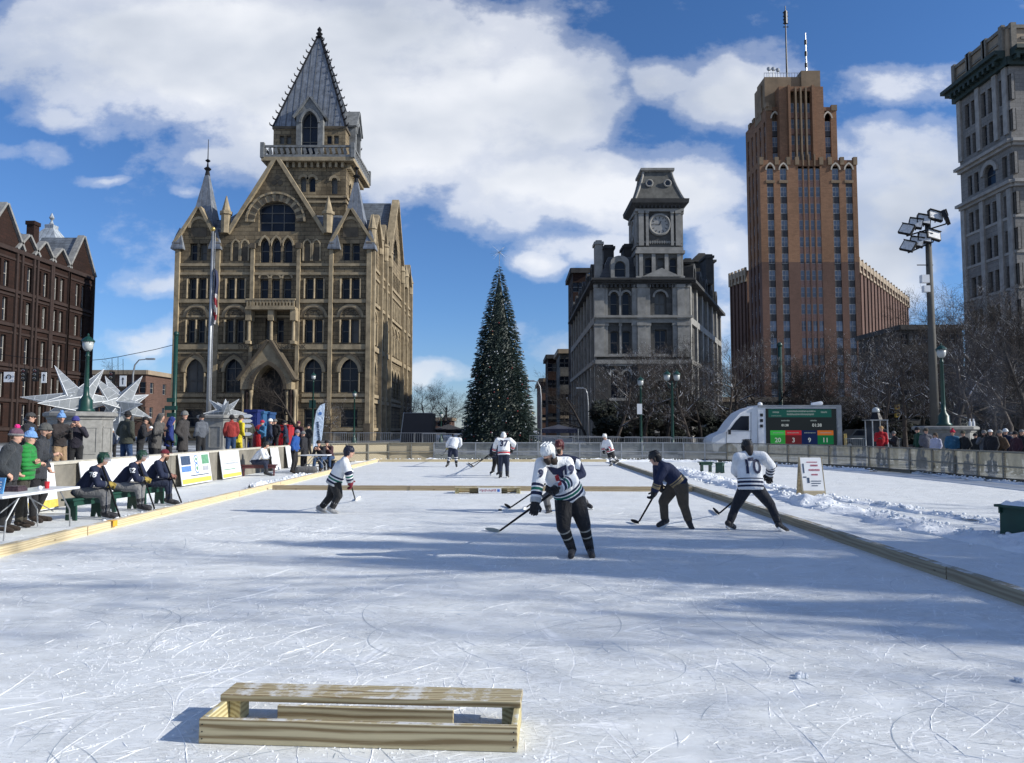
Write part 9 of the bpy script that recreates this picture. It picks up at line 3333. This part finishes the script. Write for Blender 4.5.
# ---- standing people: u, v of the crown, distance, heading, pose, kind, colour, trousers, hat, hair, extras, label
def C(n, c):
 return (n, c)
BE = 'beanie'
crowd = [
 (9, 428, 13.1, -78, 'pockets', 'jacket', C('char', (.035, .04, .045)), BK, (BE, C('plum', (.13, .07, .10)), C('greyb', (.2, .2, .2)), C('pink', (.75, .03, .22))), 'hair_brown', dict(z=0, jfat=1.15, hands='bare'), 'person in grey knit hat with pink pompom and dark jacket at the left edge'),
 (25, 430.5, 13.75, -72, 'crossed', 'jacket', C('green', (.02, .22, .045)), C('olive', (.05, .045, .035)), (BE, C('blueb', (.16, .30, .55)), C('blueb', (.16, .30, .55)), C('blueb', (.16, .30, .55))), None, dict(z=0, quilt=1, shades=True, jfat=1.32, hands='bare'), 'person in bright green puffer jacket and blue pompom hat behind the table'),
 (39, 423, 14.45, -76, 'onehand', 'coat', C('slate', (.035, .038, .045)), BK, (BE, C('dgrey', (.09, .09, .085))), None, dict(z=0, shades=True, beard='hair_brown', hem=.18, hands='bare'), 'person in grey beanie, sunglasses and dark coat right of the green jacket'),
 (29.5, 411.5, 17.0, -80, 'relaxed', 'jacket', C('blk', (.02, .02, .024)), BK, ('cap', C('dgrey', (.06, .06, .06))), 'hair_dark', dict(shades=True), 'person in dark cap and sunglasses standing behind the green jacket'),
 (22, 416, 17.8, -60, 'relaxed', 'jacket', C('blk', (.02, .02, .024)), BK, (BE, C('nvy', (.02, .03, .05))), 'hair_dark', {}, 'person in dark navy hat half hidden behind the dark cap at left'),
 (60, 412.5, 18.7, -110, 'phone', 'coat', C('brnblk', (.03, .025, .025)), C('tan', (.33, .22, .13)), (BE, C('blueb', (.16, .30, .55)), None, C('blueb', (.16, .30, .55))), 'hair_brown', dict(longhair=True, hem=.05), 'person with long hair, light blue pompom hat and tan trousers before the pedestal'),
 (76, 416, 19.3, -150, 'photo', 'jacket', C('blk2', (.022, .02, .03)), BK, (BE, C('indigo', (.05, .05, .22))), 'hair_brown', dict(hands='bare'), 'person in indigo hat holding a phone before the pedestal'),
 (126.5, 411, 23.2, -20, 'pockets', 'coat', C('olv', (.045, .048, .038)), C('denim', (.06, .09, .15)), (BE, BK), 'hair_dark', dict(jfat=1.15, hem=.15), 'broad person in dark olive coat and black beanie behind the seated players'),
 (140.5, 416, 23.6, -70, 'phone', 'jacket', C('blk', (.02, .02, .024)), BK, ('cap', BK), 'hair_dark', {}, 'person in black cap and jacket right of the olive coat'),
 (156.5, 412.5, 23.9, -95, 'onehand', 'coat', C('taupe', (.09, .085, .08)), BK, None, None, dict(hood=1, hem=.3), 'person in a long grey hooded coat behind the wall'),
 (169, 416, 24.2, -60, 'relaxed', 'coat', C('royal', (.02, .035, .16)), BK, None, None, dict(hood=1, hem=.2), 'person in dark blue hooded coat between the grey and brown coats'),
 (183, 410.5, 24.5, -100, 'pockets', 'coat', C('dkbr', (.04, .036, .035)), BK, (BE, C('greyk', (.16, .16, .155))), 'hair_dark', dict(hem=.4), 'person in long dark brown coat and grey beanie left of the second pedestal'),
 (113, 428, 33, 180, 'relaxed', 'jacket', C('nvj', (.02, .03, .06)), BK, (BE, WHT), None, dict(z=.3), 'small distant person in navy below the star sculpture'),
 (151, 430, 36, 150, 'relaxed', 'jacket', C('blk', (.02, .02, .024)), BK, (BE, WHT), None, {}, 'distant person in white hat between the coats behind the wall'),
 (231, 413.5, 31.0, 20, 'relaxed', 'jacket', C('rust', (.28, .035, .03)), C('denim', (.05, .08, .15)), (BE, BK), 'hair_dark', dict(jfat=1.1), 'person in a rust red jacket and jeans beside the second pedestal'),
 (238, 414.5, 31.6, -30, 'relaxed', 'coat', C('yellow', (.62, .50, .03)), C('yellowt', (.55, .44, .03)), (BE, BRN), None, dict(hem=.3), 'person in a long bright yellow coat right of the rust red jacket'),
 (269, 418.5, 33.5, -60, 'relaxed', 'coat', C('nvj', (.02, .03, .06)), BK, (BE, WHT), None, dict(hem=.3), 'person in navy coat and white hat behind the wall before the red cabinet'),
 (299, 421, 37, 160, 'relaxed', 'jacket', C('dkmar', (.05, .02, .03)), BK, (BE, C('dkmarb', (.10, .02, .04))), None, {}, 'person in dark maroon hat behind the blue jacket'),
 (258, 413, 45, 170, 'relaxed', 'jacket', C('azure', (.05, .16, .30)), BK, (BE, WHT), None, dict(z=.45), 'distant person in azure jacket by the blue cabins'),
 (272, 413.5, 44, 200, 'relaxed', 'jacket', C('sand', (.35, .28, .2)), BK, (BE, BK), None, dict(z=.45), 'distant person in sand coloured jacket by the blue cabins'),
 (249, 415, 37, 60, 'pockets', 'coat', C('olv', (.045, .048, .038)), BK, (BE, BK), None, dict(hem=.2), 'person in olive coat between signpost and red drum'),
 (264, 420, 36.5, 140, 'phone', 'jacket', C('azure', (.05, .16, .30)), BK, (BE, C('redk', (.42, .02, .05))), None, {}, 'person in azure jacket and red hat behind the red drum'),
 (275.5, 419, 38.8, 170, 'relaxed', 'jacket', C('blk', (.02, .02, .024)), BK, (BE, C('greyk', (.16, .16, .155))), None, {}, 'person in black jacket and grey hat at the red tent'),
 (286, 420.5, 38, 100, 'onehand', 'coat', C('nvj', (.02, .03, .06)), BK, (BE, BK), None, {}, 'person in navy coat and black hat right of the red tent'),
 (309, 424, 36.5, 150, 'pockets', 'jacket', C('blkk', (.018, .02, .022)), BK, (BE, BK), None, {}, 'person in black behind the fence right of the maroon hat'),
 (201, 414, 30, 60, 'relaxed', 'jacket', C('slt', (.10, .11, .13)), BK, (BE, BK), None, {}, 'person in slate jacket at the left edge of the second pedestal'),
 (294.5, 429.5, 30.3, -100, 'relaxed', 'jacket', C('blue', (.015, .07, .26)), BK, (BE, C('heather', (.22, .18, .22))), None, dict(z=0, jfat=1.1), 'person in blue jacket and heather hat standing left of the far table'),
 (304.5, 431, 30.9, 80, 'onehand', 'jacket', C('blk', (.02, .02, .024)), BK, (BE, C('greyk', (.16, .16, .155))), None, dict(z=0, jfat=1.05), 'person in black jacket and grey beanie facing the blue jacket'),
 (880.5, 425.5, 33.0, 165, 'onehand', 'coat', C('red', (.38, .012, .02)), BK, ('cap', C('caramel', (.4, .25, .12))), None, dict(hem=.2), 'person in a red coat and pale cap before the glass kiosk'),
 (895.5, 431, 33.2, 90, 'phone', 'jacket', C('blk', (.02, .02, .024)), BK, (BE, C('greyk', (.16, .16, .155))), None, dict(jfat=1.1), 'person in black jacket and grey hat right of the red coat'),
 (919, 427, 31.8, 100, 'relaxed', 'coat', C('forest', (.012, .055, .035)), BK, (BE, BK), None, dict(hem=.25), 'person in dark green coat left of the right pedestal'),
 (926, 428, 31.4, 170, 'relaxed', 'jacket', C('striped', (.12, .12, .14)), BK, (BE, BRN), 'hair_dark', {}, 'person in grey patterned jacket by the left side of the right pedestal'),
 (935.5, 432.5, 30.2, 120, 'relaxed', 'jacket', C('lilac', (.48, .48, .60)), GRY, (BE, BRN), 'hair_brown', dict(longhair=True), 'smaller person in a pale lilac and white jacket before the right pedestal'),
 (951.5, 429.5, 29.6, 160, 'relaxed', 'jacket', C('teal', (.03, .11, .20)), NVY, (BE, C('redk', (.42, .02, .05)), None, C('redk', (.42, .02, .05))), 'hair_dark', dict(jfat=1.15), 'person in blue jacket and red pompom hat before the right pedestal'),
 (965.5, 430.5, 29.3, 100, 'pockets', 'coat', C('blkk', (.018, .02, .022)), BK, (BE, C('olb', (.07, .07, .05))), None, dict(hem=.2), 'person in black coat and olive hat at the right end of the pedestal'),
 (984.5, 430, 28.2, 150, 'photo', 'jacket', C('slt', (.10, .11, .13)), BK, (BE, C('greyk', (.16, .16, .155))), None, {}, 'person in slate jacket holding up a phone, right of the black coat'),
 (991, 429, 27.6, 120, 'relaxed', 'jacket', C('blk', (.02, .02, .024)), BK, ('cap', WHT), 'hair_dark', {}, 'person in black jacket and white cap in the right crowd'),
 (1001.5, 430, 27.6, 100, 'pockets', 'coat', C('brownc', (.13, .085, .055)), BK, (BE, C('greyk', (.16, .16, .155))), None, dict(hem=.25), 'person in a brown coat and grey hat in the right crowd'),
 (1006.5, 428.5, 28.6, 110, 'relaxed', 'jacket', C('nvj', (.02, .03, .06)), BK, (BE, WHT), None, {}, 'person in navy jacket and white hat just behind the brown coat'),
 (1016, 431, 26.8, 100, 'relaxed', 'jacket', C('dkmar', (.05, .02, .03)), BK, (BE, BK), None, {}, 'person in dark maroon jacket near the right edge'),
 (1021.5, 429, 27.4, 140, 'relaxed', 'jacket', C('blk', (.02, .02, .024)), BK, ('cap', C('greyc', (.2, .2, .2))), None, {}, 'person in black jacket and grey cap at the right edge'),
 (976, 433, 31, 120, 'relaxed', 'jacket', C('blkk', (.018, .02, .022)), BK, (BE, BK), None, {}, 'dark clothed person farther back between pedestal and crowd'),
 (1013, 432, 31, 90, 'relaxed', 'jacket', C('blkk', (.018, .02, .022)), BK, (BE, GRY), None, {}, 'dark clothed person farther back near the right edge'),
 (1033, 430, 26.5, 100, 'relaxed', 'jacket', C('blkk', (.018, .02, .022)), BK, (BE, BK), None, {}, 'person in black just outside the right edge, first'),
 (1042, 428, 25.6, 95, 'pockets', 'coat', C('brownc', (.13, .085, .055)), BK, (BE, BK), None, {}, 'person in brown coat just outside the right edge'),
]
for i, (u, v, Y, ang, pose, kind, tc_, tr_c, hat, hair, ex, lb) in enumerate(crowd):
 x = XU(u, Y, 435)
 z = ex.get('z', GZ(x))
 H_ = ZV(v, Y) - z
 ex = dict(ex)
 ex.pop('z', None)
 qn = ex.pop('quilt', 0)
 H_ = max(1.45, min(1.92, H_))
 J = stand((x, Y, z), ang, H_ * .985, pose, .02, i)
 o_ = dict(top=kind, topmat=fabric('top_' + tc_[0], tc_[1], quilt=.085 if qn else 0), trousers=tr_c, hat=hat, hair=hair, gfat=1.1)
 o_.update(ex)
 person(J, lb, o_, 'people watching round the rink', .020 if Y < 20 else (.026 if Y < 28 else .032))
